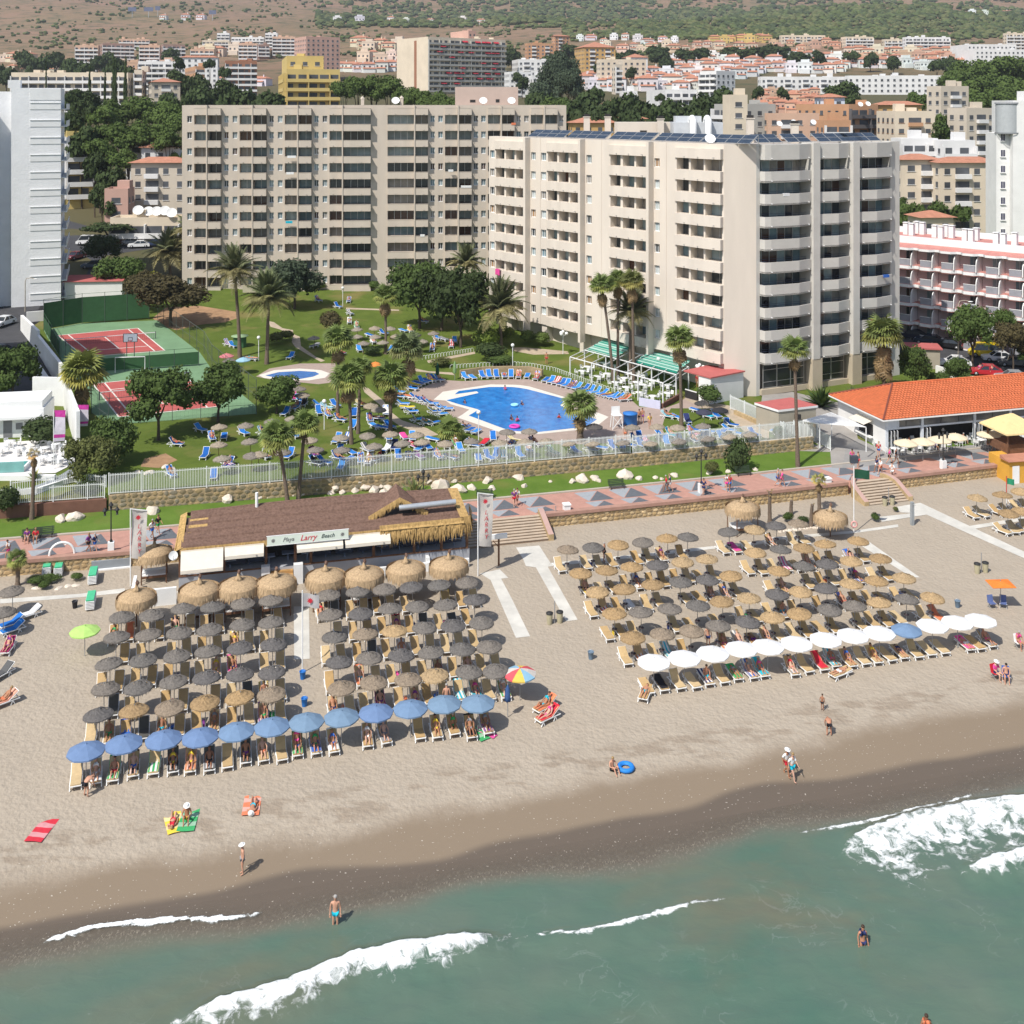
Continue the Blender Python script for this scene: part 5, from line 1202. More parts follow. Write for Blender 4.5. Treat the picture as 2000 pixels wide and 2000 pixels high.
   # the name board: Playa Larry Beach
 c = MB(); c.box(-3.35,-.05,-.36,3.35,.05,.36,0); c.box(-3.4,-.06,-.40,3.4,.06,-.362,1); c.box(-3.4,-.06,.362,3.4,.06,.40,1)
 bx = -Lh+10.7; sg = obj('name_board',c.mesh('name_board',[M('board_mint',(.60,.66,.58),.6,.04,2),WHITE]),root,(bx,y0-.9,ez+.22),rot=(rad(-8),0,0))
 for t, x, mt, sz in(('Playa',-1.62,M('sign_grey',(.16,.16,.15),.6),.46),('Larry',.0,RED,.62),('Beach',1.62,M('sign_dark',(.05,.07,.06),.6),.46)):
  obj('lettering',text_mesh(t,sz,mt,.35),sg,(x,-.062,0),rot=(rad(90),0,0))
 for x in(-2.85,2.85): obj('emblem',sunstar(.2,M('sign_grey')),sg,(x,-.052,0),rot=(rad(90),0,0))
 c = MB();
 for k in range(5): c.box(-Lh+7.7,y0-.35*(5-k),-.5,-Lh+9.5,y0-.35*(4-k)-.003,.05+k*.22,0)
 obj('step',c.mesh('step',M('plank_step',(.42,.24,.09),.8,.2,3)),root)
 c = MB(); c.box(-Lh+9.55,y0-.6,-.3,-Lh+10.3,y0-.01,fz+.3,0); c.box(-Lh+6.9,y0-.5,-.3,-Lh+7.6,y0-.01,fz+.35,0); obj('pier',c.mesh('pier',WHITE),root)
 c = MB(); c.tube([(-Lh+6.6,1.5,5.0),(-Lh+6.6,1.5,6.5)],.13,10,0); obj('flue',c.mesh('flue',WHITE),root)
 c = MB(); dish(c,.36); obj('satellite_dish',c.mesh('satellite_dish',WHITE),root,(-Lh-.1,y0-.75,ez-.5),rot=(.3,0,.1))
 # white terrace walls in front
 c = MB(); c.box(-Lh-3.3,-3.4,-.6,-Lh+.2,-3.15,1.1,0); c.box(-Lh-3.3,-3.149,-.6,-Lh-3.05,-.2,1.1,0); c.box(Lh-9,-2.4,-.6,Lh-.5,-2.15,.55,0); c.box(Lh-4.2,-2.149,-.6,Lh-3.9,y0-.01,.9,0); c.box(-Lh+.2,-2.6,-.6,-Lh+6.5,-2.35,.35,0)
 obj('terrace_wall',c.mesh('terrace_wall',WHITE),root)
 return root, Lh
BAR, BL = bar()
def palapa(cz,x,y,label,r=1.45,legs=4,zr=2.15):
 g = gp(*cz(x,y),zr); q = random.Random(int(x)); o = thing('palapa',label,'straw shelter',g,BZ,'straw shelters round the bar')
 b = MB(); n = 22
 b.lathe([(r*.98,zr-.1),(r*.92,zr+.14),(r*.68,zr+.42),(r*.36,zr+.6),(.3,zr+.63),(.36,zr+.66),(.16,zr+.8),(.06,zr+1.15),(.0,zr+1.17)],n,0,sm=True,jag=lambda i,k:(q.uniform(-.03,.03),q.uniform(-.03,.03)))
 ring = [(r*math.cos(2*math.pi*k/n),-r*math.sin(2*math.pi*k/n),zr+.12)for k in range(n+1)]
 for dz in(0,.12): fringe(b,[(x_,y_,z+dz)for x_,y_,z in ring],.75,0,q,13,-.06)
 obj('canopy',b.mesh('canopy',M('palapa_straw',(.42,.30,.18),.95,.3,8,.03,25,.1,local=True,stretch=(1,1,.3))),o)
 c = MB(); c.ell((.05,0,zr+1.2),(.14,.14,.2),7,5,0,.15,q); obj('tuft',c.mesh('tuft',OLDTH),o)
 pm = MB()
 if legs==1: pm.tube([(0,0,-.3),(0,0,zr+.65)],.06,7); obj('pole',pm.mesh('pole',WOOD),o)
 else:
  pm.tube([(0,0,-.3),(0,0,zr+.1)],.05,6); pme = pm.mesh('pole',WOOD)
  for a, c_ in((-1,-1),(1,-1),(1,1),(-1,1)): obj('pole',pme,o,(a*r*.66,c_*r*.6,0))
  t = MB(); t.box(-r*.66,-.5,.5,r*.66,.5,.58,0); t.box(-r*.66,.5,.3,r*.66,.56,.75,0); obj('bed',t.mesh('bed',[WHITE]),o)
  t = MB(); t.box(-r*.66,-.56,.32,r*.66,-.5,.5,0); obj('bed_frame',t.mesh('bed_frame',WOOD),o)
for i, (cz,x,y,lab,lg)in enumerate(((R1,1165,700,'bushy straw shelter behind the left banner',4),(R1,1030,1040,'straw shelter on one pole left of the white terrace wall',1),(R1,1505,985,'first straw shelter from left in front of the bar',4),(R1,1800,955,'second straw shelter from left in front of the bar',4),(R2,150,930,'straw shelter just left of the wooden bar steps',4),(R2,525,885,'straw shelter just right of the wooden bar steps',4),(R2,815,870,'straw shelter below the middle awning of the bar',4),(R2,1130,825,'single pole straw shelter below the bushy eave',1),(R2,1455,795,'rightmost straw shelter of the bar row',1),(R3,1740,360,'straw beach hut with draped white net against the wall',4))):
 palapa(cz,x,y,lab,1.62 if i>1 else 1.5,lg)
palapa(R4,470,430,'big dark reed parasol beside the rock garden',1.55,1,1.75)
def banner(cz,x,y,xt,yt,label,txt,wpx):
 g = gp(*cz(x,y)); s = F/g.y; h = (cz(x,y)[1]-cz(x,yt)[1])/s; o = thing('banner',label,'banner',g,BZ,'tall bar banners')
 b = MB(); b.tube([(0,0,-.3),(0,0,h)],.05,8); b.beam((0,0,h-.03),(1.35,0,h-.3),.06,.06); obj('mast',b.mesh('mast',WHITE),o)
 b = MB(); m = 8; wd = 1.25; hb = h*.62;
 for k in range(m+1):
  t = k/m
  for j in range(4): f = j/3; b.v.append((.08+wd*f*(1-.12*t),.14*math.sin(f*3+t*4),h-.1-.25*f-hb*t))
 b.add([],[]);
 for k in range(m):
  for j in range(3): b.f.append((k*4+j,k*4+4+j,k*4+5+j,k*4+1+j)); b.m.append(0); b.s.append(True)
 fl = obj('flag',b.mesh('flag',M('banner_white',(.62,.58,.54),.9,.1,2,trans=.25)),o)
 vt = ''.join(c+'\n' for c in txt).strip(); obj('lettering',text_mesh(vt,.52,RED,.2,.004),fl,(.68,-.16,h-.55-hb*.5),rot=(rad(90),0,0))
 obj('emblem',sunstar(.26,RED),fl,(.62,-.17,h-.75),rot=(rad(90),0,0))
banner(R1,985,945,0,360,'white banner with red lettering on a mast left of the bar','LARRY',0)
banner(R2,1675,870,0,240,'white banner with red lettering on a mast right of the bar','LARRY',0)
def flagpole(g,h,label,col,fw,fh,zt,mcol=WHITE,emblem=False,base=None):
 o = thing('flagpole',label,'flagpole',g,0,'flagpoles on the beach'); b = MB(); b.tube([(0,0,-.3),(0,0,h)],.045,8); obj('mast',b.mesh('mast',mcol),o)
 b = MB();
 for k in range(6):
  t = k/5
  for z in(0,1): b.v.append((.06+fw*t,.1*math.sin(t*6),zt-fh*z-.12*t))
 for k in range(5): b.f.append((2*k,2*k+1,2*k+3,2*k+2)); b.m.append(0); b.s.append(True)
 fl = obj('flag',b.mesh('flag',M('flag_%d'%int(col[1]*99),col,.9,.1,2,trans=.2)),o)
 if emblem: obj('emblem',sunstar(.25,RED),fl,(fw*.5,-.12,zt-fh*.5),rot=(rad(90),0,0))
 return o
g = gp(*R2(350,1600)); flagpole(g,5.9,'white pole with grey pennant at the walkway end',(.5,.48,.48),1.15,.95,5.7,emblem=True)
g = gp(*R4(648,545)); o = flagpole(g,6.6,'tall white lifeguard pole with dark green flag and sign box',(.02,.09,.05),1.4,.85,6.0)
b = MB(); b.box(-.35,-.2,6.6,.35,.2,7.25,0); obj('sign_box',b.mesh('sign_box',M('box_dark',(.06,.07,.09),.4)),o); b = MB(); b.lathe([(.2,0),(.27,.06),(.34,0),(.27,-.06),(.2,0)],14); b.v = [(x,z-.1,y+.85)for x,y,z in b.v]; obj('life_ring',b.mesh('life_ring',M('ring_pink',(.7,.35,.33),.6)),o)
g = gp(*R4(1800,350)); b = MB(); o = flagpole(g,3.0,'red and white mast with a green flag by the kiosk',(.03,.28,.15),.7,.6,2.9); b.tube([(0,0,1.2),(0,0,3.1)],.05,8); obj('mast_top',b.mesh('mast_top',M('mast_red',(.5,.08,.06),.5)),o)
# bins, buckets, boxes and other small things
def bucket(cz,x,y,label,col,r=.22,h=.5,group='litter buckets on the sand'):
 g = gp(*cz(x,y)); o = thing('litter_bucket',label,'bucket',g,0,group); b = MB(); b.lathe([(r*.75,0),(r,h),(r*1.1,h+.02),(r*1.1,h+.06),(r*.92,h+.06),(r*.6,.05),(0,.05)],12); obj('bucket_body',b.mesh('bucket_body',PAINT),o,color=col)
 b = MB(); b.tube([(r,0,h),(r*.5,0,h+.2),(-r*.5,0,h+.2),(-r,0,h)],.012,4); obj('handle',b.mesh('handle',ALU),o)
bucket(R2,352,1645,'blue litter bucket at the foot of the pennant pole',(.02,.16,.5)); bucket(R2,365,1850,'blue litter bucket between the left and middle blocks',(.02,.16,.5))
bucket(R3,595,1495,'grey blue bucket alone on open sand left of right block',(.14,.2,.27)); bucket(R4,1430,1105,'grey blue bucket alone on the sand right of right block',(.14,.2,.27)); bucket(R1,565,1110,'black bucket below the green topped lounger stack',(.02,.02,.025)); bucket(R1,668,805,'blue bucket at the ramp by the shower arch',(.03,.2,.5),.2,.4)
def twin_bins(cz,x,y,label):
 g = gp(*cz(x,y)); o = thing('litter_bins',label,'litter bins',g,BZ,'paired litter bins'); b = MB(); b.tube([(0,0,-.2),(0,0,1.75)],.04,6); obj('post',b.mesh('post',POLE),o)
 b = MB(); b.lathe([(.2,0),(.26,.75),(.26,.78)],12); bm_ = b.mesh('bin',M('bin_beige',(.4,.36,.24),.7,.1,3)); b = MB(); b.lathe([(.28,.78),(.28,.88),(.1,.96),(0,.96)],12); lm = b.mesh('lid',INK)
 for s in(-.42,.42): q = obj('bin',bm_,o,(s,0,0)); obj('lid',lm,q)
twin_bins(R3,322,1225,'two beige litter bins on a post between the two walkways'); twin_bins(R4,1610,845,'two beige litter bins on a post, open sand at right'); twin_bins(R3,330,480,'two dark litter bins against the wall by the steps'); twin_bins(R4,910,335,'beige and black litter bin beside the curved steps')
def lounger_stack(cz,x,y,label):
 g = gp(*cz(x,y)); o = thing('lounger_stack',label,'lounger stack',g,BZ,'stacked loungers beside the shower'); b = MB()
 b.box(-.34,-.95,0,.34,.95,.05,0); pm = b.mesh('stacked_frame',WHITE)
 for k in range(6): obj('stacked_frame',pm,o,(0,.01*k,.12+k*.11))
 b = MB(); b.box(-.3,-.9,0,.3,.9,.08,0); obj('top_pad',b.mesh('top_pad',PAD),o,(0,.05,.76),color=(.08,.45,.24)); b = MB()
 for y_ in(-.7,.7): b.box(-.3,y_-.05,0,.3,y_+.05,.12,0)
 obj('feet',b.mesh('feet',WHITE),o)
for x, y, lab in((360,840,'stack of loungers with green pad under the shower arch, left'),(447,845,'stack of loungers with green pad under the shower arch, right'),(702,905,'stack of loungers with green pad in front of the ramp'),(685,1095,'stack of loungers with green pad nearest the sea')): lounger_stack(R1,x,y,lab)
def arch():
 g = gp(*R1(468,800)); o = thing('shower_arch','white rounded shower arch over the loungers below the promenade','shower arch',g,BZ); b = MB(); n = 12
 b.tube([(-1.0,0,-.3),(-1.0,0,1.1)]+[(-1.0*math.cos(math.pi*k/n),0,1.1+1.0*math.sin(math.pi*k/n))for k in range(1,n)]+[(1.0,0,1.1),(1.0,0,-.3)],.1,8); obj('arch_tube',b.mesh('arch_tube',WHITE),o)
 b = MB(); b.lathe([(.03,0),(.14,-.08),(.16,-.1),(0,-.1)],8); obj('shower_head',b.mesh('shower_head',ALU),o,(.3,0,2.0))
arch()
def ramp():
 p = [gp(*R1(*q))for q in((690,690),(1000,690),(985,800),(690,830))]; o = thing('boat_ramp','grey concrete ramp wall beside the left banner','ramp',p[3]); O = Vector(p[3]); b = MB()
 b.prism([tuple(q-O)[:2]for q in p],-.4,.75,0); obj('ramp_body',b.mesh('ramp_body',M('ramp_grey',(.26,.28,.30),.9,.1,1)),o); q = MB(); a, c = p[3]-O, p[2]-O; q.beam(a+Vector((0,-.12,.02)),c+Vector((0,-.12,.02)),.22,.16); obj('ramp_kerb',q.mesh('ramp_kerb',WHITE),o)
ramp()
def kiosk():
 g = gp(1975,945); o = thing('kiosk','small orange kiosk with a white door and tiled roof on the beach','kiosk',g,rad(12)); b = MB(); b.box(-.25,0,-.4,5,3.4,2.35,0); obj('wall',b.mesh('wall',M('orange_wall',(.62,.33,.05),.85,.06,1)),o)
 b = MB(); b.box(.15,-.05,-.2,.95,-.002,1.85,0); obj('door',b.mesh('door',WHITE),o); b = MB(); b.prism([(-.5,-.3),(5.2,-.3),(5.2,1.2),(-.5,1.2)],2.36,lambda x,y:2.4+.35*(y+.3)/1.5,0); obj('roof',b.mesh('roof',REDTILE),o)
 b = MB();
 for x, y in((1.2,2.2),(4.8,2.2),(1.2,5.6),(4.8,5.6)): q = MB(); q.beam((x,y,2.3),(x,y,4.6),.14,.14); obj('post',q.mesh('post',WOOD),o)
 b = MB(); b.lathe([(3.4,4.55),(3.35,4.7),(1.6,5.6),(.1,6.2)],4,0,(3,3.9,0),sm=False); b.v = [(3+((x-3)*.707-(y-3.9)*.707),3.9+((x-3)*.707+(y-3.9)*.707),z)for x,y,z in b.v]
 obj('canopy',b.mesh('canopy',M('kiosk_canvas',(.68,.52,.26),.9,.06,2)),o); b = MB(); b.box(1.3,2.3,2.36,4.7,5.5,3.3,0); obj('counter',b.mesh('counter',WOOD),o)
kiosk()
def boulder_mesh(seed):
 r = random.Random(seed); b = MB(); bm = bmesh.new(); bmesh.ops.create_icosphere(bm,subdivisions=2,radius=1)
 pl = [Vector((r.uniform(-1,1),r.uniform(-1,1),r.uniform(-.3,1))).normalized()*1 for _ in range(9)]
 for v in bm.verts:
  for p in pl:
   d = v.co.dot(p)-r.uniform(.62,.66)
   if d>0: v.co -= p*d
  v.co += Vector((r.uniform(-.03,.03),r.uniform(-.03,.03),r.uniform(-.03,.03)))
 me = bpy.data.meshes.new('boulder'); bm.to_mesh(me); bm.free(); me.materials.append(M('limestone',(.62,.54,.45),.95,.12,2.5,.04,6)); return me
BO = [boulder_mesh(i)for i in range(6)]
def rocks(cz,lst,where):
 for i, (x,y,wz)in enumerate(sorted(lst)):
  g = gp(*cz(x,y)); wd = wz/3.864*g.y/F*.62; o = obj('boulder',BO[(i*5+int(x))%6],None,g+Vector((0,0,wd*.18)),RN.uniform(0,6),scale=(wd,wd*RN.uniform(.7,1),wd*RN.uniform(.5,.75)))
  tag(o,f'pale limestone boulder, {nth(i+1)} from left {where}','boulder','boulders on the grass verge')
rocks(G6,[(290,1805,50),(355,1800,55),(470,1765,70),(570,1790,70),(600,1750,100),(705,1720,80),(770,1705,80),(825,1745,90),(745,1775,80),(655,1790,60),(890,1780,90),(935,1735,75),(960,1790,70),(995,1755,85),(1035,1790,85),(1090,1725,50),(1305,1700,80),(1405,1690,75),(1485,1695,80),(1400,1755,150),(1530,1770,130),(1625,1755,85),(1745,1705,90),(1780,1760,60),(1305,1800,80),(1240,1800,50),(85,1800,45),(90,1822,50),(30,1820,60)],'behind the thatched bar')
rocks(G7,[(50,1678,90),(95,1740,60),(288,1705,28),(455,1707,60),(525,1695,110),(625,1685,75),(655,1702,45),(850,1665,130),(960,1685,62),(1080,1675,45),(1130,1687,35),(1225,1660,65),(1490,1640,70),(1630,1630,50),(1835,1615,45)],'along the promenade verge')
rocks(R1,[(455,450,100),(570,440,125),(1150,390,110),(1718,290,120),(1868,290,30)],'on the lawn left of the bar')
rocks(G5,[(1250,1598,65),(1040,1637,55),(1110,1645,55),(1300,1630,70),(1140,1638,60)],'behind the left fence')
def bench(cz,x,y,label,rz=0):
 g = gp(*cz(x,y)); o = thing('park_bench',label,'bench',g,BZ+rz,'benches facing the promenade'); sl = MB(); sl.box(-.85,-.05,0,.85,.05,.03,0); sm_ = sl.mesh('slat',M('bench_green',(.035,.055,.03),.6,.1,4))
 for k in range(4): obj('slat',sm_,o,(0,-.2+.13*k,.43))
 for k in range(3): obj('slat',sm_,o,(0,.27+.03*k,.55+.14*k),rot=(rad(75),0,0))
 b = MB(); b.beam((0,-.22,0),(0,-.22,.43),.05,.05); b.beam((0,.25,0),(0,.34,.9),.05,.05); b.beam((0,-.25,.41),(0,.27,.41),.05,.04); lm = b.mesh('leg',INK)
 for s in(-.7,.7): obj('leg',lm,o,(s,0,0))
bench(R1,330,580,'dark bench on the lawn edge with two people sitting'); bench(R3,790,210,'dark green bench on a pad beside the promenade, middle'); bench(R3,1745,110,'dark bench under the shrub by the stone wall'); bench(R2,1730,290,'dark bench behind the right banner')
def lamp(g,label,h=3.9,base=True):
 o = thing('street_lamp',label,'street lamp',g,BZ,'black promenade lamps'); b = MB();
 if base: b.box(-.26,-.26,-.8,.26,.26,.9,0); obj('plinth',b.mesh('plinth',WHITE),o)
 b = MB(); b.tube([(0,0,.85),(0,0,1.2),(0,0,h)],[.11,.06,.045],8); b.beam((-.5,0,h-.25),(.5,0,h-.25),.05,.05); b.lathe([(.1,.9),(.14,1.0),(.07,1.15)],8); obj('post',b.mesh('post',INK),o)
 b = MB(); b.lathe([(.05,.35),(.2,.1),(.22,.05),(.1,0),(.09,-.3),(.13,-.32)],8); lm = b.mesh('lantern',INK)
 for s in(-.5,.5): obj('lantern',lm,o,(s,0,h-.35))
 obj('lantern',lm,o,(0,0,h+.1))
lamp(gp(*R1(838,690)),'black lamp post on white plinth, left of the left banner'); lamp(gp(*R3(1428,240)),'black lamp post on white plinth, above the straw beach hut'); lamp(gp(*R4(1322,60)),'black lamp post on white plinth, before the cream parasols')
lamp(gp(*R2(1262,300)),'slim black lamp post behind the agave',2.6,False)
def plinth(cz,x,y,label):
 g = gp(*cz(x,y)); o = thing('white_plinth',label,'plinth',g,BZ,'white plinths on the promenade wall'); b = MB(); b.box(-.3,-.3,-.6,.3,.3,.75,0); b.box(-.36,-.36,.751,.36,.36,.86,0); obj('plinth_body',b.mesh('plinth_body',WHITE),o)
plinth(R3,412,390,'white plinth on the wall at the wide steps'); plinth(R4,448,190,'white plinth on the wall behind the young palms')
def info_sign():
 g = gp(*R2(1832,790)); o = thing('notice_board','white notice board on a brown post beside the wide steps','notice board',g,BZ); b = MB(); b.beam((0,0,-.2),(0,0,2.4),.14,.14); b.beam((0,-.02,1.6),(-.5,-.02,2.2),.07,.07); obj('post',b.mesh('post',WOOD),o); b = MB(); b.box(-.75,-.1,2.35,.75,.1,2.75,0); obj('board',b.mesh('board',WHITE),o)
info_sign()
def totem():
 g = gp(*R4(1088,485)); o = thing('foot_shower','grey foot shower column on wet sand by the walkway','foot shower',g,BZ); b = MB(); b.box(-.14,-.14,-.2,.14,.14,2.2,0); obj('column',b.mesh('column',M('totem_grey',(.3,.32,.33),.5,.1,2)),o); b = MB(); b.tube([(0,-.14,2.0),(0,-.5,2.05)],.03,6); obj('spout',b.mesh('spout',ALU),o)
totem()
# ================================================================ RESTAURANT WITH ORANGE ROOF
def restaurant():
 E = [gp(*G8(*p))for p in((885,1480),(2020,1372))]; A = E[0]; D = (E[1]-E[0]); D.z = 0; D.normalize(); rz = math.atan2(D.y,D.x)
 root = thing('restaurant','white glazed restaurant with long orange tiled roof by the promenade','restaurant',(A.x,A.y,3.6),rz)
 L_ = 34; dp = 9.5; h = 3.6
 b = MB(); b.box(0,0,-.5,.25,dp,h,0); b.box(0,dp-.2,-.5,L_,dp,h,0); b.box(.25,2.6,-.4,L_,2.65,h-.2,1); obj('wall',b.mesh('wall',[WHITE2,DARK]),root)
 cl = MB(); cl.box(-.14,-.14,-.4,.14,.14,h,0); cm = cl.mesh('column',M('blue_white',(.62,.66,.7),.6,.05,2))
 for x in(.15,4.7,11.6,16.4,20.9,25.4,29.9): obj('column',cm,root,(x,-.02,0))
 b = MB(); b.box(.3,-.06,h-.22,L_,.06,h,0); b.box(.3,-.05,h-1.35,L_,.05,h-1.15,0); obj('beam',b.mesh('beam',M('blue_white')),root)
 wm = MB(); wm.box(0,-.02,0,2.2,.02,.9,0); wme = wm.mesh('transom',M('transom_glass',(.10,.11,.12),.15,.2,1,spec=.6))
 for i in range(14): obj('transom',wme,root,(.4+i*2.28,.0,h-1.14))
 fd = MB()
 for z in(0,2.1): fd.box(0,0,z,.62,.04,z+.07,0)
 for x in(0,.56): fd.box(x,0,.071,x+.06,.04,2.099,0)
 fd.box(.061,.01,.072,.559,.03,2.098,1); fme = fd.mesh('folding_door',[WHITE,M('door_glass',(.3,.33,.36),.1,.1,1)])
 for x in(.5,.9,1.3,5.1,5.5,11.3,11.9,12.3,17.0,17.4,21.4,26): obj('folding_door',fme,root,(x,-.5,.02),rad(70))
 sg = MB(); sg.box(.3,-.12,h-1.2,1.7,-.06,h-.3,0); obj('sign_board',sg.mesh('sign_board',M('pale_sign',(.55,.6,.66),.6)),root)
 # hipped roof laid in rows of tiles, every row lapping the next
 ev = h+.02; oh = .75; rt = h+2.0; hx = 4.9; mid = dp/2+1.0; rr = MB()
 b = MB(); b.add([(-oh,-oh,ev),(L_,-oh,ev),(L_,mid,rt),(hx,mid,rt),(-oh,dp+oh,ev),(L_,dp+oh,ev)],[(0,1,2,3),(0,3,4),(3,2,5,4)]); b.add([(-oh,-oh,ev-.1),(L_,-oh,ev-.1),(L_,dp+oh,ev-.1),(-oh,dp+oh,ev-.1)],[(0,3,2,1)],1); b.box(-oh,-oh-.02,ev-.16,L_,-oh+.05,ev-.0,1); b.box(-oh-.02,-oh+.051,ev-.16,-oh+.05,dp+oh,ev-.0,1)
 OR = M('orange_roof_tile',(.56,.15,.06),.8,.14,1.6,.015,14)
 roof = obj('roof',b.mesh('roof',[OR,WHITE]),root)
 q = MB(); n = 17
 for k in range(n):
  t0, t1 = k/n, (k+1)/n; P = lambda t: (-oh+(hx+oh)*t,-oh+(mid+oh)*t,ev+(rt-ev)*t)
  x0, y0, z0 = P(t0); x1, y1, z1 = P(t1)
  m = max(6,int((L_-x0)/.42))
  for i in range(m):
   a = x0+(L_-x0)*i/m; c = x0+(L_-x0)*(i+1)/m; d = (x1-x0)*(1-i/m)
   q.add([(a+.02,y0-.03,z0+.05),((a+c)/2,y0-.03,z0+.12),(c-.02,y0-.03,z0+.05),(max(a+.02,x1*.0+a),y1,z1+.02),((a+c)/2,y1,z1+.06),(c-.02,y1,z1+.02)],[(0,1,4,3),(1,2,5,4)])
  Q = lambda t: (-oh+(hx+oh)*t,dp+oh+(mid-dp-oh)*t,ev+(rt-ev)*t); X0, Y0, _ = Q(t0); X1, Y1, _ = Q(t1)
  m = max(4,int((Y0-y0)/.42))
  for i in range(m):
   a = y0+(Y0-y0)*i/m; c = y0+(Y0-y0)*(i+1)/m
   q.add([(x0-.03,a+.02,z0+.05),(x0-.03,(a+c)/2,z0+.12),(x0-.03,c-.02,z0+.05),(x1,a+.02,z1+.02),(x1,(a+c)/2,z1+.06),(x1,c-.02,z1+.02)],[(0,3,4,1),(1,4,5,2)])
 q.tube([(-oh,-oh,ev+.1),(hx,mid,rt+.1)],.11,6,1); q.tube([(-oh,dp+oh,ev+.1),(hx,mid,rt+.1)],.11,6,1); q.tube([(hx,mid,rt+.08),(L_,mid,rt+.08)],.12,6,0)
 obj('roof_tiles',q.mesh('roof_tiles',[OR,M('hip_tile',(.2,.06,.04),.8)]),root,kind='stuff')
 b = MB(); b.add([(-.02,2.2,2.75),(-.02,5.2,2.75),(-1.3,5.2,2.35),(-1.3,2.2,2.35)],[(0,1,2,3)]); obj('awning',b.mesh('awning',CREAM),root); b = MB(); b.box(-.05,2.3,.9,0.26,5.0,2.2,0); obj('hatch',b.mesh('hatch',DARK),root); b = MB(); b.box(-.5,2.2,.75,.0,5.1,.9,0); obj('counter',b.mesh('counter',WHITE),root)
 return A, D
RA, RD = restaurant()
CHM = None
def chair_kit():
 b = MB(); b.box(-.22,-.22,.42,.22,.22,.46,0); s = b.mesh('seat',WHITE); b = MB(); b.box(-.22,.2,.46,.22,.25,.85,0); b.box(-.24,-.15,.62,-.2,.2,.65,0); b.box(.2,-.15,.62,.24,.2,.65,0); k = b.mesh('backrest',WHITE)
 b = MB(); [b.beam((x,y,0),(x*.92,y*.92,.42),.035,.035)for x in(-.2,.2)for y in(-.2,.2)]; return[('seat',s),('backrest',k),('legs',b.mesh('legs',WHITE))]
CK = chair_kit(); b = MB(); b.lathe([(0,.7),(.42,.7),(.42,.73),(0,.73)],14); TT = b.mesh('tabletop',WHITE); b = MB(); b.tube([(0,0,0),(0,0,.7)],.04,6); b.lathe([(.25,0),(.25,.03),(0,.05)],10); TL_ = b.mesh('table_leg',ALU)
def table_set(pos,idx,where,nch,r,green=False):
 o = thing('cafe_table',f'round table, {nth(idx)} from left {where}','table',pos,0,f'tables {where}'); obj('tabletop',TT,o,scale=(1.25,1.25,1)); obj('table_leg',TL_,o)
 sd = ('nearest the sea','on the right','on the far side','on the left')
 for k in range(nch):
  a = -math.pi/2+2*math.pi*k/nch+r.uniform(-.2,.2); p = Vector(pos)+Vector((math.cos(a)*.8,math.sin(a)*.8,0)); p.z = pos[2]
  c = thing('cafe_chair',f'white chair {sd[k]} of {nth(idx)} table from left {where}','chair',p,a+math.pi/2+math.pi,f'chairs {where}'); place(CK,c)
r = random.Random(6)
tp = [G8(x,y)for x,y in((870,1440),(960,1500),(1010,1450),(1085,1480),(1120,1435),(1200,1470),(1250,1430),(1310,1455),(1420,1420),(1570,1410),(1620,1435),(1745,1400),(1830,1395),(1910,1380))]
for i, p in enumerate(sorted(tp)): g = gp(*p); table_set(g+Vector((0,0,.02)),i+1,'on the restaurant terrace',4,r)
def cafe_parasol(cz,x,y,i):
 g = gp(*cz(x,y),2.15); o = thing('cafe_parasol',f'cream parasol over the terrace tables, {nth(i+1)} from left','parasol',g,0,'cream terrace parasols'); obj('pole',POLEM,o); obj('canopy',CP,o,color=(.72,.62,.44)); obj('ribs',RIBS,o)
CP = parasol(1.3,2.05,.42).mesh('canopy',FABR)
for i, (x,y)in enumerate(((1040,1405),(1170,1395),(1295,1380),(1415,1360),(1665,1340),(1770,1325),(1895,1312))): cafe_parasol(G8,x,y,i)
def white_pergola():
 P_ = [gp(*G8(*p),2.4)for p in((265,1240),(480,1220),(740,1360),(390,1320))]; o = thing('slatted_pergola','white slatted pergola beside the restaurant end wall','pergola',P_[0]); O = P_[0]; z = 2.4; A, B_, C_, D_ = [Vector((p.x-O.x,p.y-O.y,z))for p in P_]
 b = MB(); b.beam((0,0,0),(0,0,1.1),.025,.03); sl = None
 for k in range(20):
  t = k/19; a = A.lerp(D_,t); c = B_.lerp(C_,t); q = MB(); q.beam(a,c,.1,.05); obj('slat',q.mesh('slat',WHITE),o)
 q = MB(); q.beam(A-Vector((0,0,.06)),D_-Vector((0,0,.06)),.1,.1); q.beam(B_-Vector((0,0,.06)),C_-Vector((0,0,.06)),.1,.1); obj('beam',q.mesh('beam',WHITE),o)
 for p in(A,B_,C_,D_): q = MB(); q.beam(p-Vector((0,0,z+.3)),p-Vector((0,0,.11)),.09,.09); obj('post',q.mesh('post',WHITE),o)
white_pergola()
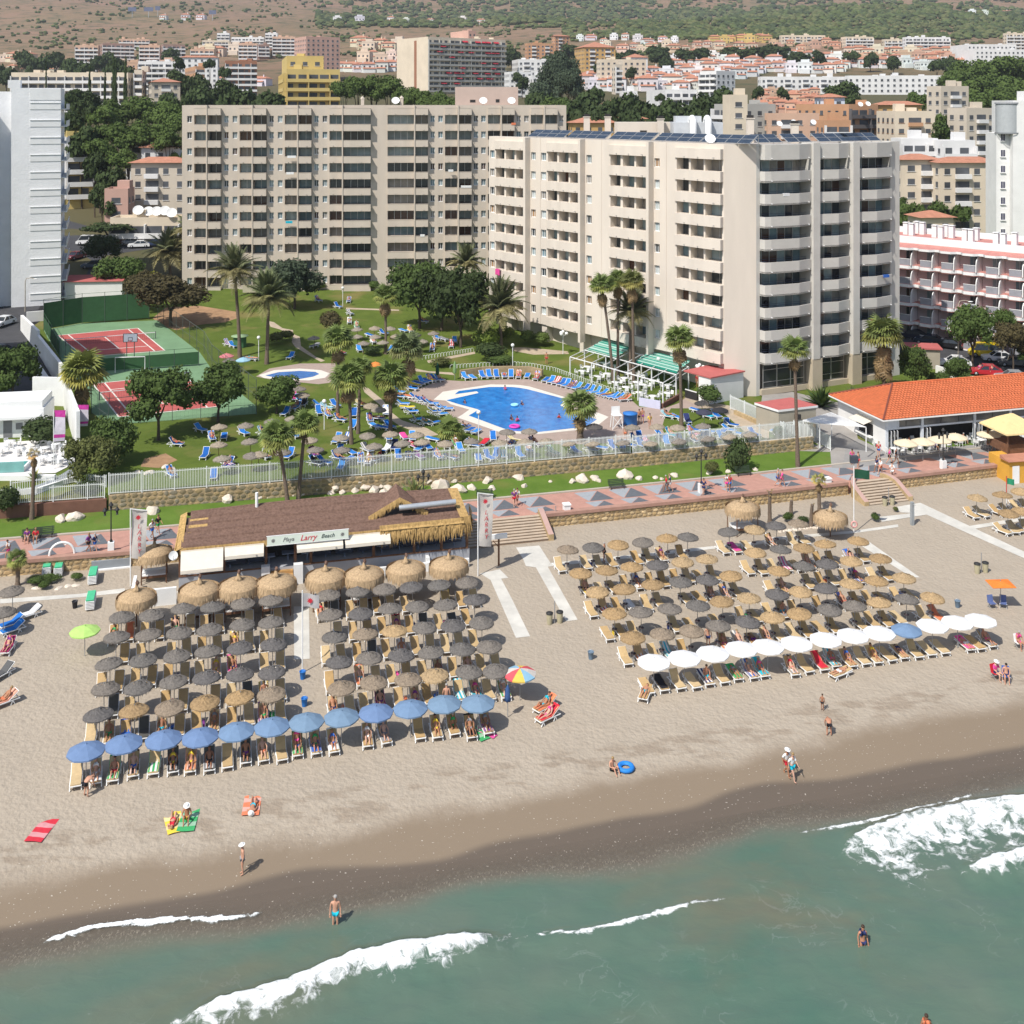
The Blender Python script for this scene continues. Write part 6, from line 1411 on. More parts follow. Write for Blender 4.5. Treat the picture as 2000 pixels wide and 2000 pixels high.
# ================================================================ POOL BAR, PERGOLA, POOL THINGS
def pool_pergola():
 q5 = Z(1060,620,6.44); pts = [gp(*q5(*p))for p in((345,725),(1513,1140),(1835,905),(760,640))]
 A, B_, C_ = [Vector((p.x,p.y,5.0))for p in pts[:3]]; du = (B_-A); v = C_-B_; D_ = A+v; z = 3.0
 o = thing('pool_pergola','white pergola frame with green striped awnings by the pool bar','pergola',A);
 PP = lambda s, t, zz: A+du*s+v*t+Vector((0,0,zz))-A
 cm = MB(); cm.box(-.06,-.06,-.4,.06,.06,z,0); cme = cm.mesh('post',WHITE)
 for s in(0,.25,.5,.75,1):
  for t in(0,.5,1.0): obj('post',cme,o,PP(s,t,0),math.atan2(du.y,du.x))
 b = MB()
 for t in(0,.5,1.0): b.beam(PP(0,t,z+.05),PP(1,t,z+.05),.1,.1)
 for s in(0,.125,.25,.375,.5,.625,.75,.875,1): b.beam(PP(s,0,z+.05),PP(s,1,z+.05),.07,.09)
 for s in(0,1): b.beam(PP(s,0,z-.5),PP(s,1,z-.5),.05,.05)
 obj('beam',b.mesh('beam',WHITE),o)
 GA = M('awning_green',(.03,.30,.22),.85,.1,2,trans=.2); GW = M('awning_mint',(.42,.62,.55),.85,.05,2,trans=.2)
 for i, (s0,s1,t0,t1)in enumerate(((.02,.36,.52,1.28),(.55,.98,.62,1.15))):
  a = MB(); m = 16
  for k in range(m): f0 = t0+(t1-t0)*k/m; f1 = t0+(t1-t0)*(k+1)/m; w_ = lambda s, f: PP(s,f,z+.16+.05*math.sin(f*40)+.5*(f-t0)); a.add([w_(s0,f0),w_(s1,f0),w_(s1,f1),w_(s0,f1)],[(0,1,2,3)],0 if k%2 else 1)
  for k in range(1): e0, e1 = PP(s0,t0,z+.16), PP(s1,t0,z+.16); a.add([e0,e1,e1-Vector((0,0,.3)),e0-Vector((0,0,.3))],[(0,1,2,3)],0)
  obj('awning',a.mesh('awning',[GA,GW]),o)
 return A, du, v
PA, PDU, PDV = pool_pergola()
r = random.Random(3)
k = 0
for s in(.12,.3,.45,.6,.72,.9):
 for t in(.12,.38,.7):
  p = PA+PDU*(s+r.uniform(-.04,.04))+PDV*(t+r.uniform(-.04,.04)); p.z = ground(p.x,p.y)+.012; k += 1
  table_set(p,k,'under the pool pergola',3,r)
def pool_bar():
 q5 = Z(1180,550,6.44); g = gp(*q5(1420,1395)); zt = 3.2
 o = thing('pool_bar','low white pool bar with red flat roof against the hotel corner','pool bar',g,math.atan2(DL.y,DL.x)+math.pi)
 R_ = [q5(*p)for p in((1000,1120),(1320,1050),(1775,1125),(1340,1210))]; zr = g.z+3.3
 W_ = []
 for x, y in R_: Y = (CH-zr)*F/(y-YH); W_.append(Vector((xat(x,Y),Y,zr)))
 T = o.matrix_basis.inverted()if False else(Matrix.Translation(g)@Matrix.Rotation(o.rotation_euler.z,4,'Z')).inverted()
 Lp = [T@p for p in W_]; b = MB(); b.prism([(p.x,p.y)for p in Lp],3.18,3.34,0); obj('roof',b.mesh('roof',M('red_felt',(.44,.12,.11),.9,.08,1)),o)
 a, c, d = Lp[3], Lp[2], Lp[1]; b = MB(); e = .25
 b.prism([tuple((a.lerp(Lp[0],f)*.97+Lp[1]*.03)[:2])for f in(0,.45)]+[tuple((c.lerp(Lp[1],f))[:2])for f in(.7,.05)],-.5,3.17,0); obj('wall',b.mesh('wall',WHITE2),o)
 b = MB(); p = a.lerp(Lp[0],.5); n = a.lerp(Lp[0],.95); b.prism([p[:2],n[:2],(n[0],n[1]+.1),(p[0],p[1]+.1)],.95,1.05,0); b.prism([p[:2],n[:2],(n[0],n[1]+.3),(p[0],p[1]+.3)],-.3,.949,1); obj('counter',b.mesh('counter',[WHITE,DARK]),o)
pool_bar()
def utility_house():
 q8 = Z(1380,740,3.64); zr = 4.95+2.9; R_ = [q8(*p)for p in((340,165),(600,128),(792,185),(510,218))]; W_ = []
 for x, y in R_: Y = (CH-zr)*F/(y-YH); W_.append(Vector((xat(x,Y),Y)))
 o = thing('utility_house','low beige utility house with flat red roof beside the tall palm','utility house',(*W_[3],5.0-.2)); O = W_[3]; b = MB(); b.prism([tuple(p-O)for p in W_],2.75,3.0,1,0); obj('roof',b.mesh('roof',[M('red_felt'),WHITE2]),o); c = sum(W_,Vector((0,0)))/4
 b = MB(); b.prism([tuple(p.lerp(c,.06)-O)for p in W_],-.6,2.74,0); obj('wall',b.mesh('wall',M('khaki_wall',(.36,.32,.25),.9,.06,1)),o); b = MB(); p = (W_[3].lerp(W_[2],.42)-O)*.97; b.box(p.x,p.y-.12,1.8,p.x+.7,p.y+.05,2.3,0); obj('window',b.mesh('window',DARK),o)
utility_house()
q8 = Z(1380,740,3.64)
picket_fence('white railing running from the pool bar down to the gate',[gp(*q8(*p))for p in((5,85),(185,140))],1.5,.14,maxp=60)
picket_fence('white railing along the sloping path beside the red roofed utility house',[gp(*q8(*p))for p in((170,215),(380,310),(560,430),(790,430))],1.7,.14,maxp=160)
picket_fence('white railing beside the slatted pergola',[gp(*q8(*p))for p in((620,400),(790,455),(880,510))],1.6,.14,maxp=60)
def low_wall(label,cz,pts,h,mat,wd=.3,name='low_wall'):
 p = [gp(*cz(*q))for q in pts]; o = thing(name,label,'wall',p[0]); O = p[0]; b = MB()
 for a, c in zip(p,p[1:]): d = (c-a).normalized(); n = Vector((-d.y,d.x,0))*wd/2; b.prism([tuple(x-O)[:2]for x in(a-n,c-n,c+n,a+n)],min(a.z,c.z)-O.z-.5,lambda x,y,z0=a.z-O.z:z0+h,0)
 obj('wall_body',b.mesh('wall_body',mat),o)
low_wall('tan stone kerb wall along the path to the gate',q8,((200,250),(380,330),(480,380)),.5,TAN)
low_wall('lilac white panel wall between pool deck and pergola lawn',Z(1060,620,6.44),((1215,1110),(1480,1155)),1.0,M('lilac_panel',(.52,.53,.66),.8,.05,1),.2)
low_wall('brown planter wall at the corner of the pergola lawn',Z(1060,620,6.44),((1500,1145),(1740,1010)),.6,M('brown_wall'),.3)
low_wall('curved pebble wall behind the poolside loungers',G6,((1540,915),(1700,890),(1932,885)),.95,MORTAR,.3)
low_wall('curved pebble wall behind the poolside loungers, right part',G7,((0,885),(150,890),(230,915)),.95,MORTAR,.3)
def hoop_fence(label,cz,pts):
 root = None; b = MB(); p = [gp(*cz(*q))for q in pts]; O = p[0]; root = thing('hoop_edging',label,'garden edging',O); hm = MB(); n = 6; hm.tube([(-.28,0,-.1)]+[(-.28*math.cos(math.pi*k/n),0,.3+.25*math.sin(math.pi*k/n))for k in range(n+1)]+[(.28,0,-.1)],.025,5); hme = hm.mesh('hoop',PICK)
 for a, c in zip(p,p[1:]):
  m = max(1,round((c-a).length/.45))
  for k in range(m): obj('hoop',hme,root,a.lerp(c,k/m)-O,math.atan2(c.y-a.y,c.x-a.x))
hoop_fence('pale hoop edging curving above the poolside loungers',G6,((1480,850),(1650,838),(1800,830),(1932,825))); hoop_fence('pale hoop edging between lawn path and pergola',G7,((0,825),(160,840),(320,870),(500,935),(700,1010),(900,1065))); hoop_fence('pale hoop edging around the upper lawn bed',G6,((1270,780),(1450,752),(1650,720)))
def globe_lamp(cz,x,y,label,h=3.2,n=1):
 g = gp(*cz(x,y)); o = thing('globe_lamp',label,'lamp',g,0,'white globe lamps in the garden'); b = MB(); b.tube([(0,0,-.1),(0,0,h)],.05,6);
 if n>1: [b.beam((0,0,h-.3),(.5*math.cos(a),.5*math.sin(a),h-.25),.04,.04)for a in(0,2.1,4.2)]
 obj('post',b.mesh('post',WHITE),o); b = MB(); b.ell((0,0,0),(.25,.25,.25),10,8); gm = b.mesh('globe',M('globe_white',(.75,.75,.73),.3)); obj('globe',gm,o,(0,0,h+.2))
 if n>1: [obj('globe',gm,o,(.5*math.cos(a),.5*math.sin(a),h-.05))for a in(0,2.1,4.2)]
for cz, x, y, lab, n in((G6,515,1310,'globe lamp on the lawn left of the fan palms',1),(G6,655,385,'globe lamp before the beige hotel wall, left',1),(G6,1035,300,'globe lamp before the beige hotel wall, right',1),(G6,20,790,'globe lamp by the paddling pool palm',1),(G6,1680,1400,'globe lamp at the pool corner by the dwarf palm',1),(G7,5,850,'globe lamp on the hoop edged lawn',1),(G7,385,740,'cluster globe lamp before the pale hotel arcade',3),(G7,1105,960,'globe lamp inside the pergola',1),(G7,1415,1010,'cluster globe lamp at the pool bar',3)): globe_lamp(cz,x,y,lab,3.0,n)
def water_tank():
 g = gp(*G7(892,1275)); o = thing('towel_bin','big round blue bin on the pool deck','bin',g); b = MB(); b.lathe([(.75,0),(.8,.1),(.8,1.25),(.86,1.27),(.86,1.4),(.1,1.5),(0,1.5)],18); obj('bin_body',b.mesh('bin_body',M('bin_blue',(.03,.17,.5),.5,.06,2)),o)
water_tank()
def guard_chair():
 g = gp(*G7(790,1300)); o = thing('lifeguard_stand','white lattice lifeguard stand at the pool edge','lifeguard stand',g,.2); b = MB()
 for x in(-.6,.6):
  for y in(-.5,.5): b.beam((x,y,0),(x*.8,y*.8,1.5),.07,.07)
 b.beam((-.6,-.5,.1),(.5,-.42,1.4),.06,.06); b.beam((.6,-.5,.1),(-.5,-.42,1.4),.06,.06); b.box(-.55,-.45,1.5,.55,.45,1.56,0); b.box(-.5,.4,1.56,.5,.45,2.4,0); obj('frame',b.mesh('frame',WHITE),o)
guard_chair()
for cz, x, y, lab, c in((G6,1370,950,'closed dark green parasol at the pool steps',(.02,.07,.04)),(G6,1500,935,'green shade sail leaning at the pool steps',(.2,.32,.14))):
 g = gp(*cz(x,y)); o = thing('closed_parasol',lab,'parasol',g); b = MB(); b.tube([(0,0,0),(0,0,2.5)],.03,6); obj('pole',b.mesh('pole',POLE),o); b = MB(); b.lathe([(.04,2.5),(.16,2.0),(.22,1.2),(.16,.9)],9,jag=lambda i,k:(.05*(k%2)*(i>0),0)); obj('cover',b.mesh('cover',CLOTH),o,color=c)
def green_hut():
 g = gp(*G5(1810,685)); o = thing('garden_hut','small round green hut on the lawn beside a palm','hut',g); b = MB(); b.lathe([(.95,0),(.95,1.55)],8,sm=False); obj('wall',b.mesh('wall',M('hut_green',(.06,.16,.07),.8,.1,2)),o); b = MB(); b.lathe([(1.25,1.55),(1.25,1.6),(0,1.75)],12); obj('roof',b.mesh('roof',M('hut_roof',(.25,.36,.2),.8)),o)
green_hut()
# garden umbrellas and blue pool loungers
def garden_umbrellas(where,cz,s,kinds='t'):
 v = list(map(int,s.split(','))); pts = sorted((v[i],v[i+1])for i in range(0,len(v),2))
 for i, (x,y)in enumerate(pts):
  g = gp(*cz(x,y),1.66); c = RN.choice([(.23,.2,.165),(.27,.235,.19),(.2,.175,.15),(.30,.25,.19)])
  o = thing('garden_umbrella',f'small greyish thatched umbrella, {nth(i+1)} from left {where}','umbrella',g,RN.uniform(0,6),'thatched umbrellas in the hotel garden'); obj('pole',POLES,o); p = obj('canopy',RN.choice(THS),o,color=c); p.rotation_euler = (RN.uniform(-.05,.05),RN.uniform(-.05,.05),0)
garden_umbrellas('on the left lawn by the courts',G5,'1655,1290,1855,1280,1650,1425,1890,1400,1680,1530,1900,1505,1730,790')
garden_umbrellas('on the upper lawn',G6,'440,620,765,555,895,545,1010,548,765,610,900,610,1060,605,1205,595,1340,585,810,660,960,655,1255,645')
garden_umbrellas('beside the paddling pool',G6,'215,925,280,960,325,1005,350,1050')
garden_umbrellas('on the lawn left of the big pool',G6,'865,1130,925,1160,120,1250,270,1230,410,1390,640,1370,840,1355,1015,1345,1210,1350,450,1465,650,1465,895,1435,1110,1415,1260,1405,1430,1415,1625,1400,200,1480,20,1500')
garden_umbrellas('in front of the big pool',G7,'-95,1410,-40,1330,130,1325,105,1405,265,1400,425,1410,600,1410,830,1405,910,1295,1100,1290,1040,1415')
garden_umbrellas('on the lawn right of the pool',G7,'1255,1395,1250,1295,1445,1285,1475,1375,1640,1360,1790,1345,1435,1110')
for cz, x, y, lab, c in((G5,1710,755,'small pink parasol beyond the tennis court',(.6,.2,.22)),(G5,1835,785,'small pale blue parasol beyond the tennis court',(.3,.5,.62)),(G6,900,820,'orange parasol behind the fan palms',(.75,.25,.06)),(G7,620,1290,'wide dark grey parasol at the pool edge',(.10,.09,.085)),(G7,1450,1180,'dark navy parasol on the right lawn',(.05,.05,.08)),(G7,1570,1165,'black parasol on the right lawn by the path',(.03,.03,.035))): para(cz,x,y,lab,[c],.85)
BLUE = [(.025,.15,.48),(.03,.19,.55),(.02,.11,.38),(.05,.24,.6)]
def pool_loungers(where,cz,s,rzf,pp=.36,tw=.2):
 v = list(map(int,s.split(','))); pts = sorted((v[i],v[i+1])for i in range(0,len(v),2))
 for i, (x,y)in enumerate(pts):
  g = gp(*cz(x,y)); u_, c_ = toc(g.x,g.y)
  if c_<110.4: g = P3(u_,110.4+RN.random()*.5); g.z = ground(g.x,g.y)
  g.z += .012; rz = rzf(g)if callable(rzf)else rzf+RN.uniform(-.9,.9); up = RN.choice((.95,.65,.65,.1)); w_ = f'{nth(i+1)} from left {where}'
  col = RN.choice(BLUE); lounger(g,rz,f'blue lounger on white frame, {w_}',col,LG_,up,'blue loungers of the hotel garden','pool_lounger','pool lounger')
  t = RN.random(); kk = {.95:.9,.65:.6,.1:.12}[up]
  if t<pp:
   c = RN.choice(list(BRIGHT)); man = RN.random()<.5; person({.95:'recline',.65:'recline',.1:'lie'}[up],g,rz,f'sunbather in {c} on lounger {w_}',{'shorts':c}if man else{'briefs':c,'top':c},'sunbathers in the garden')
  if t<pp*.5 or t>1-tw:
   c = RN.choice(list(BRIGHT)); tag(obj('towel',TW[(kk,RN.choice((0,1)))],None,g,rz,color=BRIGHT[c]),f'{c} towel on blue lounger {w_}','towel','towels in the garden')
face = lambda px, py: (lambda g:math.atan2(g.y-py,g.x-px)-math.pi/2)
pc = gp(*G6(1932,1150)); toP = face(pc.x,pc.y)
pool_loungers('beside the tennis court lawn',G5,'1515,1325,1330,1435,1545,1525,1600,1390,1690,1380,1840,1350,1725,680,1760,690,1900,790,1720,1590',.6)
pool_loungers('on the upper lawn',G6,'470,345,700,350,620,393,710,445,705,510,760,545,1265,505,1115,575,1165,575,860,610,965,595,440,690,780,720,885,660,1010,725,1330,715,1475,690,1370,630,1420,640,1500,655,1780,640,260,775,640,745',.3,.35)
pool_loungers('left of the pool steps',G6,'1180,1015,1205,990,1230,975,1260,965,1290,955,1320,950,1345,945,1385,945',toP,.3)
pool_loungers('in the row against the pebble wall',G6,'1580,930,1635,930,1710,920,1760,918,1815,918,1875,918,1925,918',toP,.15)
pool_loungers('in the curved poolside row',G7,'50,920,115,920,185,935,255,950,295,960,335,968,375,978,410,988,450,998,490,1008,545,1020,590,1035,635,1045,680,1055,720,1068,760,1078,800,1085,845,1098',toP,.28)
pool_loungers('at the left corner of the pool',G6,'1080,1040,1085,1075,1110,1130,1180,1080,1210,1085,1250,1105,1290,1120,1330,1130,1390,1160,1440,1170,1350,1190,1400,1210,1150,1160,1175,1190,1220,1250,1280,1275,1345,1275,1580,1310,1620,1328,1665,1340',toP,.2)
pool_loungers('on the middle lawn among palms',G6,'480,1140,540,1160,600,1140,475,1195,545,1215,635,1250,730,1300,740,1210,800,1140,860,1250,920,1240,980,1200,900,1300,960,1310,1010,1300,330,1100,280,1090,360,1130,300,1160,220,1200,60,1355',.5,.22)
pool_loungers('on the front lawn before the fence',G6,'610,1410,680,1405,300,1370,80,1460,60,1530,250,1525,440,1515,620,1500,720,1500,840,1480,985,1475,1045,1460,1000,1390,1120,1385,1180,1390,1190,1450,1240,1470,1300,1460,1340,1400,1440,1450,1510,1440,1545,1480,1640,1445,1720,1430,1790,1390,1920,1440',.4,.3)
pool_loungers('behind the left fence stretch',G6,'-210,1590,-320,1680,-640,1665,450,1580,520,1575,620,1540,690,1560,640,1610,790,1560,850,1570,920,1550,1075,1530,1150,1525,1230,1530,1375,1530,1475,1535,1680,1545,1760,1540,1810,1520,1870,1520',.3,.35)
pool_loungers('behind the right fence stretch',G7,'60,1520,130,1480,310,1500,480,1490,610,1490,700,1490,800,1510,850,1470,930,1510,1010,1510,1070,1500,1210,1510,1320,1490,1420,1490,1480,1480,1530,1500,1630,1500,1810,1470,1880,1440,2060,1460',.3,.2)
pool_loungers('on the lawn right of the pool',G7,'1180,1225,1240,1230,1325,1260,1400,1180,1480,1225,1545,1220,1620,1265,1660,1290,1640,1330,1600,1335,1380,1330,1370,1360,1480,1340,1130,1375,1205,1370,1160,1400,970,1395,935,1410,180,1435,20,1410',.4,.3)
# ================================================================ PLANTS
LEAFM = M('leaf',byobj=True,rough=.75,var=.32,scale=1.1,spec=.2,trans=.22,detail=4)
BARK = M('bark',(.10,.075,.055),.95,.25,4,.02,14); PBARK = M('palm_bark',(.16,.12,.09),.95,.3,6,.03,20,stretch=(1,1,3))
FROND = M('palm_leaf',byobj=True,rough=.6,var=.25,scale=.9,spec=.3,trans=.15)
def crown_mesh(seed,blobs,n,ls,inner=.7,core=True):
 r = random.Random(seed); b = MB(); tot = sum(q[1]**2 for q in blobs)
 for c, R_, sq in blobs:
  k = int(n*R_**2/tot)
  for _ in range(k):
   d = Vector((r.gauss(0,1),r.gauss(0,1),r.gauss(0,1))).normalized();
   if d.z<-.5 and r.random()<.6: d.z = -d.z
   p = Vector(c)+Vector((d.x,d.y,d.z*sq))*R_*r.uniform(inner,1.06); nn = (d+Vector((r.gauss(0,.6),r.gauss(0,.6),r.gauss(.2,.5)))).normalized()
   x = nn.cross(Vector((r.gauss(0,1),r.gauss(0,1),r.gauss(0,1)))).normalized(); y = nn.cross(x); s = ls*r.uniform(.55,1.3)
   b.add([p-x*s*.5,p+y*s*.42-nn*s*.12,p+x*s*.5,p-y*s*.42-nn*s*.12],[(0,1,2,3)],0)
  if core: b.ell(c,(R_*inner*.86,R_*inner*.86,R_*inner*.86*sq),8,6,0,.14,r)
 return b.mesh('crown',LEAFM)
def blobset(seed,n=9,flat=.8,sp=.62,rr=(.3,.5)):
 r = random.Random(seed); out = []
 for i in range(n):
  a = 2.4*i+r.uniform(-.4,.4); q = sp*math.sqrt((i+.4)/n); out.append(((q*math.cos(a),q*math.sin(a),r.uniform(-.35,.35)*flat+.25*(1-q)),r.uniform(*rr),flat))
 return out
CBR = [crown_mesh(i,blobset(i,15,.9,.68,(.3,.46)),3300,.105)for i in range(4)]
CS = [crown_mesh(20+i,blobset(30+i,9),700,.24)for i in range(4)]
CP_ = [crown_mesh(40+i,blobset(50+i,13,.5,.75,(.26,.4)),1100,.13,.75)for i in range(3)]
CC = [crown_mesh(60+i,[((0,0,t),.42*(1-t*.5)+.05,1.2)for t in(-.8,-.45,-.1,.25,.6,.85)],500,.2)for i in range(2)]
CH_ = [crown_mesh(70+i,[((RN.uniform(-.25,.25),RN.uniform(-.25,.25),RN.uniform(-.1,.2)),RN.uniform(.6,.8),.8)for _ in range(4)],900,.17,.85)for i in range(3)]
def trunk_mesh(seed,lean=.1):
 r = random.Random(seed); b = MB(); b.tube([(0,0,-.05),(r.uniform(-.03,.03),0,.35),(r.uniform(-.06,.06),r.uniform(-.05,.05),.62)],[.07,.05,.045],7)
 for k in range(4):
  a = 1.57*k+r.uniform(-.4,.4); b.tube([(0,0,.5),(.16*math.cos(a),.16*math.sin(a),.75),(.3*math.cos(a),.3*math.sin(a),1.02)],[.04,.03,.012],5)
 return b.mesh('trunk',BARK)
TRK = [trunk_mesh(i)for i in range(3)]
GCOL = {'dark':(.035,.052,.017),'mid':(.052,.08,.02),'light':(.085,.12,.028),'olive':(.085,.095,.03),'pine':(.062,.092,.022),'brown':(.06,.05,.022),'yellow':(.22,.22,.025),'blue':(.045,.062,.036),'far':(.05,.065,.03),'lime':(.12,.16,.03)}
def tree(label,base,top_y,wpx,col,kit=None,full=0,name='tree',cat='tree',group=None,depth=1.,trunk=True,hh=None,cw=None):
 """base: world point; crown reaches photo row top_y; wpx wide in the photo"""
 s = F/base.y; W_ = wpx/s/2; H = zat(top_y,base.y)-base.z; ch = H*full if full else cw if cw else min(H*.8,W_*2*.95)
 o = thing(name,label,cat,base,RN.uniform(0,6),group); k = GCOL[col]; j = RN.uniform(.85,1.15)
 obj('crown',RN.choice(kit or CBR),o,(0,0,H-ch/2),RN.uniform(0,6),color=tuple(c*j*1.45 for c in k),scale=(W_/.86,W_/.86*depth,ch/2/.7))
 if trunk: obj('trunk',RN.choice(TRK),o,(0,0,0),scale=(W_*.9,W_*.9,max(.5,(H-ch*.55))))
 return o
def T(label,cz,bx,by,ty,w,col,**k): x, y = cz(bx,by); return tree(label,gp(x,y),cz(0,ty)[1],w/3.864,col,**k)
T1_ = Z(100,220,5.367)
T('dark leafy tree on the lawn in front of the red tennis court',G5,1195,1390,880,470,'mid',full=.78)
T('second dark leafy tree on the lawn right of the tennis court',G5,1645,1255,845,400,'mid',full=.8)
T('big bright green tree left half of the dense clump by the hotels',G6,1235,545,70,440,'mid',full=.88)
T('big dark tree right half of the dense clump by the hotels',G6,1545,690,120,430,'dark',full=.84)
T('dark dense tree behind the big tree clump',G6,1400,560,110,420,'dark',full=.9)
T('rounded blue green tree before the beige hotel',G6,290,400,40,390,'blue',full=.9)
T('dark green tree beside the west car park',G5,900,300,20,340,'mid',full=.95)
T('round dark tree beside the parked cars',T1_,545,1640,1300,280,'dark')
T('flat topped dark tree in front of the shops',T1_,610,1380,1105,390,'dark',kit=CP_)
T('brownish spreading tree behind the tennis screen',G5,1290,530,170,520,'brown',full=.72)
T('brown leaved tree behind the tennis screen, left',G5,1080,420,130,260,'brown')
T('yellow flowering shrub among the palms by the courts',G5,1160,300,120,150,'yellow',trunk=False,name='shrub',cat='shrub',kit=CH_)
T('bushy green tree beside the paddling pool lawn',G6,155,1190,925,290,'mid',full=.9)
T('leafy tree cut by the left frame edge above the white terrace',G5,90,1090,700,400,'mid',full=.9)
T('dark bush at the bottom left lawn corner',R1,45,455,195,190,'dark',trunk=False,name='shrub',cat='shrub',kit=CH_)
T('rounded olive green bush right of the white banners',G5,850,1570,1250,350,'mid',full=1,trunk=False,name='shrub',cat='shrub')
T('tangled dry and green shrub mass before the white terrace',G5,690,1700,1380,370,'olive',full=1,trunk=False,name='shrub',cat='shrub')
T('dark planting behind the white terrace',G5,310,1440,1220,330,'dark',trunk=False,name='shrub',cat='shrub',kit=CH_)
T('airy green tree beside the pale hotel end',G8,1115,1060,690,225,'mid',full=.8)
T('small round tree behind the orange roof, left',G8,1300,1035,880,190,'mid',full=.9)
T('small round tree behind the orange roof, right',G8,1440,1010,785,200,'mid',full=.9)
T('large street tree before the zigzag hotel',G8,1545,850,395,330,'mid',full=.72)
T('street tree touching the right of the large one',G8,1770,800,415,180,'mid')
T('dark street tree at the right frame edge',G8,1850,900,520,260,'brown')
T('dark tree on the zigzag hotel hedge',G8,1180,560,345,220,'brown')
T('small light green tree before the zigzag hotel',G8,1395,580,450,90,'light')
T('pine tree at the right edge beyond the cars',G8,1940,900,690,120,'mid')
T('bushy shrub growing over the stone wall at the fence',G7,1700,1620,1385,190,'dark',kit=CH_,name='shrub',cat='shrub',trunk=False,cw=3.4)
T('small dry bush beside the promenade bench',G7,1510,1650,1560,110,'olive',kit=CH_,name='shrub',cat='shrub',trunk=False)
def S(label,cz,x,y,ty,w,col,n='shrub'): T(label,cz,x,y,ty,w,col,kit=CH_,trunk=False,name=n,cat=n)
for q in(('pair of bright bushes before the arcade, left',G7,120,660,560,130,'light'),('pair of bright bushes before the arcade, right',G7,225,680,570,140,'light'),('bright hedge beside the pool bar path',G7,1490,1130,980,190,'mid'),('clipped ball bush beside the gate railing',G8,75,1370,1290,85,'mid'),('low olive shrub by the date palm, left',G6,150,668,575,120,'olive'),('low olive shrub by the date palm, right',G6,230,640,565,110,'olive'),('round brown bush on the upper lawn',G6,560,575,415,190,'brown'),('dark clipped bush among the lawn loungers',G6,880,750,680,130,'dark'),('yellow green mound in the hoop edged bed',G6,1395,835,770,150,'olive'),('bright yellow green plant under the palms',G6,1740,700,540,200,'lime'),('bright plant right of the palm trunk',G6,1880,660,540,150,'lime'),('dark shrub bed around the palm foot',G6,1780,790,660,230,'dark'),('low green hedge above the pool',G6,1840,815,745,240,'mid'),('clipped bush at the beige hotel foot',G6,890,260,185,100,'mid'),('light bush at the beige hotel corner',G6,480,255,205,90,'light'),('small green bush in the rock garden',R4,150,465,395,80,'mid'),('second bush in the rock garden',R4,270,475,420,90,'dark'),('low plants below the shower arch, left',R1,270,935,870,130,'mid'),('low plants below the shower arch, middle',R1,380,915,860,140,'mid'),('low plants below the shower arch, right',R1,580,900,850,90,'mid'),('small plant by the arch bed',R1,330,970,915,80,'mid'),('potted shrub beside the wall walkway',R4,810,460,395,60,'mid'),('small pot plant at the curved steps',R4,965,385,350,40,'olive'),('creeper on the curved step wall',R4,785,215,165,40,'mid'),('plants behind the left fence',G5,660,1780,1720,200,'dark'),('green bush beside the bar entrance',R2,650,845,790,90,'mid'),('dry bush below the bar window',R2,910,800,755,80,'brown'),('magenta flowering bush on the upper road',T1_,430,830,700,100,'brown'),('light green tree below the arched villa, left',T1_,900,1060,880,220,'light'),('light green tree below the arched villa, right',T1_,1100,1050,880,180,'light'),('leafy bush on the upper west road',T1_,300,970,740,280,'light')): S(*q)
def hedge(label,cz,pts,h,col='mid'):
 p = [gp(*cz(*q))for q in pts]; o = thing('hedge',label,'hedge',p[0]); r = random.Random(len(label)); bl = []
 for a, c in zip(p,p[1:]):
  n = max(2,int((c-a).length/.8))
  for k in range(n): q = a.lerp(c,k/n)-p[0]; bl.append(((q.x+r.uniform(-.1,.1),q.y+r.uniform(-.1,.1),q.z+h*.5),h*.62,.95))
 obj('foliage',crown_mesh(7,bl,260*len(bl),.28,.85),o,color=tuple(q*1.3 for q in GCOL[col]))
hedge('clipped hedge along the zigzag hotel wall',G8,((1000,500),(1180,540),(1420,600)),2.0); hedge('hedge at the foot of the zigzag hotel, left',G8,((1000,470),(1150,500)),2.2,'olive')
# ---- palms
def fan_mesh(seed):
 r = random.Random(seed); b = MB(); b.tube([(0,0,0),(.35,0,.03),(.6,0,.0)],[.022,.016,.012],4); n = 13
 for k in range(n):
  a = rad(-105+210*k/(n-1)); ln = .62*r.uniform(.85,1.05); d = Vector((math.cos(a),math.sin(a),-.12)); p = Vector((.58,0,.0)); t = p+d*ln+Vector((0,0,-.16*abs(math.sin(a))-.1)); m = p+d*ln*.6+Vector((0,0,.03)); x = Vector((-d.y,d.x,0))*.052
  b.add([p,m-x,t,m+x],[(0,1,2,3)])
 return b.mesh('frond',FROND)
FAN = [fan_mesh(i)for i in range(3)]
def feather_mesh(seed,droop):
 r = random.Random(seed); b = MB(); n = 15; P = []
 for k in range(n+1): t = k/n; P.append(Vector((t*(1-.18*droop*t),0,.32*t-droop*.75*t*t)))
 b.tube(P,[.014*(1-k/n)+.003 for k in range(n+1)],4)
 for k in range(1,n+1):
  for s in(-1,1):
   for h in(0,.5):
    p = P[k-1].lerp(P[k],h)if k else P[k]; ln = .3*math.sin(math.pi*min(1,.2+k/n*.78))*r.uniform(.8,1.1)+.03; d = Vector((.45,s*.85,-.28-.3*r.random())).normalized(); x = Vector((.03,0,0))
    b.add([p-x,p+d*ln*.5+Vector((0,0,.015)),p+d*ln,p+x],[(0,1,2,3)])
 return b.mesh('frond',FROND)
FEA = [feather_mesh(i,d)for i,d in enumerate((.35,.6,.85,1.1))]
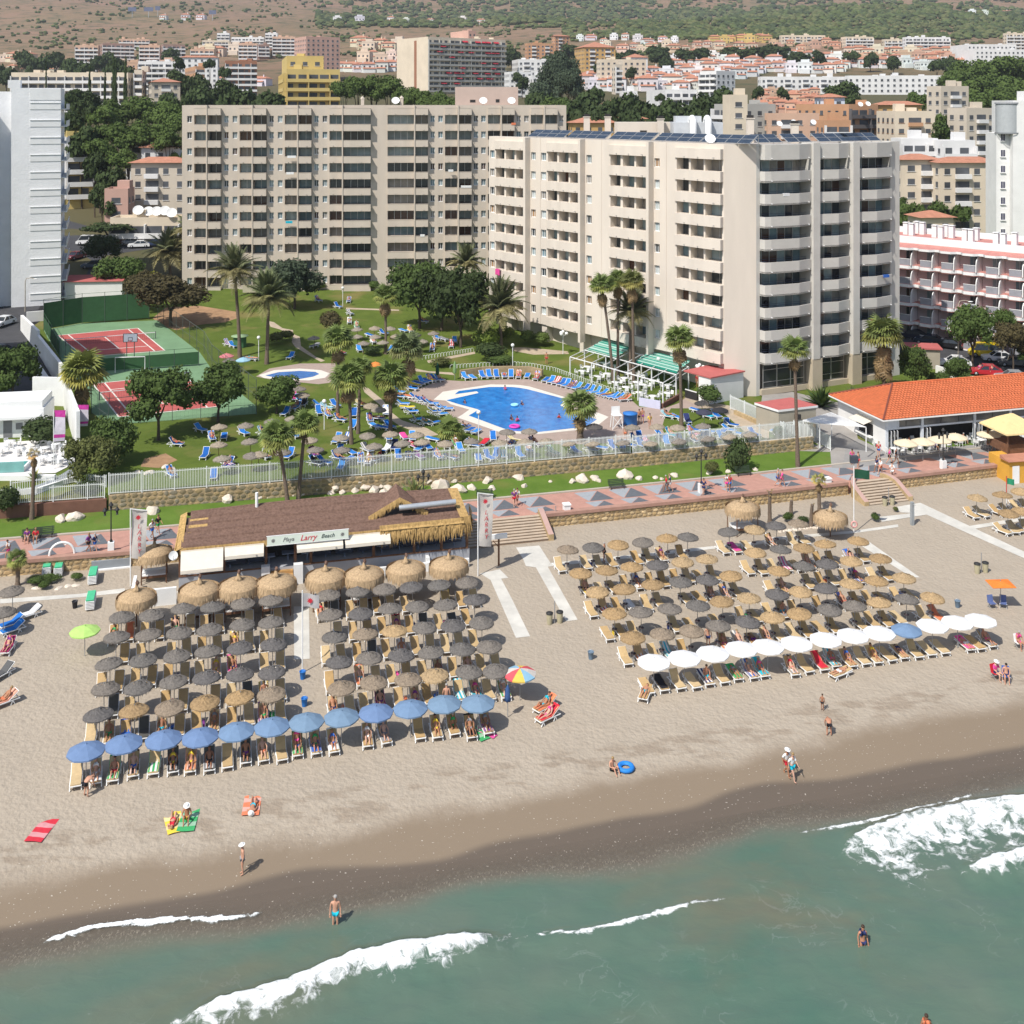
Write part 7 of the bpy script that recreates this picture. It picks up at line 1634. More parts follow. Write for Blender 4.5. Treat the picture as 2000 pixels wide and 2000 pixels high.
def palm(kind,cz,bx,by,cx,cy,rpx,label,skirt=0.,nfr=None,col=None,dead=0.,h=None,trunk_r=None):
 b0 = cz(bx,by); c0 = cz(cx,cy); g = gp(*b0); s = F/g.y; top = Vector((xat(c0[0],g.y)-g.x,0,zat(c0[1],g.y)-g.z)); R_ = rpx/3.864/s
 o = thing('palm_tree',label,'palm',g,0,'fan palms' if kind=='fan' else 'date palms'); tr = trunk_r or(.2 if kind=='fan' else .26); r = RN
 b = MB(); m = 9; pts = []; rs = []
 for k in range(m+1): t = k/m; pts.append(Vector((top.x*t**1.3,.12*math.sin(t*3),-.2+(top.z+.2)*t))); rs.append(tr*(1.35-.35*min(1,t*5)if t<.2 else 1-.25*t)*(1.06 if k%2 else .96))
 b.tube(pts,rs,8); obj('trunk',b.mesh('trunk',PBARK),o)
 base = tuple(q*1.6 for q in(col or((.085,.115,.03)if kind=='fan' else(.095,.105,.05)))); n = nfr or(44 if kind=='fan' else 56)
 sc_ = R_/.98 if kind=='fan' else R_*1.22
 for k in range(n):
  t = (k+.5)/n; az = 2.39996*k+r.uniform(-.3,.3); el = math.asin(max(-1,min(1,1-1.45*t)))if kind=='fan' else rad(82-92*t)
  j = r.uniform(.8,1.25); c = tuple(q*j for q in base)
  if t>1-dead: c = (.25*j,.17*j,.07*j)
  elif t>.6: c = (base[0]*1.75*j,base[1]*1.4*j,base[2]*1.3*j)
  me = r.choice(FAN)if kind=='fan' else FEA[min(3,int(t*3.6))]; q = sc_*r.uniform(.85,1.1)
  obj('frond',me,o,top,color=c,scale=(q,q,q),rot=(r.uniform(-.4,.4),-el,az))
 for k in range(int(26*skirt)):
  az = 2.39996*k; j = r.uniform(.7,1.2); q = sc_*r.uniform(.75,1.05)
  obj('dead_frond',r.choice(FAN),o,top+Vector((0,0,-R_*.25-r.uniform(0,R_*.6*skirt))),color=(.30*j,.205*j,.10*j),scale=(q,q*.8,q),rot=(r.uniform(-.4,.4),rad(r.uniform(58,80)),az))
palm('fan',G5,620,1210,620,880,165,'bright fan palm behind the pink white banners',.35,40,(.12,.135,.03))
palm('fan',G6,615,1230,620,640,118,'tall fan palm behind the left palm group',.6)
palm('fan',G6,980,740,975,300,88,'slim fan palm with shaggy collar on the upper lawn',1.0)
palm('fan',G6,1150,1010,1140,700,130,'palm with brown hanging leaves left of the pool',.9,36,(.07,.09,.035))
palm('fan',G6,720,1420,695,930,132,'leaning fan palm in front of the left palm group',.4)
palm('fan',G6,770,1340,790,840,90,'fan palm behind the leaning one',.3)
palm('fan',G6,1015,1320,1015,920,132,'full fan palm beside the winding path',.35)
palm('fan',R2,240,340,G6(160,1370)[0]*3.864-500*3.864,(G6(160,1370)[1]-900)*3.864,130,'leaning palm behind the beach bar, left of the two',.1)
palm('fan',R2,320,300,370,(G6(370,1280)[1]-900)*3.864,112,'upright palm behind the beach bar, right of the two',.1)
palm('fan',G6,1480,1400,1470,1310,105,'dwarf palm at the near pool corner',.0,26,(.09,.12,.03),trunk_r=.25)
palm('fan',G7,515,1400,515,1130,130,'stout fan palm on the near pool edge',.35,40,trunk_r=.36)
palm('fan',G7,765,960,680,225,95,'left palm of the tall trio through the pergola',.7)
palm('fan',G7,800,930,800,185,80,'middle palm of the tall trio through the pergola',.9)
palm('fan',G7,920,960,905,190,92,'right palm of the tall trio through the pergola',1.0,col=(.09,.10,.03))
palm('date',G7,890,900,900,430,180,'feathery date palm under the tall trio',0,54)
palm('fan',G7,1280,1290,1265,630,112,'tall fan palm in front of the pool bar',.8)
palm('fan',G8,225,1590,200,710,110,'very tall slim palm in front of the grey balconies',.25,30)
palm('fan',G8,880,1075,870,590,145,'shaggy fan palm with a long dead skirt beside the hotel end',2.2,44,(.09,.11,.03),trunk_r=.3)
palm('fan',R1,240,440,255,-45,52,'pruned palm with a pale dry head on the left lawn',1.0,8,(.2,.16,.07))
palm('fan',R1,130,945,130,740,78,'young palm left of the shower arch',.2,22)
palm('fan',R4,390,390,385,145,58,'young palm with yellow leaves in the rock garden',.5,14,(.18,.17,.05))
palm('fan',R4,15,470,15,235,26,'bare topped palm by the rock garden',.6,4,(.12,.09,.04)); palm('fan',R4,175,410,178,300,16,'cut palm stump behind the rock garden',.3,2,(.12,.09,.04)); palm('fan',R4,325,500,335,330,16,'cut palm stump in the rock garden',.3,2,(.12,.09,.04))
palm('date',G5,1810,765,1770,120,190,'tall date palm behind the green hut',0,58)
palm('date',G6,80,815,95,330,205,'tall date palm by the paddling pool',0,58,(.08,.095,.04))
palm('date',T1_,1500,1750,1490,1260,190,'dark date palm before the beige hotel, upper',0,58)
palm('date',T1_,1250,1760,1230,1480,175,'date palm with orange fruit beside the west car park',0,58)
palm('date',T1_,1530,1760,1520,1490,150,'date palm with orange fruit nearest the beige hotel',0,40)
palm('date',G6,1850,705,1840,400,215,'wide date palm above the pool',0,50,(.085,.095,.045))
palm('date',G6,1600,420,1590,60,150,'date palm behind the dense tree clump',0,38)
palm('date',Z(1640,200),935,860,880,640,110,'dark palm beyond the zigzag hotel roof',0,36)
palm('fan',Z(1640,200),760,870,730,720,80,'yellowish palm beyond the zigzag hotel roof',.4,26); palm('fan',Z(1640,200),1140,880,1130,740,75,'palm left of the white stair tower',.4,26)
palm('fan',Z(1640,200),1060,700,1060,480,62,'slim palm before the arched villas',.3,26); palm('fan',T1_,1375,1040,1340,540,100,'slim palm beside the arched villa',.3,26)
def agave(cz,x,y,wpx,label,cols=((.16,.2,.07),(.35,.32,.13)),n=34,up=.9):
 g = gp(*cz(x,y)); w_ = wpx/3.864*g.y/F/2; o = thing('agave',label,'agave',g); b = MB(); b.add([(0,-.07,0),(.5,-.09,.03),(1,0,.0),(.5,.09,.03),(0,.07,0)],[(0,1,3,4),(1,2,3)]); me = b.mesh('leaf',FROND)
 for k in range(n): t = (k+.5)/n; obj('leaf',me,o,(0,0,.1),color=RN.choice(cols),scale=w_*1.35*RN.uniform(.8,1.1),rot=(0,-rad(85-75*t),2.4*k))
agave(R2,1195,290,240,'big yellow striped agave among the boulders'); agave(G8,400,1140,250,'spiky yucca clump before the hotel dining hall',((.05,.09,.025),(.09,.13,.03)),60); agave(G8,640,1080,150,'grey green agave before the hotel',((.13,.17,.07),(.17,.2,.09))); agave(G5,260,1700,130,'yellow fern plant beside the white ramp',((.3,.3,.06),(.15,.2,.05))); agave(G5,720,1560,170,'banana plant beside the shrub mass',((.13,.2,.04),(.1,.16,.03)),20)
# rock garden edging stones and little rocks
r = random.Random(2)
for i in range(26):
 t = i/25; g = gp(*R4(90+420*t,530-35*t+r.uniform(-8,8))); tag(obj('garden_stone',BO[i%6],None,g,r.uniform(0,6),scale=(.22,.18,.16)),f'rusty edging stone of the rock garden, {nth(i+1)} from left','stone','edging stones of the rock garden')
 # shower bed: flat slabs and ochre rocks
for i, (x,y)in enumerate(((270,960),(440,965),(510,945),(570,940),(600,880),(410,900))): g = gp(*R1(x,y)); tag(obj('flat_rock',BO[i],None,g,i,scale=(.5,.35,.14)),f'flat ochre rock in the shower bed, {nth(i+1)} rock','stone','flat rocks of the shower bed')
# ================================================================ TENNIS COURT FENCES, LEFT TERRACE, CARS
SCR = M('windscreen_green',(.035,.10,.04),.85,.12,1.2); MESHW = M('fence_steel',(.09,.11,.10),.6,.1,3)
def screen(label,pts,h,cz=G5,lift=.25):
 p = [gp(*cz(*q))for q in pts]; O = p[0]; o = thing('windscreen_fence',label,'fence',O); pm = MB(); pm.tube([(0,0,-.2),(0,0,h+.6)],.04,6); pme = pm.mesh('post',MESHW)
 for a, c in zip(p,p[1:]):
  n = max(1,round((c-a).length/3));
  for k in range(n):
   u_, v_ = a.lerp(c,k/n)-O, a.lerp(c,(k+1)/n)-O; b = MB(); b.add([u_+Vector((0,0,lift)),v_+Vector((0,0,lift)),v_+Vector((0,0,h)),u_+Vector((0,0,h))],[(0,1,2,3)]); d = (v_-u_).normalized(); nn = Vector((-d.y,d.x,0))*.02
   b.add([q+nn for q in(u_+Vector((0,0,lift)),v_+Vector((0,0,lift)),v_+Vector((0,0,h)),u_+Vector((0,0,h)))],[(3,2,1,0)]); b.beam(u_+Vector((0,0,h+.55)),v_+Vector((0,0,h+.55)),.04,.04); obj('panel',b.mesh('panel',SCR),o); obj('post',pme,o,u_)
 obj('post',pme,o,p[-1]-O)
screen('tall green windscreen behind the far tennis court',((330,565),(620,515),(1125,478)),4.2); screen('low green windscreen between the two tennis courts',((745,885),(1500,828)),1.9)
screen('dark green windscreen along the left side of the courts',((330,565),(450,770)),2.2)
def chain_fence(label,pts,h,cz=G5):
 p = [gp(*cz(*q))for q in pts]; O = p[0]; o = thing('chain_link_fence',label,'fence',O); pm = MB(); pm.tube([(0,0,-.2),(0,0,h)],.035,6); pme = pm.mesh('post',MESHW); w_ = MB(); rl = MB()
 for a, c in zip(p,p[1:]):
  n = max(1,round((c-a).length/3.2));
  for k in range(n): obj('post',pme,o,a.lerp(c,k/n)-O)
  m = round((c-a).length/.45)
  for k in range(m): q = a.lerp(c,k/m)-O; w_.beam(q,q+Vector((0,0,h)),.006,.006)
  for zz in frange(.1,h,.45): w_.beam(a-O+Vector((0,0,zz)),c-O+Vector((0,0,zz)),.006,.006)
  rl.beam(a-O+Vector((0,0,h)),c-O+Vector((0,0,h)),.045,.045); rl.beam(a-O+Vector((0,0,1.2)),c-O+Vector((0,0,1.2)),.035,.035)
 obj('post',pme,o,p[-1]-O); obj('wire',w_.mesh('wire',MESHW),o,kind='stuff'); obj('rail',rl.mesh('rail',MESHW),o)
chain_fence('wire mesh fence along the right side of the tennis courts',((1190,480),(1540,740),(1600,850),(1935,1130)),3.2); chain_fence('wire mesh fence along the front of the near tennis court',((690,1190),(820,1285),(1300,1245),(1935,1195)),3.2); chain_fence('wire mesh fence along the left of the near tennis court',((460,770),(685,1060),(690,1190)),3.2)
def net(P,label):
 a, c = P(-.06,.5), P(1.06,.5); g = Vector((a.x,a.y,ground(a.x,a.y))); e = Vector((c.x,c.y,ground(c.x,c.y)))-g; o = thing('tennis_net',label,'net',g); b = MB(); m = 40
 for k in range(m): q = e*(k/m); b.beam(q+Vector((0,0,.05)),q+Vector((0,0,.9)),.012,.012)
 for zz in frange(.1,.9,.16): b.beam(Vector((0,0,zz)),e+Vector((0,0,zz)),.012,.012)
 obj('netting',b.mesh('netting',INK),o,kind='stuff'); b = MB(); b.beam(Vector((0,0,.95)),e+Vector((0,0,.95)),.05,.09); obj('band',b.mesh('band',WHITE),o); b = MB(); b.tube([(0,0,0),(0,0,1.1)],.06,6); pm = b.mesh('post',MESHW); obj('post',pm,o); obj('post',pm,o,e)
net(CA,'tennis net across the far court'); net(CB,'tennis net across the near court')
def hoop(cz,x,y,label,back=False):
 g = gp(*cz(x,y)); o = thing('basketball_board',label,'basketball hoop',g,rad(8)); b = MB();
 for s in(-.5,.5): b.tube([(s,0,0),(s,0,3.2)],.06,6)
 obj('post',b.mesh('post',MESHW),o); b = MB(); b.box(-.95,-.12,2.75,.95,-.06,3.95,0); bd = obj('backboard',b.mesh('backboard',M('board_grey',(.4,.44,.5),.6,.05,2)),o); b = MB()
 for x0, z0, x1, z1 in((-.95,2.75,-.88,3.95),(.88,2.75,.95,3.95),(-.879,2.75,.879,2.82),(-.879,3.88,.879,3.95),(-.3,2.95,-.25,3.4),(.25,2.95,.3,3.4),(-.249,2.95,.249,3.0),(-.249,3.35,.249,3.4)): b.box(x0,-.135,z0,x1,-.122,z1,0)
 obj('board_lines',b.mesh('board_lines',INK),o); b = MB(); b.tube([(.23*math.cos(a*.524),-.4+.23*math.sin(a*.524),2.95)for a in range(13)],.02,4); obj('hoop',b.mesh('hoop',RED),o)
hoop(G5,985,800,'white basketball board over the low green windscreen'); hoop(G5,1370,1120,'dark basketball board on the near court, half hidden by trees')
def goal():
 g = gp(*G5(985,872)); o = thing('football_goal','white five-a-side goal against the low green windscreen','goal',g,rad(8)); b = MB(); b.tube([(-1.9,-.3,0),(-1.9,-.3,2.0),(1.9,-.3,2.0),(1.9,-.3,0)],.06,8); obj('frame',b.mesh('frame',WHITE),o)
goal()
def left_side():
# long pale wall beside the road, planter, white tall wall, low white building and terrace
 low_wall('long pale sloping wall between road and tennis courts',G5,((165,560),(290,720),(475,1030)),2.3,WHITE2,.4); low_wall('low pale kerb wall along the shaded road',G5,((230,780),(370,1040)),.5,WHITE2,.9); low_wall('white wall under the green windscreen beside the tower',G5,((200,500),(520,470)),1.6,WHITE2,.3)
 p = [gp(*G5(*q))for q in((250,1120),(490,1130),(590,1460))]; O = p[1]; o = thing('white_screen_wall','tall bright white wall with angled corner beside the terrace','wall',O); b = MB(); h = 3.4
 for a, c in zip(p,p[1:]): d = (c-a).normalized(); n = Vector((-d.y,d.x,0))*.18; b.prism([tuple(x-O)[:2]for x in(a-n,c-n,c+n,a+n)],-1.5,h if a is p[0]else h-.003,0)
 obj('wall_body',b.mesh('wall_body',WHITE),o)
 g = gp(*G5(330,1360)); o = thing('terrace_bar','low white flat roofed bar building at the left edge','bar building',g,rad(10)); b = MB(); b.box(-14,0,-1,0,5,3.1,0); b.box(-14,-.9,2.2,-.3,-.002,2.5,0); b.box(-14,.25,3.1,-.2,.5,3.9,0); b.box(-14,4.5,3.1,-.2,4.8,3.9,0); b.box(-.45,.501,3.1,-.2,4.499,3.88,0); obj('wall',b.mesh('wall',WHITE),o)
 b = MB(); b.box(0,-.03,0,.9,.0,1.9,0); b.box(1.3,-.03,.9,2.0,0,1.6,0)
 for x in(-4.2,-8): obj('door',b.mesh('door',M('door_grey',(.2,.2,.21),.6)),o,(x,-.02,0))
 patch([gp(*G5(*q))[:2]for q in((-120,1420),(330,1390),(600,1440),(560,1570),(420,1640),(-120,1660))],.05,M('white_deck',(.72,.70,.68),.8,.05,1),'terrace_deck');
 low_wall('white retaining wall under the left terrace',G5,((-120,1690),(180,1690),(415,1690)),.5,WHITE,.5); low_wall('white ramp parapet curving down to the lawn gate',G5,((60,1810),(280,1790),(560,1700)),.5,WHITE,.3)
 patch([gp(*G5(*q))[:2]for q in((130,1790),(420,1680),(560,1590),(560,1690),(260,1810))],.06,M('ramp_grey'),'terrace_ramp')
 picket_fence('white railing curving round the left terrace ramp',[gp(*G5(*q))for q in((80,1790),(330,1760),(560,1715),(800,1745))],1.1,.2,maxp=80)
 g = gp(*G5(55,1640)); o = thing('terrace_pool','small raised turquoise pool behind glass on the left terrace','pool',g,rad(8)); b = MB(); b.box(-5,0,0,1.6,2.2,.5,0); obj('rim',b.mesh('rim',WHITE),o); b = MB(); b.box(-4.8,.2,.5,1.4,2.0,.53,0); obj('water',b.mesh('water',M('turquoise_water',(.06,.32,.30),.1,.1,2)),o); b = MB(); b.box(-5,-.06,.1,1.6,-.02,1.1,0); obj('glass_rail',b.mesh('glass_rail',M('pool_glass',(.2,.42,.4),.08,.1,1)),o)
 for i, (x,y)in enumerate(((340,1500),(420,1470),(400,1560),(500,1500),(470,1580),(330,1570),(80,1450),(20,1500),(230,1520),(150,1500))): table_set(gp(*G5(x,y))+Vector((0,0,.06)),i+1,'on the left white terrace',3,RN)
 for x, y, yt, lab in((405,1610,1160,'white feather banner with pink patches, left of the pair'),(585,1430,1120,'tall pink and white feather banner against the white wall')):
  g = gp(*G5(x,y)); s = F/g.y; h = (y-yt)/3.864/s; o = thing('feather_banner',lab,'banner',g,0); b = MB(); b.tube([(0,0,0),(0,0,h)],.05,6); obj('mast',b.mesh('mast',WHITE),o); b = MB(); n = 9; wd = 1.15
  for k in range(n+1):
   t = k/n
   for f in(0,1): b.v.append((.06+wd*f*(1-.35*max(0,t-.6)),.12*math.sin(3*f+t*5),h-.05-t*h*.52))
  for k in range(n): b.f.append((2*k,2*k+1,2*k+3,2*k+2)); b.m.append(1 if k<2 or k==n-2 else 0); b.s.append(True)
  obj('flag',b.mesh('flag',[M('banner_lilac',(.62,.58,.66),.9,.15,2,trans=.2),M('banner_pink',(.55,.05,.32),.9,.2,3,trans=.2)]),o)
 g = gp(*G5(700,345)); o = thing('red_roof_shed','low shed with sloping red roof behind the windscreen','shed',g+Vector((0,0,0)),rad(6)); b = MB(); b.box(-4.6,0,-1,4.8,3.6,3.4,0); obj('wall',b.mesh('wall',WHITE2),o); b = MB(); b.prism([(-4.9,-.3),(5,-.3),(5,4),(-4.9,4)],3.41,lambda x,y:3.5+.12*y,0); obj('roof',b.mesh('roof',M('red_felt')),o)
 low_wall('pale garden wall below the beige hotel by the palms',G6,((-100,275),(150,272)),1.3,M('cream_wall',(.5,.45,.33),.9,.06,1),.3); low_wall('white parking wall below the large street tree',G8,((1270,880),(1480,960),(1700,985),(1900,1000)),1.0,WHITE2,.3); low_wall('white garden wall of the zigzag hotel',G8,((1000,560),(1180,590),(1300,640),(1430,650)),1.6,WHITE2,.3)
 g = gp(*G8(1190,850)); o = thing('gate_house','small khaki hut with flat red roof beside the car park','hut',g,rad(-10)); b = MB(); b.box(-2.2,0,-.5,1.9,3,2.7,0); obj('wall',b.mesh('wall',M('khaki_wall')),o); b = MB(); b.box(-2.5,-.3,2.703,2.2,3.3,2.9,0); obj('roof',b.mesh('roof',M('red_felt')),o)
left_side()
CARP = M('car_paint',byobj=True,rough=.25,var=.03,scale=1,spec=.6,local=True); CGL = M('car_glass',(.02,.025,.03),.08,.1,1,spec=.7); TYRE = M('tyre',(.02,.02,.02),.9); RIMM = M('wheel_rim',(.4,.4,.42),.4,.1,3,metal=.7); LAMPC = M('headlight',(.7,.7,.68),.15); LAMPR = M('tail_light',(.4,.01,.01),.2)
def car_kit(van=False):
 b = MB(); L_, W_ = 2.1, .86
 prof = [(-L_,.28),(-L_-.03,.62),(-L_*.93,.78),(-1.05,.88),(1.55,.92),(2.0,.86),(L_,.6),(L_-.02,.28)]if not van else[(-L_,.28),(-L_-.03,.7),(-1.75,.95),(1.95,1.05),(L_,.9),(L_,.28)]
 n = len(prof); vs = [(x,s*W_*(1 if z<.7 else .95),z)for s in(-1,1)for x,z in prof]; b.add(vs,[tuple(range(n)),tuple(range(n,2*n))[::-1]]+[((i+1)%n,i,n+i,n+(i+1)%n)for i in range(n)]); body = b.mesh('body',CARP)
 cab = [(-1.0,.88),(-.35,1.38),(.95,1.42),(1.75,.92)]if not van else[(-1.7,.96),(-1.15,1.75),(1.95,1.8),(2.05,1.0)]
 b = MB(); m = len(cab); vs = [(x,s*(.8 if i in(0,3)else .66),z)for s in(-1,1)for i,(x,z)in enumerate(cab)]; b.add(vs,[tuple(range(m)),tuple(range(m,2*m))[::-1]]+[((i+1)%m,i,m+i,m+(i+1)%m)for i in(0,2)],0); glass = b.mesh('window',CGL)
 b = MB(); (x1,z1), (x2,z2) = cab[1], cab[2]; b.box(x1-.05,-.69,z1-.01,x2+.05,.69,z2+.035,0)
 for s in(-1,1):
  for i, (xa,xb)in enumerate(((0,1),(2,3))): (xp,zp), (xq,zq) = cab[xa], cab[xb]; b.beam((xp,s*(.81 if xa in(0,3)else .68),zp),(xq,s*(.81 if xb in(0,3)else .68),zq),.07,.07)
  b.beam((.3,s*.83,.9),(.3,s*.69,z2),.07,.07)
 roof = b.mesh('roof',CARP)
 b = MB(); b.lathe([(.2,-.11),(.31,-.1),(.31,.1),(.2,.11)],14); b.v = [(x,z,y)for x,y,z in b.v]; ty = b.mesh('tyre',TYRE); b = MB(); b.lathe([(0,-.115),(.2,-.1),(.2,.1),(0,.115)],12); b.v = [(x,z,y)for x,y,z in b.v]; ri = b.mesh('rim',RIMM)
 b = MB(); b.ell((0,0,0),(.08,.18,.09),8,5); return body, glass, roof, ty, ri, b.mesh('headlight',LAMPC), b.mesh('tail_light',LAMPR)
CARK = car_kit(); VANK = car_kit(True)
def car(cz,x,y,rz,col,label,van=False,g=None):
 g = g or gp(*cz(x,y)); g = g+Vector((0,0,.02)); k = VANK if van else CARK; o = thing('van' if van else 'car',label,'van' if van else 'car',g,rad(rz),'vehicles parked around the hotels',1.0 if not van else 1.08); obj('body',k[0],o,color=col); obj('window',k[1],o); obj('roof',k[2],o,color=col)
 for x_ in(-1.35,1.35):
  for s in(-.78,.78): q = obj('wheel',k[4],o,(x_,s,.31)); obj('tyre',k[3],q)
 for s in(-.6,.6): obj('headlight',k[5],o,(-2.08,s,.62)); obj('tail_light',k[6],o,(2.06,s,.68))
WH = (.75,.75,.75)
for a in((G8,1085,625,-30,(.01,.013,.03),'dark navy car nearest the hotel end on the east street'),(G8,1215,665,-30,(.02,.03,.05),'dark car second along the hedge on the east street'),(G8,1355,695,-30,(.012,.012,.014),'black car third along the hedge on the east street'),(G8,1410,830,-12,WH,'white car parked behind the small round trees'),(G8,1735,795,-10,WH,'white car across the street from the red one'),(G8,1645,900,-14,(.42,.02,.03),'red car on the east street with people beside it'),(G8,1840,945,-14,(.3,.31,.32),'silver car right of the red car'),(G8,1850,830,-10,(.08,.085,.09),'dark grey car behind the silver one'),(G5,25,525,80,WH,'white car at the left edge beside the tower'),(G5,-20,750,60,(.05,.06,.09),'dark car half out of frame on the shaded road'),(T1_,690,1400,95,(.2,.015,.02),'dark red car parked before the shops'),(T1_,820,1385,15,(.4,.41,.42),'silver car in the row before the shops'),(T1_,920,1415,15,WH,'white car in front of the silver one by the shops'),(T1_,990,1375,15,WH,'white car at the right end of the shop row'),(T1_,1080,1400,15,(.03,.05,.14),'blue car behind the palm by the shops'),(T1_,255,1535,70,(.16,.02,.03),'dark red car in the shade beside the tower'),(T1_,440,1630,10,(.07,.1,.14),'grey blue car parked in the shade of the tower'),(Z(1640,200),1085,895,10,WH,'white car on the street beyond the zigzag hotel')): car(*a)
car(T1_,390,1385,5,WH,'white van parked left of the shops',True); car(G8,1640,760,-14,(.75,.55,.01),'bright yellow van behind the large street tree',True)
def street_light(cz,x,y,ty,label):
 g = gp(*cz(x,y)); h = (y-ty)/3.864*g.y/F; o = thing('street_light',label,'street light',g); b = MB(); b.tube([(0,0,0),(0,0,h-.6),(.2,0,h-.1),(.9,0,h),(1.6,0,h-.15)],[.1,.07,.06,.05,.05],6); obj('mast',b.mesh('mast',M('mast_tan',(.4,.35,.28),.6,.1,2)),o); b = MB(); b.ell((1.7,0,h-.18),(.4,.15,.08),8,5); obj('lamp_head',b.mesh('lamp_head',WHITE),o)
street_light(G8,1437,820,335,'tall curved street light before the zigzag hotel'); street_light(G5,190,420,165,'thin dark pole beside the left tower')
# ================================================================ THE TOWN ON THE SLOPE
def fac(gl,bl,P,D,Nn,L_,H,style,m=2.9):
 """windows (gl) and balconies (bl) of one face; D runs along it, Nn points out"""
 up = Vector((0,0,1)); n = max(1,int(H/m)); c = max(1,round(L_/3.4)); w_ = L_/c
 def bx(b,a0,a1,d0,d1,z0,z1,k=0):
  vs = [P+D*a+Nn*d+up*z for z in(z0,z1)for a,d in((a0,d0),(a1,d0),(a1,d1),(a0,d1))]; b.add(vs,[(0,3,2,1),(4,5,6,7),(0,1,5,4),(1,2,6,5),(2,3,7,6),(3,0,4,7)],k)
 for f in range(n):
  z = H-(f+1)*m
  if style=='b':
   [bx(gl,i*w_+.3,i*w_+w_*RN.choice((.6,.85,.95)),.0,.04,z+.5,z+2.35)for i in range(c)]; bx(bl,0,L_,.05,1.2,z-.1,z+.08); bx(bl,0,L_,1.05,1.2,z+.08,z+1.0)
   for i in range(0,c+1,2): bx(bl,min(i*w_,L_-.25),min(i*w_+.25,L_),.05,1.18,z+.1,z+2.75)
  else:
   for i in range(c):
    a = i*w_
    if style=='m' and i%3==1: bx(gl,a+.1,a+w_-.1,0,.04,z+.3,z+2.3); bx(bl,a,a+w_,.05,1.1,z-.05,z+.95)
    else: bx(gl,a+w_*.3,a+w_*.68,0,.03,z+.9,z+2.15); bx(bl,a+w_*.25,a+w_*.73,.035,.14,z+.78,z+.88)
WCOL = {'white':(.72,.71,.70),'cream':(.66,.565,.44),'peach':(.60,.40,.29),'pink':(.52,.33,.27),'ochre':(.55,.35,.14),'yellow':(.58,.44,.17),'orange':(.50,.28,.16),'brick':(.32,.15,.09),'beige':(.56,.49,.40),'grey':(.40,.39,.36),'blue':(.60,.66,.74),'brown':(.34,.22,.18),'dark':(.12,.11,.11)}  # brown: shaded sides of the peach blocks, the shade put into the colour
FARGL = M('far_glass',(.085,.09,.10),.35,.5,.15,spec=.4)
def bld(label,pl,pc,pr,yt,Y,yaw,col,sl='g',sr='b',roof='f',cat='apartment block',dep=12.,tr='white',extra=0):
 X0 = xat(pc,Y); D = Vector((math.cos(rad(yaw)),math.sin(rad(yaw)),0)); E = Vector((-D.y,D.x,0)); r1 = (pr-1000)/F; r0 = (pl-1000)/F
 L_ = (r1*Y-X0)/(D.x-r1*D.y); W_ = (r0*Y-X0)/(E.x-r0*E.y)if pl<pc and abs(E.x-r0*E.y)>.02 else dep; W_ = min(max(W_,6),40)
 zb = ground(X0,Y); H = zat(yt,Y)-zb; o = thing('apartment_building',label,cat,(X0,Y,zb)); P = Vector((0,0,0)); mt = M('wall_'+col,WCOL[col],.9,.08,.15)
 b = MB(); q = [P,P+D*L_,P+D*L_+E*W_,P+E*W_]; b.prism([p[:2]for p in q],-5,H,0)
 if roof=='f':
  for a, c in zip(q,q[1:]+q[:1]): n = (c-a).normalized(); i = Vector((-n.y,n.x,0))*.25; b.prism([(a+n*.26)[:2],c[:2],(c+i)[:2],(a+i+n*.26)[:2]],H+.002,H+.7,0)
  for k in range(2+int(L_/15)): p = D*RN.uniform(2,max(2.5,L_-4))+E*RN.uniform(2,max(2.1,W_-5)); b.box(p.x,p.y,H+.003,p.x+2.6,p.y+2.2,H+RN.uniform(1,2.8),0)
 obj('wall',b.mesh('wall',mt),o); gl, bl = MB(), MB(); fac(gl,bl,P,D,-E,L_,H-.5,sr)
 fac(gl,bl,P+E*W_,-E,-D,W_,H-.5,sl)if sl!='-' else None; fac(gl,bl,P+D*L_,E,D,W_,H-.5,'g')
 obj('windows',gl.mesh('windows',FARGL),o,kind='stuff'); obj('balconies',bl.mesh('balconies',M('wall_'+tr,WCOL[tr],.9,.08,.15)),o,kind='stuff')
 b = MB()
 if roof=='h':
  e = .7; c = [P-D*e-E*e,P+D*(L_+e)-E*e,P+D*(L_+e)+E*(W_+e),P-D*e+E*(W_+e)]; t = min(W_,L_)*.5; rg = [P+D*t+E*W_/2,P+D*(L_-t)+E*W_/2]if L_>W_ else[P+D*L_/2+E*W_/2]*2; up = Vector((0,0,H+.02)); tp = Vector((0,0,H+min(W_,L_)*.2))
  b.add([p+up for p in c]+[p+tp for p in rg],[(0,1,5,4),(1,2,5),(2,3,4,5),(3,0,4),(3,2,1,0)]); obj('roof',b.mesh('roof',REDTILE if tr!='tile' else TILE),o)
 return o
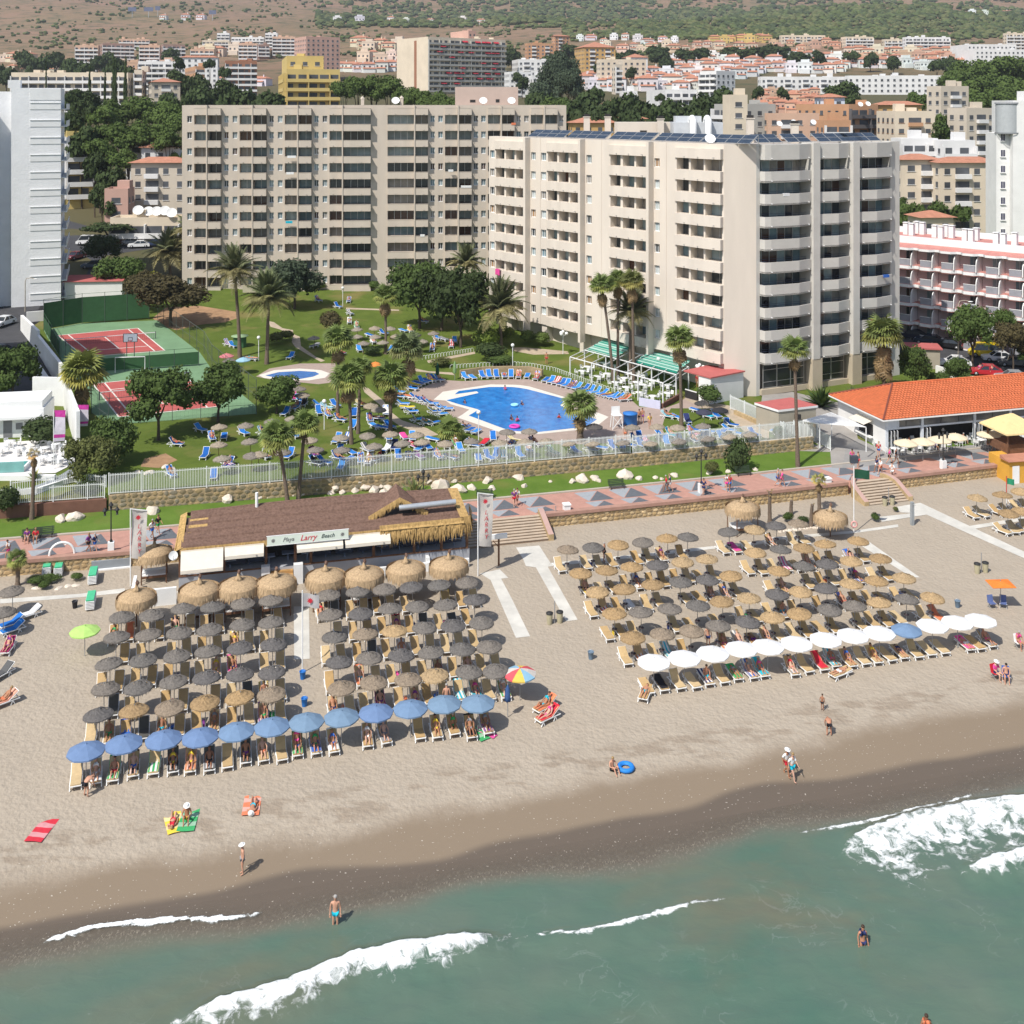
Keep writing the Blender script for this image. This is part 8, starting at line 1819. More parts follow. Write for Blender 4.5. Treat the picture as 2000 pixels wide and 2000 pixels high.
for a in(('long cream apartment row with balconies behind the left white tower',10,22,250,145,420,2,'cream','g','b'),('cream end block with plain walls beside the long row',250,262,278,140,425,4,'beige'),('pink stepped apartments on the far slope, leftmost front block',142,147,192,90,780,8,'peach'),('shaded pink terrace block behind the leftmost front block',188,200,262,86,860,24,'brown'),('highest pink terrace block on the far left slope',222,232,292,77,980,14,'peach'),('second pink stepped front block on the far slope',262,272,312,90,790,8,'peach'),('brown shaded wing right of the second pink block',310,318,362,88,830,22,'brown'),('broad peach block left of the white far flats',362,372,418,97,800,10,'peach'),('peach terraces stepping up above the broad block',385,395,448,80,940,12,'cream'),('peach block between the white flats and the brick block',455,466,502,86,860,10,'peach'),('shaded block right of that peach block',500,504,526,88,880,22,'brown'),('peach tower block just left of the brick grid block',524,532,577,73,900,10,'peach'),('small white stepped flats on the far left ridge',418,424,448,66,1010,6,'white'),('long white flats on the far left ridge',446,452,515,74,1000,4,'white'),('white flats with roof boxes on the far ridge',514,518,542,66,1000,6,'white'),('big brick coloured block with a grid of square windows',575,598,664,73,700,30,'pink','g','g','f'),('low orange and blue grey flats among trees, left half',360,382,400,132,560,24,'orange'),('low brick and grey flats among trees, right half',425,440,502,121,560,16,'brick'),('white flats row behind the orange ones',255,270,350,122,600,6,'white'),('orange roofed white row left of the brick flats',345,352,425,112,640,6,'white','g','g','h'),('villa with pink hipped roof before the pine trees',280,296,352,160,400,20,'beige','g','m','h','villa'),('rounded yellow hotel with long window bands',515,560,664,139,350,14,'yellow','b','b','f','hotel',12.,'yellow'),('yellow penthouse floor on the rounded hotel',545,560,632,113,356,14,'yellow','-','g'),('narrow pink stair shaft standing out of the tall tower',880,915,930,62,622,36,'pink','-','-'),('white gabled villas right of the tall tower, front',985,995,1040,140,560,12,'white','g','m','g'),('white stepped villas right of the tall tower, back',1000,1012,1080,118,640,10,'white','g','m'),('white house with the green awning right of the tall tower',1030,1040,1062,150,540,14,'white'),('orange apartment block under the green hill',1025,1030,1082,86,860,12,'orange','g','m'),('orange wing behind that block',1078,1084,1112,70,940,26,'orange','g','m','h'),('ochre apartments with red roofs beside the cypress',1122,1142,1202,92,720,14,'ochre','g','m','h'),('cream roofed block before the ochre apartments',1165,1172,1262,118,640,8,'cream','g','g'),('tall pale block right of the red roofed terraces',1198,1202,1215,128,600,14,'beige'),('white block with red roof band above the terraces',1215,1225,1265,112,720,8,'white','g','m','h'),('low white modern house in two wings among trees, left wing',1211,1216,1245,181,430,6,'white'),('low white modern house among trees, right wing',1244,1300,1362,178,440,4,'white','-','b'),('modern white cube block with dark balcony side',1367,1399,1436,141,520,38,'white','b','g'),('far cream block with three roof towers under the pines',1522,1526,1612,70,1050,2,'cream','g','m'),('tan stepped apartments under the pines, left',1642,1652,1706,73,1000,6,'cream','g','b'),('tan stepped apartments under the pines, right',1722,1728,1768,78,1000,6,'cream','g','b'),('white flats with teal shutters and brick panels',1764,1768,1856,74,940,3,'white','g','b'),('tan terraces at the far right edge',1962,1966,2040,66,980,6,'cream','g','b'),('white warehouse roof at the far right',1856,1890,1985,88,860,4,'white','-','-'),('pale warehouse in front at the far right',1870,1905,2010,98,800,4,'white','-','g'),('long white terrace of houses with blue shadows',1650,1656,1912,150,600,-3,'white','g','g','f'),('white terrace left of the long white terrace',1480,1486,1650,152,605,3,'white','g','m'),('beige flats with blue awnings, upper',1810,1838,1892,172,360,18,'beige','g','m'),('beige flats with blue awnings, lower',1850,1888,1945,216,300,18,'beige','g','m'),('orange and cream houses below the blue awning flats',1712,1748,1826,222,300,4,'cream','g','m','f','house',12.,'orange'),('yellow house with red hip roof behind the orange house',1710,1718,1800,205,330,4,'ochre','g','g','h','house'),('dark balcony block with white satellite dishes',1555,1658,1715,208,320,24,'orange','g','b','f','apartment block',12.,'dark'),('peach terrace roofs behind the solar panels',1482,1500,1600,226,300,6,'peach','g','m'),('orange low block behind the hotel roof chimneys',1600,1610,1662,240,290,6,'orange'),('grey flats with a cream rounded tower behind the hotel roof',1395,1432,1515,208,300,16,'grey','b','g'),('cream rounded stair tower behind the hotel roof',1420,1426,1460,190,290,8,'cream','-','-'),('lilac house with pink roof above the dish block',1600,1604,1650,190,345,4,'blue','g','g','h','house'),('long apricot flats with tiled roof beyond the zigzag hotel, left',1755,1762,1835,312,240,4,'cream','g','m','h'),('long apricot flats with tiled roof beyond the zigzag hotel, right',1830,1836,1952,318,236,3,'cream','g','m','h'),('white flat roofed modern villa above the apricot flats',1755,1760,1832,276,262,4,'white','g','b'),('second white modern villa above the apricot flats',1834,1840,1905,280,258,4,'white','g','b'),('tan roofed low house in front of the apricot flats',1775,1800,1862,425,222,6,'cream','g','g','h','house'),('small orange houses peeping over the solar panels',1110,1118,1205,240,300,6,'ochre','g','g','h','house'),('little ochre chapel like house over the solar panels',1205,1212,1262,232,310,6,'yellow','g','g','h','house'),('cream zigzag apartment wing behind the left tower',112,130,184,262,255,24,'yellow','b','b'),('white villa with red tower roof above the arched villa',239,246,286,254,262,6,'white','g','g','h','villa'),('white villa with arches right of the red tower roof',268,276,352,288,256,4,'white','g','g','h','villa'),('arched beige villa block beside the hotel',246,256,365,318,244,3,'beige','g','m','h','villa'),('pink low house below the arched villa',197,204,250,375,236,6,'pink','g','g','f','house'),('row of shops with awnings behind the parked cars',160,215,352,432,224,4,'cream','g','b','f','shops'),): bld(*a)
o = bld('tall tower with red awnings and shaded balconies',775,836,987,74,600,36,'cream','-','b','f','apartment tower',12.,'grey')
D_ = Vector((math.cos(rad(36)),math.sin(rad(36)),0)); N_ = Vector((D_.y,-D_.x,0)); E_ = -N_; RA_ = M('awning_red',(.45,.03,.05),.8,.1,1)
b = MB(); b.prism([tuple((E_*12+D_*-.08+q)[:2])for q in(E_*0,E_*2.6,E_*2.6+D_*.2,D_*.2)],0,30,0); obj('brick_strip',b.mesh('brick_strip',M('wall_brick')),o)
for k in range(30): a = RN.uniform(1,44); f = RN.randrange(1,10); z = zat(74,600)-o.location.z-.5-f*2.9+2.6; b = MB(); p = [D_*a+N_*.1,D_*(a+3.6)+N_*.1,D_*(a+3.6)+N_*1.5,D_*a+N_*1.5]; b.add([p[0]+Vector((0,0,z)),p[1]+Vector((0,0,z)),p[2]+Vector((0,0,z-.9)),p[3]+Vector((0,0,z-.9))],[(0,1,2,3)]); obj('awning',b.mesh('awning',RA_),o)
# arches, dishes and awnings of the villas behind the palms
for i, (px,y,Y)in enumerate(((270,415,226),(290,417,227),(306,417,226),(322,416,226),(335,420,225),(1550,240,286),(1522,243,284),(1588,240,286),(1680,205,318),(1695,204,318))):
 X = xat(px,Y); q = MB(); dish(q,1.1 if i<5 else .8,.2); obj('reflector',q.mesh('reflector',WHITE),thing('satellite_dish',f'white satellite dish, {nth(i+1)} of the dishes on roofs behind the hotels','satellite dish',(X,Y,zat(y,Y)-.5),0,'satellite dishes of the town'))
def house_kit(seed,roof):
 r = random.Random(seed); w_, d, h = r.uniform(8,12), r.uniform(7,9), r.uniform(5,7.5); b = MB(); b.box(-w_/2,0,-5,w_/2,d,h,0); b.box(-w_/2+1,-1.8,-5,w_/2-2,-.002,2.8,0); b.box(w_*.2,d*.3,h,w_*.2+.7,d*.3+.7,h+2.6,0); wl = b.mesh('wall',M('house_wall',byobj=True,rough=.9,var=.05,scale=.3))
 g = MB()
 for f in range(int(h/2.7)):
  for k in range(3): x = -w_/2+w_*(k+.5)/3; g.box(x-.6,-.04,.8+f*2.7,x+.6,.0,2.1+f*2.7,0); g.box(-w_/2-.04,1+k*2.2,.8+f*2.7,-w_/2,2.1+k*2.2,2.0+f*2.7,0)
 q = MB(); e = .5
 if roof: q.add([(-w_/2-e,-e,h),(w_/2+e,-e,h),(w_/2+e,d+e,h),(-w_/2-e,d+e,h),(-w_/2+d*.35,d/2,h+1.7),(w_/2-d*.35,d/2,h+1.7)],[(0,1,5,4),(1,2,5),(2,3,4,5),(3,0,4),(3,2,1,0)]); q.add([(-w_/2+.6,-2.2,2.75),(w_/2-1.6,-2.2,2.75),(w_/2-1.6,.0,3.6),(-w_/2+.6,.0,3.6)],[(0,1,2,3)])
 else: q.box(-w_/2-.1,-.1,h,w_/2+.1,.15,h+.8,0); q.box(-w_/2-.1,.151,h,-w_/2+.15,d,h+.8,0); q.box(-w_/2+2,2,h,w_/2-2,5,h+2.4,0)
 return wl, q.mesh('roof',REDTILE if roof else M('house_wall')), g.mesh('windows',FARGL)
HK = [house_kit(i,i%4!=3)for i in range(8)]
def houses(where,x0,x1,y,n,col='white',sc_=1.,jy=3,flat=False):
 for i in range(n):
  x = x0+(x1-x0)*(i+.5)/n+RN.uniform(-.25,.25)*(x1-x0)/n; g = gp(x,y+RN.uniform(-jy,jy),0,230); k = RN.choice(HK); o = thing('town_house',f'{col} {"tiled" if not flat else "flat"} house, {nth(i+1)} from left {where}','house',g,rad(RN.uniform(-22,16)),f'houses {where}',sc_*RN.uniform(.85,1.15)); c = tuple(q*RN.uniform(.92,1.03)for q in WCOL[col]); obj('wall',k[0],o,color=c); obj('roof',k[1],o,color=c); obj('windows',k[2],o,kind='stuff')
for a in(('in the lowest red roofed terrace right of the eucalyptus',1130,1210,176,4),('in the second red roofed terrace right of the eucalyptus',1130,1205,162,4),('in the third red roofed terrace right of the eucalyptus',1135,1205,150,4),('in the lowest terrace above the white modern house',1240,1385,177,7),('in the second terrace above the white modern house',1240,1370,164,7),('in the third terrace of the white hill town',1245,1480,152,11),('in the fourth terrace of the white hill town',1290,1650,142,16),('in the fifth terrace of the white hill town',1300,1640,132,15),('in the sixth terrace of the white hill town',1310,1650,123,15),('in the top terrace of the white hill town',1330,1560,115,10),('among trees under the pine hill',1180,1480,98,14,'cream',.9,6),('high under the pine hill',1120,1330,82,9,'white',.9,5),('in the yellow row under the pine hill',1385,1510,82,7,'yellow'),('right of the yellow row',1500,1640,96,8,'peach',.9,6),('in the pink stepped terraces, lowest row',1480,1600,222,6,'peach',.6,2),('in the pink stepped terraces, middle row',1482,1600,206,6,'peach',.6,2),('in the pink stepped terraces, top row',1485,1598,190,6,'peach',.6,2),('behind the long white terrace',1640,1900,134,13),('above the long white terrace',1650,1870,121,10,'peach',1.,4),('below the tan stepped apartments',1650,1860,108,11,'cream',1.,4),('in the roofscape behind the cream row',15,255,139,12,'cream',.8,5),('at the far left edge of the town',0,60,122,4,'cream'),('left of the villa with the pink roof',255,350,140,5,'peach'),('between the yellow hotel and tall tower',655,775,142,6,'white'),('behind the pine by the tall tower',700,790,120,5,'cream',1.,5),('in the stepped flats behind the tower',690,780,98,7,'cream',1.3,7),('between the two white ridge flats',380,520,108,8,'cream',1.2,6),('over the garden trees behind the solar panels',1075,1260,236,4,'orange',.8),('around the yellow hotel',420,510,172,4,'white',.8,6)): houses(*a)
# trees between the houses
CPR = [crown_mesh(80+i,blobset(80+i,14,.75,.68,(.3,.44)),1500,.13,.75)for i in range(3)]
def grove(where,kind,pts,Yd=None):
 kit, col, nm = {'pine':(CPR,'pine','umbrella pine'),'cyp':(CC,'dark','dark cypress'),'leaf':(CS,'dark','dark leafy tree'),'mid':(CS,'mid','green leafy tree'),'euc':(CBR,'blue','tall grey green eucalyptus')}[kind]
 for i, (x,yt,Y,w_)in enumerate(sorted(pts)):
  X = xat(x,Y); b0 = Vector((X,Y,ground(X,Y)-.3)); H = zat(yt,Y)-b0.z
  if H<2: b0.z = zat(yt,Y)-4
  tree(f'{nm}, {nth(i+1)} from left {where}',b0,yt,w_,col,kit,name='pine_tree' if kind=='pine' else 'cypress_tree' if kind=='cyp' else 'tree',group=f'trees {where}',cw=min(H*.95,w_*Y/F*(.85 if kind=='pine' else 1.2))if kind!='cyp' else H*.95)
def G(s): v = list(map(int,s.split(','))); return[tuple(v[i:i+4])for i in range(0,len(v),4)]
grove('in the pine grove left of the beige hotel','pine',G('200,205,290,62,230,194,300,74,265,188,310,80,300,190,300,80,335,200,290,76,350,225,270,60,215,238,262,76,250,240,258,80,290,235,262,80,330,252,256,64,195,270,252,60,235,290,250,60,345,280,262,50'))
grove('beside the left tower','leaf',G('132,182,300,34,150,172,305,36,165,190,290,44,180,180,300,40,140,215,262,50,160,250,256,60,185,300,248,50,215,330,246,60,200,360,240,50,225,380,238,46')); grove('before the long cream row','cyp',G('90,150,360,9,222,140,380,17,226,150,370,14,245,142,390,18,175,168,330,16,205,174,340,14'))
grove('left of the yellow hotel','leaf',G('350,140,440,50,390,148,400,56,420,165,350,60,445,158,360,50,470,165,345,84,500,168,340,80,530,182,325,60,375,175,340,60,350,112,520,24,410,112,520,24,440,128,480,26,330,180,330,50')); grove('behind the beige hotel roof, left of the tall tower','pine',G('672,158,325,56,700,148,330,66,730,144,335,74,760,152,330,66,785,168,320,52,815,172,312,62,845,178,305,66,875,186,298,60,900,190,290,46'))
grove('in the dark clump right of the tall tower','euc',G('1098,108,440,62,1082,128,425,64,1112,136,410,60,1060,165,390,64')); grove('behind the right end of the beige hotel','leaf',G('1050,178,360,66,1085,178,350,66,1120,186,340,70,1150,176,350,70,1190,186,335,66,1225,186,335,60,1255,196,322,70,1290,200,318,66,1335,192,325,76,1375,186,330,60,1400,178,350,80,1420,192,330,60,1140,205,310,80,1100,205,315,60,1180,210,305,60,1235,216,300,60,1300,214,300,60,1355,215,300,50')); grove('over the solar panels','pine',G('1075,188,330,70,1110,196,318,60'))
grove('in the middle of the white hill town','leaf',G('1640,162,430,62,1625,172,420,44,1665,170,430,40,1232,132,620,22,1175,118,700,28,1130,108,760,30,1200,100,800,40,1230,96,820,36,1290,100,800,44,1340,96,820,50,1370,92,840,40,1430,90,850,44,1460,94,830,50,1500,92,850,44,1520,88,860,60,1560,100,800,46,1300,110,760,30,1600,100,790,30,1660,96,820,34,1700,104,780,30,1745,108,760,30,1480,170,470,24,1530,172,470,24,1830,112,700,30,1860,112,720,40,1010,140,560,20,1020,150,540,26,1290,180,420,20,1285,90,860,50')); grove('in the right hand pine wood','pine',G('1862,135,470,60,1885,124,480,76,1912,114,490,84,1945,108,500,92,1980,110,498,84,2010,112,490,70,1880,150,440,70,1912,146,440,80,1950,146,445,84,1985,150,440,80,1870,172,420,60,1905,178,415,70,1945,178,415,76,1985,182,412,70,1960,165,430,70'))
grove('round the apricot flats','mid',G('1785,178,380,30,1800,186,370,30,1832,225,310,40,1840,240,300,40,1760,386,240,26,1790,392,236,36,1830,395,236,40,1880,396,234,40,1760,400,232,40,1935,272,262,20,1740,280,262,20,1920,215,310,50')); grove('along the left far slope','leaf',G('140,112,640,44,165,116,600,40,225,112,560,46,250,122,540,50,12,122,620,50,290,96,820,40,330,96,820,36,205,104,760,36,80,108,700,50,110,100,760,40,50,100,780,40,190,108,720,30,1000,96,800,40,985,100,780,30,1090,98,780,40,1060,112,700,40,950,110,640,30,1110,88,860,40'))
# scrub and pine forest on the hills: past counting
def forest(name,n,zone,hmin,hmax,mats,seed):
 r = random.Random(seed); b = MB(); ph = (1+5**.5)/2; ico = [Vector(v).normalized()for v in((-1,ph,0),(1,ph,0),(-1,-ph,0),(1,-ph,0),(0,-1,ph),(0,1,ph),(0,-1,-ph),(0,1,-ph),(ph,0,-1),(ph,0,1),(-ph,0,-1),(-ph,0,1))]
 IF = ((0,11,5),(0,5,1),(0,1,7),(0,7,10),(0,10,11),(1,5,9),(5,11,4),(11,10,2),(10,7,6),(7,1,8),(3,9,4),(3,4,2),(3,2,6),(3,6,8),(3,8,9),(4,9,5),(2,4,11),(6,2,10),(8,6,7),(9,8,1)); k = 0
 for _ in range(n*12):
  if k>=n: break
  x = r.uniform(-40,2040); y = r.uniform(-10,125); p = zone(x,y)
  if r.random()>p: continue
  g = gp(x,y,0,560)
  if g.y<640 or g.y>4000: continue
  if noise.noise(Vector((g.x/70,g.y/110,seed)))<.25-p*.75: continue
  s = r.uniform(hmin,hmax)*(1 if g.y<1500 else 1.35); k += 1; sh = [1+r.uniform(-.3,.3)for _ in ico]
  b.add([g+Vector((v.x*s*q*1.15,v.y*s*q*1.15,s*.55+v.z*s*q*.85))for v,q in zip(ico,sh)],IF,r.randrange(len(mats)))
 obj(name,b.mesh(name,mats),kind='stuff')
FM = [M('scrub_dark',(.05,.068,.026),.95,.25,.1),M('scrub_mid',(.078,.102,.034),.95,.25,.1),M('scrub_olive',(.105,.115,.045),.95,.25,.1)]
def zpine(x,y):
 lim = 78 if x>1100 else 55 if x>620 else 30
 if x>620 and y<lim: return .95 if y>12+.02*(1700-x if x<1700 else(x-1700)*1.2)or 1000<x<1250 and y<40 else .5
 return .0
forest('pine_forest',5200,zpine,2.6,4.6,FM,3); forest('hill_scrub',2100,lambda x,y:(.34 if x<700 else .3)if y<115 else 0,1.,2.6,FM,8)
for i, (x,y,h,w_)in enumerate(((258,18,9,16),(290,18,9,18),(415,24,9,14),(308,16,10,10))):
 g = gp(x,y+16,0,700); s = g.y/F; o = thing('hoarding',f'dark roadside hoarding on tall legs, {nth(i+1)} from left on the far left hill','billboard',g,0,'roadside hoardings'); b = MB(); b.box(-w_*s/2,0,12*s,w_*s/2,.6,20*s,0); obj('board',b.mesh('board',M('board_blue',(.12,.14,.22),.7)),o); b = MB(); b.tube([(0,.5,-1),(0,.5,12*s)],.5,6); obj('leg',b.mesh('leg',ALU),o)
houses('along the far hill road',640,960,46,7,'white',1.2,2,True); houses('on the left hill road',290,420,40,3,'white',1.2,2,True); houses('on the high right slope',1880,1980,29,3,'white',1.1,2,True)
# ================================================================ PEOPLE ON THE SAND, THE PROMENADE AND IN THE WATER
def who(cz,x,y,ps,rzd,wear,label,dz=0.,sc_=None,off=0,g=None):
 g = g or gp(*cz(x,y)); g = g+Vector((0,0,dz)); return person(ps,g,rad(rzd),label,wear,None,None,sc_)
I = lambda x, y: (x,y)
who(R5,1830,1575,'stand',-70,{'shorts':'grey','hat':'white'},'person in white hat and grey shorts walking alone by the wet sand',0,.97)
who(I,655,1818,'stand',5,{'shorts':'turquoise'},'person in turquoise shorts wading knee deep in the shallows',0,1.06)
who(R5,0,0,'walk',35,{'shirt':'white','shorts':'red','hat':'white'},'person in white shirt, red shorts and hat strolling on damp sand',0,1.0,0,gp(1536,1515)); who(R5,0,0,'walk',35,{'shirt':'white','shorts':'turquoise'},'person with turquoise sarong strolling beside the one in red shorts',0,1.,0,gp(1547,1524))
who(I,1606,1388,'stand',150,{'shorts':'black'},'small child in black shorts standing on the open sand',0,.66); who(I,1619,1436,'bend',175,{'shorts':'black'},'person in black shorts bending over a ring dug in the sand',0,.95)
def swim(x,y,d,wear,label,rz=0,ps='stand',hat=None): s = (y-YH)/CH; person(ps,Vector(((x-1000)/s,F/s,-d)),rad(rz),label,wear,None,None,1.)
swim(1685,1846,.72,{'briefs':'navy','top':'navy'},'person in navy swimsuit standing thigh deep in the green sea',10); swim(1809,2003,1.2,{'top':'coral'},'person with only head and shoulders showing at the bottom frame edge')
who(I,1196,1505,'ground',30,{'shorts':'black'},'person in black shorts sitting on the sand by a blue float'); who(R5,655,985,'bend',150,{'shorts':'black'},'person in black shorts leaning over the first front row lounger')
who(I,338,1606,'flat',190,{'briefs':'red','top':'red'},'person lying on patterned towel beside the one in white hat',.02); who(I,365,1600,'ground',10,{'briefs':'yellow','hat':'white'},'person in white hat sitting on the patterned towel'); who(I,494,1578,'flat',185,{'briefs':'turquoise','hat':'white'},'person lying on a coral towel with turquoise briefs',.02)
def towel_flat(x,y,label,col,rz=0,cz=I,wd=.5,L_=1.0):
 g = gp(*cz(x,y)); b = MB(); r = random.Random(int(x)); n = 6
 for j in range(n):
  for i in range(4): b.v.append((-wd+2*wd*i/3,-L_+2*L_*j/(n-1)+r.uniform(-.04,.04),.02+r.uniform(0,.03)))
 for j in range(n-1):
  for i in range(3): b.f.append((j*4+i,j*4+i+1,j*4+5+i,j*4+4+i)); b.m.append(1 if j in(1,3)else 0); b.s.append(True)
 c = BRIGHT[col]; tag(obj('towel',b.mesh('towel',[M('towel_'+col,c,.9,.1,4),M('towel_l_'+col,tuple(min(.8,q*.6+.25)for q in c),.9,.1,4)]),None,g,BZ+rad(rz)),label,'towel')
towel_flat(82,1622,'red striped towel lying alone at far left on the sand','red',-22); towel_flat(340,1606,'yellow and red towel under the lying person','yellow',10); towel_flat(368,1602,'green towel under the person in white hat','green',-10); towel_flat(492,1572,'coral towel between the open sand and front row','coral',-8)
towel_flat(933,1432,'lime green air mattress beside the front row','green',20,I,.38,.95); towel_flat(947,1430,'hot pink air mattress beside the green one','pink',35,I,.25,.9)
def float_ring(g,label,col,R_=.5):
 o = thing('swim_ring',label,'swim ring',g); b = MB(); n = 14; b.lathe([(R_-.16,.12),(R_-.1,.22),(R_,.26),(R_+.1,.22),(R_+.16,.12),(R_+.1,.02),(R_,-.02),(R_-.1,.02),(R_-.16,.12)],n); obj('ring_body',b.mesh('ring_body',PAINT),o,color=col)
float_ring(gp(1222,1502),'bright blue float lying beside the sitting person',(.02,.2,.6),.42)
for i, (x,y,c,rz)in enumerate(((1063,1388,'coral',-62),(1068,1408,'red',-66))):
 g = gp(x,y); lounger(g,BZ+rad(rz),f'lounger with {c} towel standing alone right of the middle block',up=.6); tag(obj('towel',TW[(.6,0)],None,g,BZ+rad(rz),color=BRIGHT[c]),f'{c} towel on the lone loungers right of middle block','towel'); person('recline',g,BZ+rad(rz),f'sunbather in {("turquoise","pink")[i]} swimwear on the lone lounger with {c} towel',{'briefs':('turquoise','pink')[i],'top':('turquoise','pink')[i]})
g = gp(1260,1362); lounger(g,BZ+rad(-35),'lounger turned aslant at the left end of the white row',up=.12); person('lie',g,BZ+rad(-35),'sunbather in turquoise lying on the aslant lounger',{'briefs':'turquoise'})
g = gp(1640,1322); lounger(g,BZ+rad(-75),'white lounger turned sideways before the white parasols',up=.12); person('lie',g,BZ+rad(-75),'sunbather lying on the sideways lounger in the front',{'shorts':'white'})
for i, (cz,x,y,rz,c,lab)in enumerate(((R1,215,1185,-60,(.72,.72,.72),'white lounger alone near the left frame edge'),(R1,80,1255,-60,BLUE[0],'blue lounger upper of two near the left frame edge'),(R1,90,1300,-60,BLUE[1],'blue lounger lower of two near the left frame edge'),(R1,60,1440,-10,(.3,.03,.1),'maroon lounger near the left frame edge'),(R5,10,90,-40,(.1,.1,.1),'dark lounger cut by the left frame edge'),(R5,30,300,-60,(.7,.35,.25),'salmon lounger at the left frame edge'))): g = gp(*cz(x,y)); lounger(g,BZ+rad(rz),lab,c,up=.6)
person('recline',gp(*R1(60,1440)),BZ-rad(10),'sunbather on the maroon lounger',{'briefs':'purple','top':'purple'}); person('recline',gp(*R5(30,300)),BZ-rad(60),'sunbather on the salmon lounger',{'shorts':'coral'})
def deck_chair(g,rz,col,label):
 o = thing('beach_chair',label,'folding chair',g,rz); b = MB(); T_ = Matrix.Translation((0,.2,.4))@Matrix.Rotation(-.25,4,'X'); b.box(-.25,-.25,.38,.25,.22,.42,0); obj('seat',b.mesh('seat',CLOTH),o,color=col); b = MB(); b.box(-.25,-.02,0,.25,.02,.55,0,T_); obj('backrest',b.mesh('backrest',CLOTH),o,color=col); b = MB()
 for s in(-.26,.26): b.beam((s,-.28,0),(s,.28,.42),.03,.03); b.beam((s,.28,0),(s,-.28,.42),.03,.03)
 obj('legs',b.mesh('legs',ALU),o)
for x, y, rz, c, w_, lab in((1945,1325,25,'red',{'shirt':'pink','shorts':'navy','hat':'white'},'left of the pair facing the sea at the right'),(1965,1330,-15,'blue',{'shorts':'navy'},'right of the pair facing the sea at the right'),(1990,1265,10,'white',{'briefs':'pink','top':'pink'},'alone at the right frame edge')): g = gp(x,y); deck_chair(g,rad(rz),BRIGHT[c],f'{c} folding chair, {lab}'); person('sit',g-Vector((0,0,.02)),rad(rz),f'person sitting in the {c} folding chair {lab}',w_)
for x, rz in((1690,10),(1775,-20)): deck_chair(gp(*R4(x,1110)),rad(rz),(.10,.14,.3),f'blue folding chair {"left" if x < 1700 else "right"} under the orange parasol')
who(R3,1480,1415,'stand',10,{'shorts':'navy'},'person in navy shorts standing behind the white parasols'); who(R3,695,760,'stand',60,{'shirt':'black','shorts':'black'},'person in black standing under the back row umbrellas'); who(R2,300,0,'stand',0,{'briefs':'pink','top':'pink'},'person in pink bikini standing in the blue parasol row',0,.97,0,gp(580,1470)); who(R2,1435,0,'stand',180,{'shorts':'navy'},'person with sunburnt back behind the blue parasols',0,1.,0,gp(872,1385))
for cz, x, y, ps, rz, w_, lab in((R1,62,748,'walk',-80,{'shorts':'pink','top':'white'},'in pink shorts at the far left of the promenade'),(R1,668,695,'walk',80,{'shirt':'purple','shorts':'black'},'in purple shirt on the promenade left of the lamp'),(R1,714,690,'walk',80,{'shirt':'navy','shorts':'blue'},'in navy shirt beside the purple shirt'),(R1,1192,552,'walk',60,{'shirt':'black','shorts':'green'},'in black shirt and green shorts behind the left banner'),(R1,1148,590,'walk',60,{'shirt':'white','shorts':'blue'},'in white shirt behind the left banner'),(R3,15,345,'walk',20,{'shirt':'purple','shorts':'red'},'in purple at the head of the wide steps'),(R3,38,335,'walk',20,{'shirt':'white','shorts':'red'},'in white shirt and red shorts at the head of the wide steps'),(R3,1165,238,'walk',-80,{'shirt':'red','shorts':'grey'},'in red shirt walking with a partner on the promenade'),(R3,1192,232,'walk',-80,{'shirt':'navy','shorts':'white'},'with dark back pack walking beside the red shirt'),(R3,1446,262,'walk',0,{'shirt':'navy','shorts':'navy'},'in navy right beside the white lamp plinth'),(R3,1618,228,'walk',10,{'top':'white','shorts':'pink'},'left of the pair under the promenade shrub'),(R3,1642,228,'walk',10,{'shirt':'red','shorts':'blue'},'right of the pair under the promenade shrub'),(R4,72,192,'walk',100,{'shirt':'grey','shorts':'blue'},'in grey of the pair above the palm stumps'),(R4,104,196,'walk',100,{'shirt':'pink','shorts':'pink'},'in pink of the pair above the palm stumps'),(G8,822,1635,'walk',-60,{'shirt':'navy','shorts':'white'},'in navy above the curved steps'),(G8,850,1650,'walk',-60,{'shirt':'white','shorts':'coral'},'in patterned white beside the navy one'),(G8,935,1685,'walk',180,{'shirt':'white','shorts':'white'},'in white on the top of the curved steps'),(G8,915,1570,'walk',90,{'shirt':'pink','shorts':'black'},'in pink near the terrace tables'),(G8,965,1575,'walk',90,{'shirt':'black','shorts':'grey'},'in black near the terrace tables'),(G8,835,1520,'stand',0,{'shirt':'red','shorts':'blue'},'in red at the restaurant corner'),(G8,635,1575,'stand',0,{'shirt':'pink','shorts':'white'},'in pink by the slatted pergola'),(G8,680,1600,'stand',30,{'shirt':'brown' if 0 else 'grey','shorts':'red'},'in grey behind the sign box'),(G8,1705,1480,'walk',120,{'top':'pink','briefs':'pink'},'in pink swimwear before the terrace'),(G8,1745,1480,'walk',120,{'shirt':'black','shorts':'black'},'in black before the terrace'),(G7,1040,1305,'stand',20,{'shirt':'yellow'},'in a yellow dress on the pool deck'),(G7,960,1265,'stand',0,{'shorts':'black'},'standing beside the blue bin'),(G7,985,1262,'stand',0,{'shorts':'purple'},'in purple shorts beside the blue bin'),(G7,260,815,'stand',0,{'shorts':'red'},'in red shorts on the hoop edged path'),(G7,855,1395,'stand',0,{'shorts':'coral'},'in coral shorts at the near pool edge'),(G7,1400,990,'stand',0,{'shirt':'red'},'in red shirt serving at the pool bar'),(G6,1350,690,'stand',0,{'shirt':'white','shorts':'white'},'in white among the upper lawn loungers'),(G8,1600,905,'stand',0,{'shirt':'pink','shorts':'white'},'in pink beside the red car'),(G8,1690,915,'stand',0,{'shirt':'red','shorts':'red'},'in red beside the red car')): who(cz,x,y,ps,rz,w_,'person '+lab,.012)
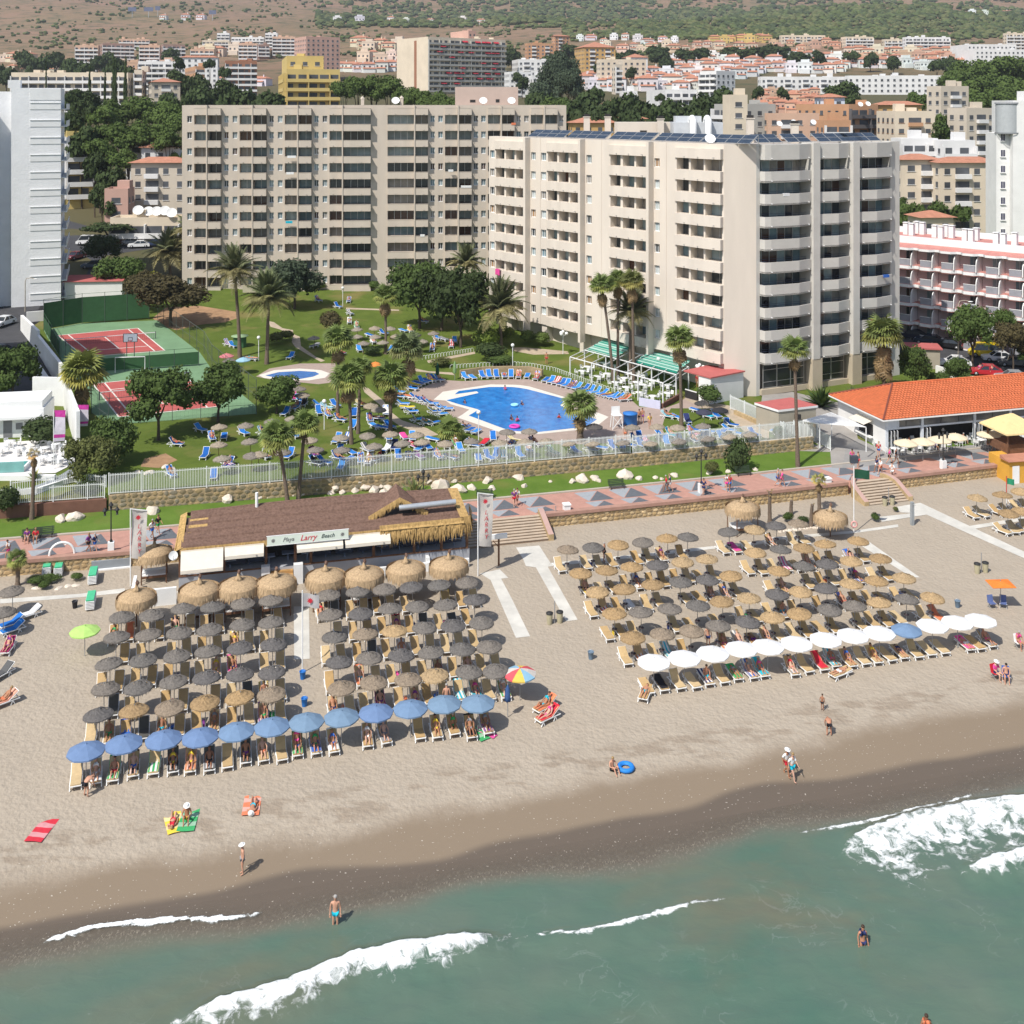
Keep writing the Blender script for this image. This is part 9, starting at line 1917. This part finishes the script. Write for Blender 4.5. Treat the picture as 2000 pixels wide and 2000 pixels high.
for i, x in enumerate((205,270)): g = gp(*R1(x,612)); person('sit',g,BZ,f'person in {("purple","red")[i]} shirt sitting on the {("left","right")[i]} of the lawn edge bench',{'shirt':('purple','red')[i],'shorts':'grey'})
bench(R1,240,598,'dark bench carrying the two sitting people')
for i, (cz,x,y,c)in enumerate(((G7,75,1125,'navy'),(G7,355,1225,'red'),(G7,40,1250,'pink'),(G7,-5,1240,'navy'),(G6,1880,1012,'pink'),(G6,1575,1112,'navy'))): g = gp(*cz(x,y)); person('stand',g-Vector((0,0,1.12)),RN.uniform(0,6),f'bather shoulder deep in the big pool, {("near the middle","at the right","by the pink ring","left of the pink ring","at the far edge","at the left corner")[i]}',{'top':c})
float_ring(gp(*G7(20,1295))+Vector((0,0,.03)),'pink swim ring floating at the near edge of the big pool',(.7,.06,.4)); float_ring(gp(*G7(20,1132))+Vector((0,0,.03)),'pale blue float in the middle of the big pool',(.3,.65,.8),.35)
for i, p in enumerate(sorted(tp)):
 if i in(0,2,4,5,8,11,13): g = gp(*p); person('sit',g+Vector((.8,0,.02)),rad(90),f'guest sitting at the {nth(i+1)} table from left on the restaurant terrace',{'shirt':RN.choice(list(BRIGHT)),'shorts':'navy'})
 # laundry, plants and oddments on the hotel balconies
def cloth(px,y,label,col,wd,h,P,D,out): t = tpx(px,P,D); p = P+D*t; n = Vector((D.y,-D.x)); n = -n if n.y>0 else n; q = Vector((*(p+n*out),zat(y,p.y))); b = MB(); b.box(-wd/2,-.03,-h,wd/2,.03,.02,0); b.box(-wd/2,-.03,.021,wd/2,.25,.05,0); o = obj('laundry',b.mesh('laundry',CLOTH),None,q,math.atan2(D.y,D.x)if D.x>0 else math.atan2(-D.y,-D.x),color=BRIGHT[col]); tag(o,label,'laundry')
cloth(979,525,'hot pink towel hanging on the pale hotel balcony, far left column','pink',1.0,.9,P1,DL,.78)
XR = Vector((-58.6,195.5)); DXR = Vector((math.cos(rad(5)),math.sin(rad(5))))
for px, y, c, lab, w_ in((910,362,'white','white and red washing on the beige hotel, right half','1.9'),(880,331,'white','white cloth on a beige hotel balcony, fifth row','.9'),(568,336,'white','white cloth on a beige hotel balcony under the second fin','1.3'),(571,304,'white','white towel over the beige hotel rail, third row','1.5'),(1002,240,'coral','coral towel on the beige hotel top balcony','.8'),(825,457,'white','white shirt on a beige hotel balcony, low right','.8'),(566,431,'turquoise','pale turquoise towel on a beige hotel balcony','1.2')): cloth(px,y,lab,c,float(w_),.35,XR,DXR,1.18)
for px, y, c, lab in((1695,622,'red','red towel on the grey balcony behind the shaggy palm'),(1520,684,'white','white cloth on the lowest grey balcony, left bay'),(1524,377,'white','white cloth on a grey balcony, third row left bay'),(1718,535,'blue','blue towels on a grey balcony, right bay')): cloth(px,y,lab,c,1.0,.3,P2,DR,1.25)
# thin summer air over the distance
b = MB(); b.box(-3400,-300,-45,3400,4150,900,0); hz = bpy.data.materials.new('haze'); hz.use_nodes = True; N = hz.node_tree.nodes; N.remove(N['Principled BSDF']); pv = N.new('ShaderNodeVolumePrincipled'); pv.inputs['Color'].default_value = (.82,.87,.95,1); pv.inputs['Density'].default_value = HAZE; pv.inputs['Anisotropy'].default_value = .2; hz.node_tree.links.new(pv.outputs[0],N['Material Output'].inputs['Volume'])
if HAZE: obj('haze',b.mesh('haze',hz),kind='stuff')
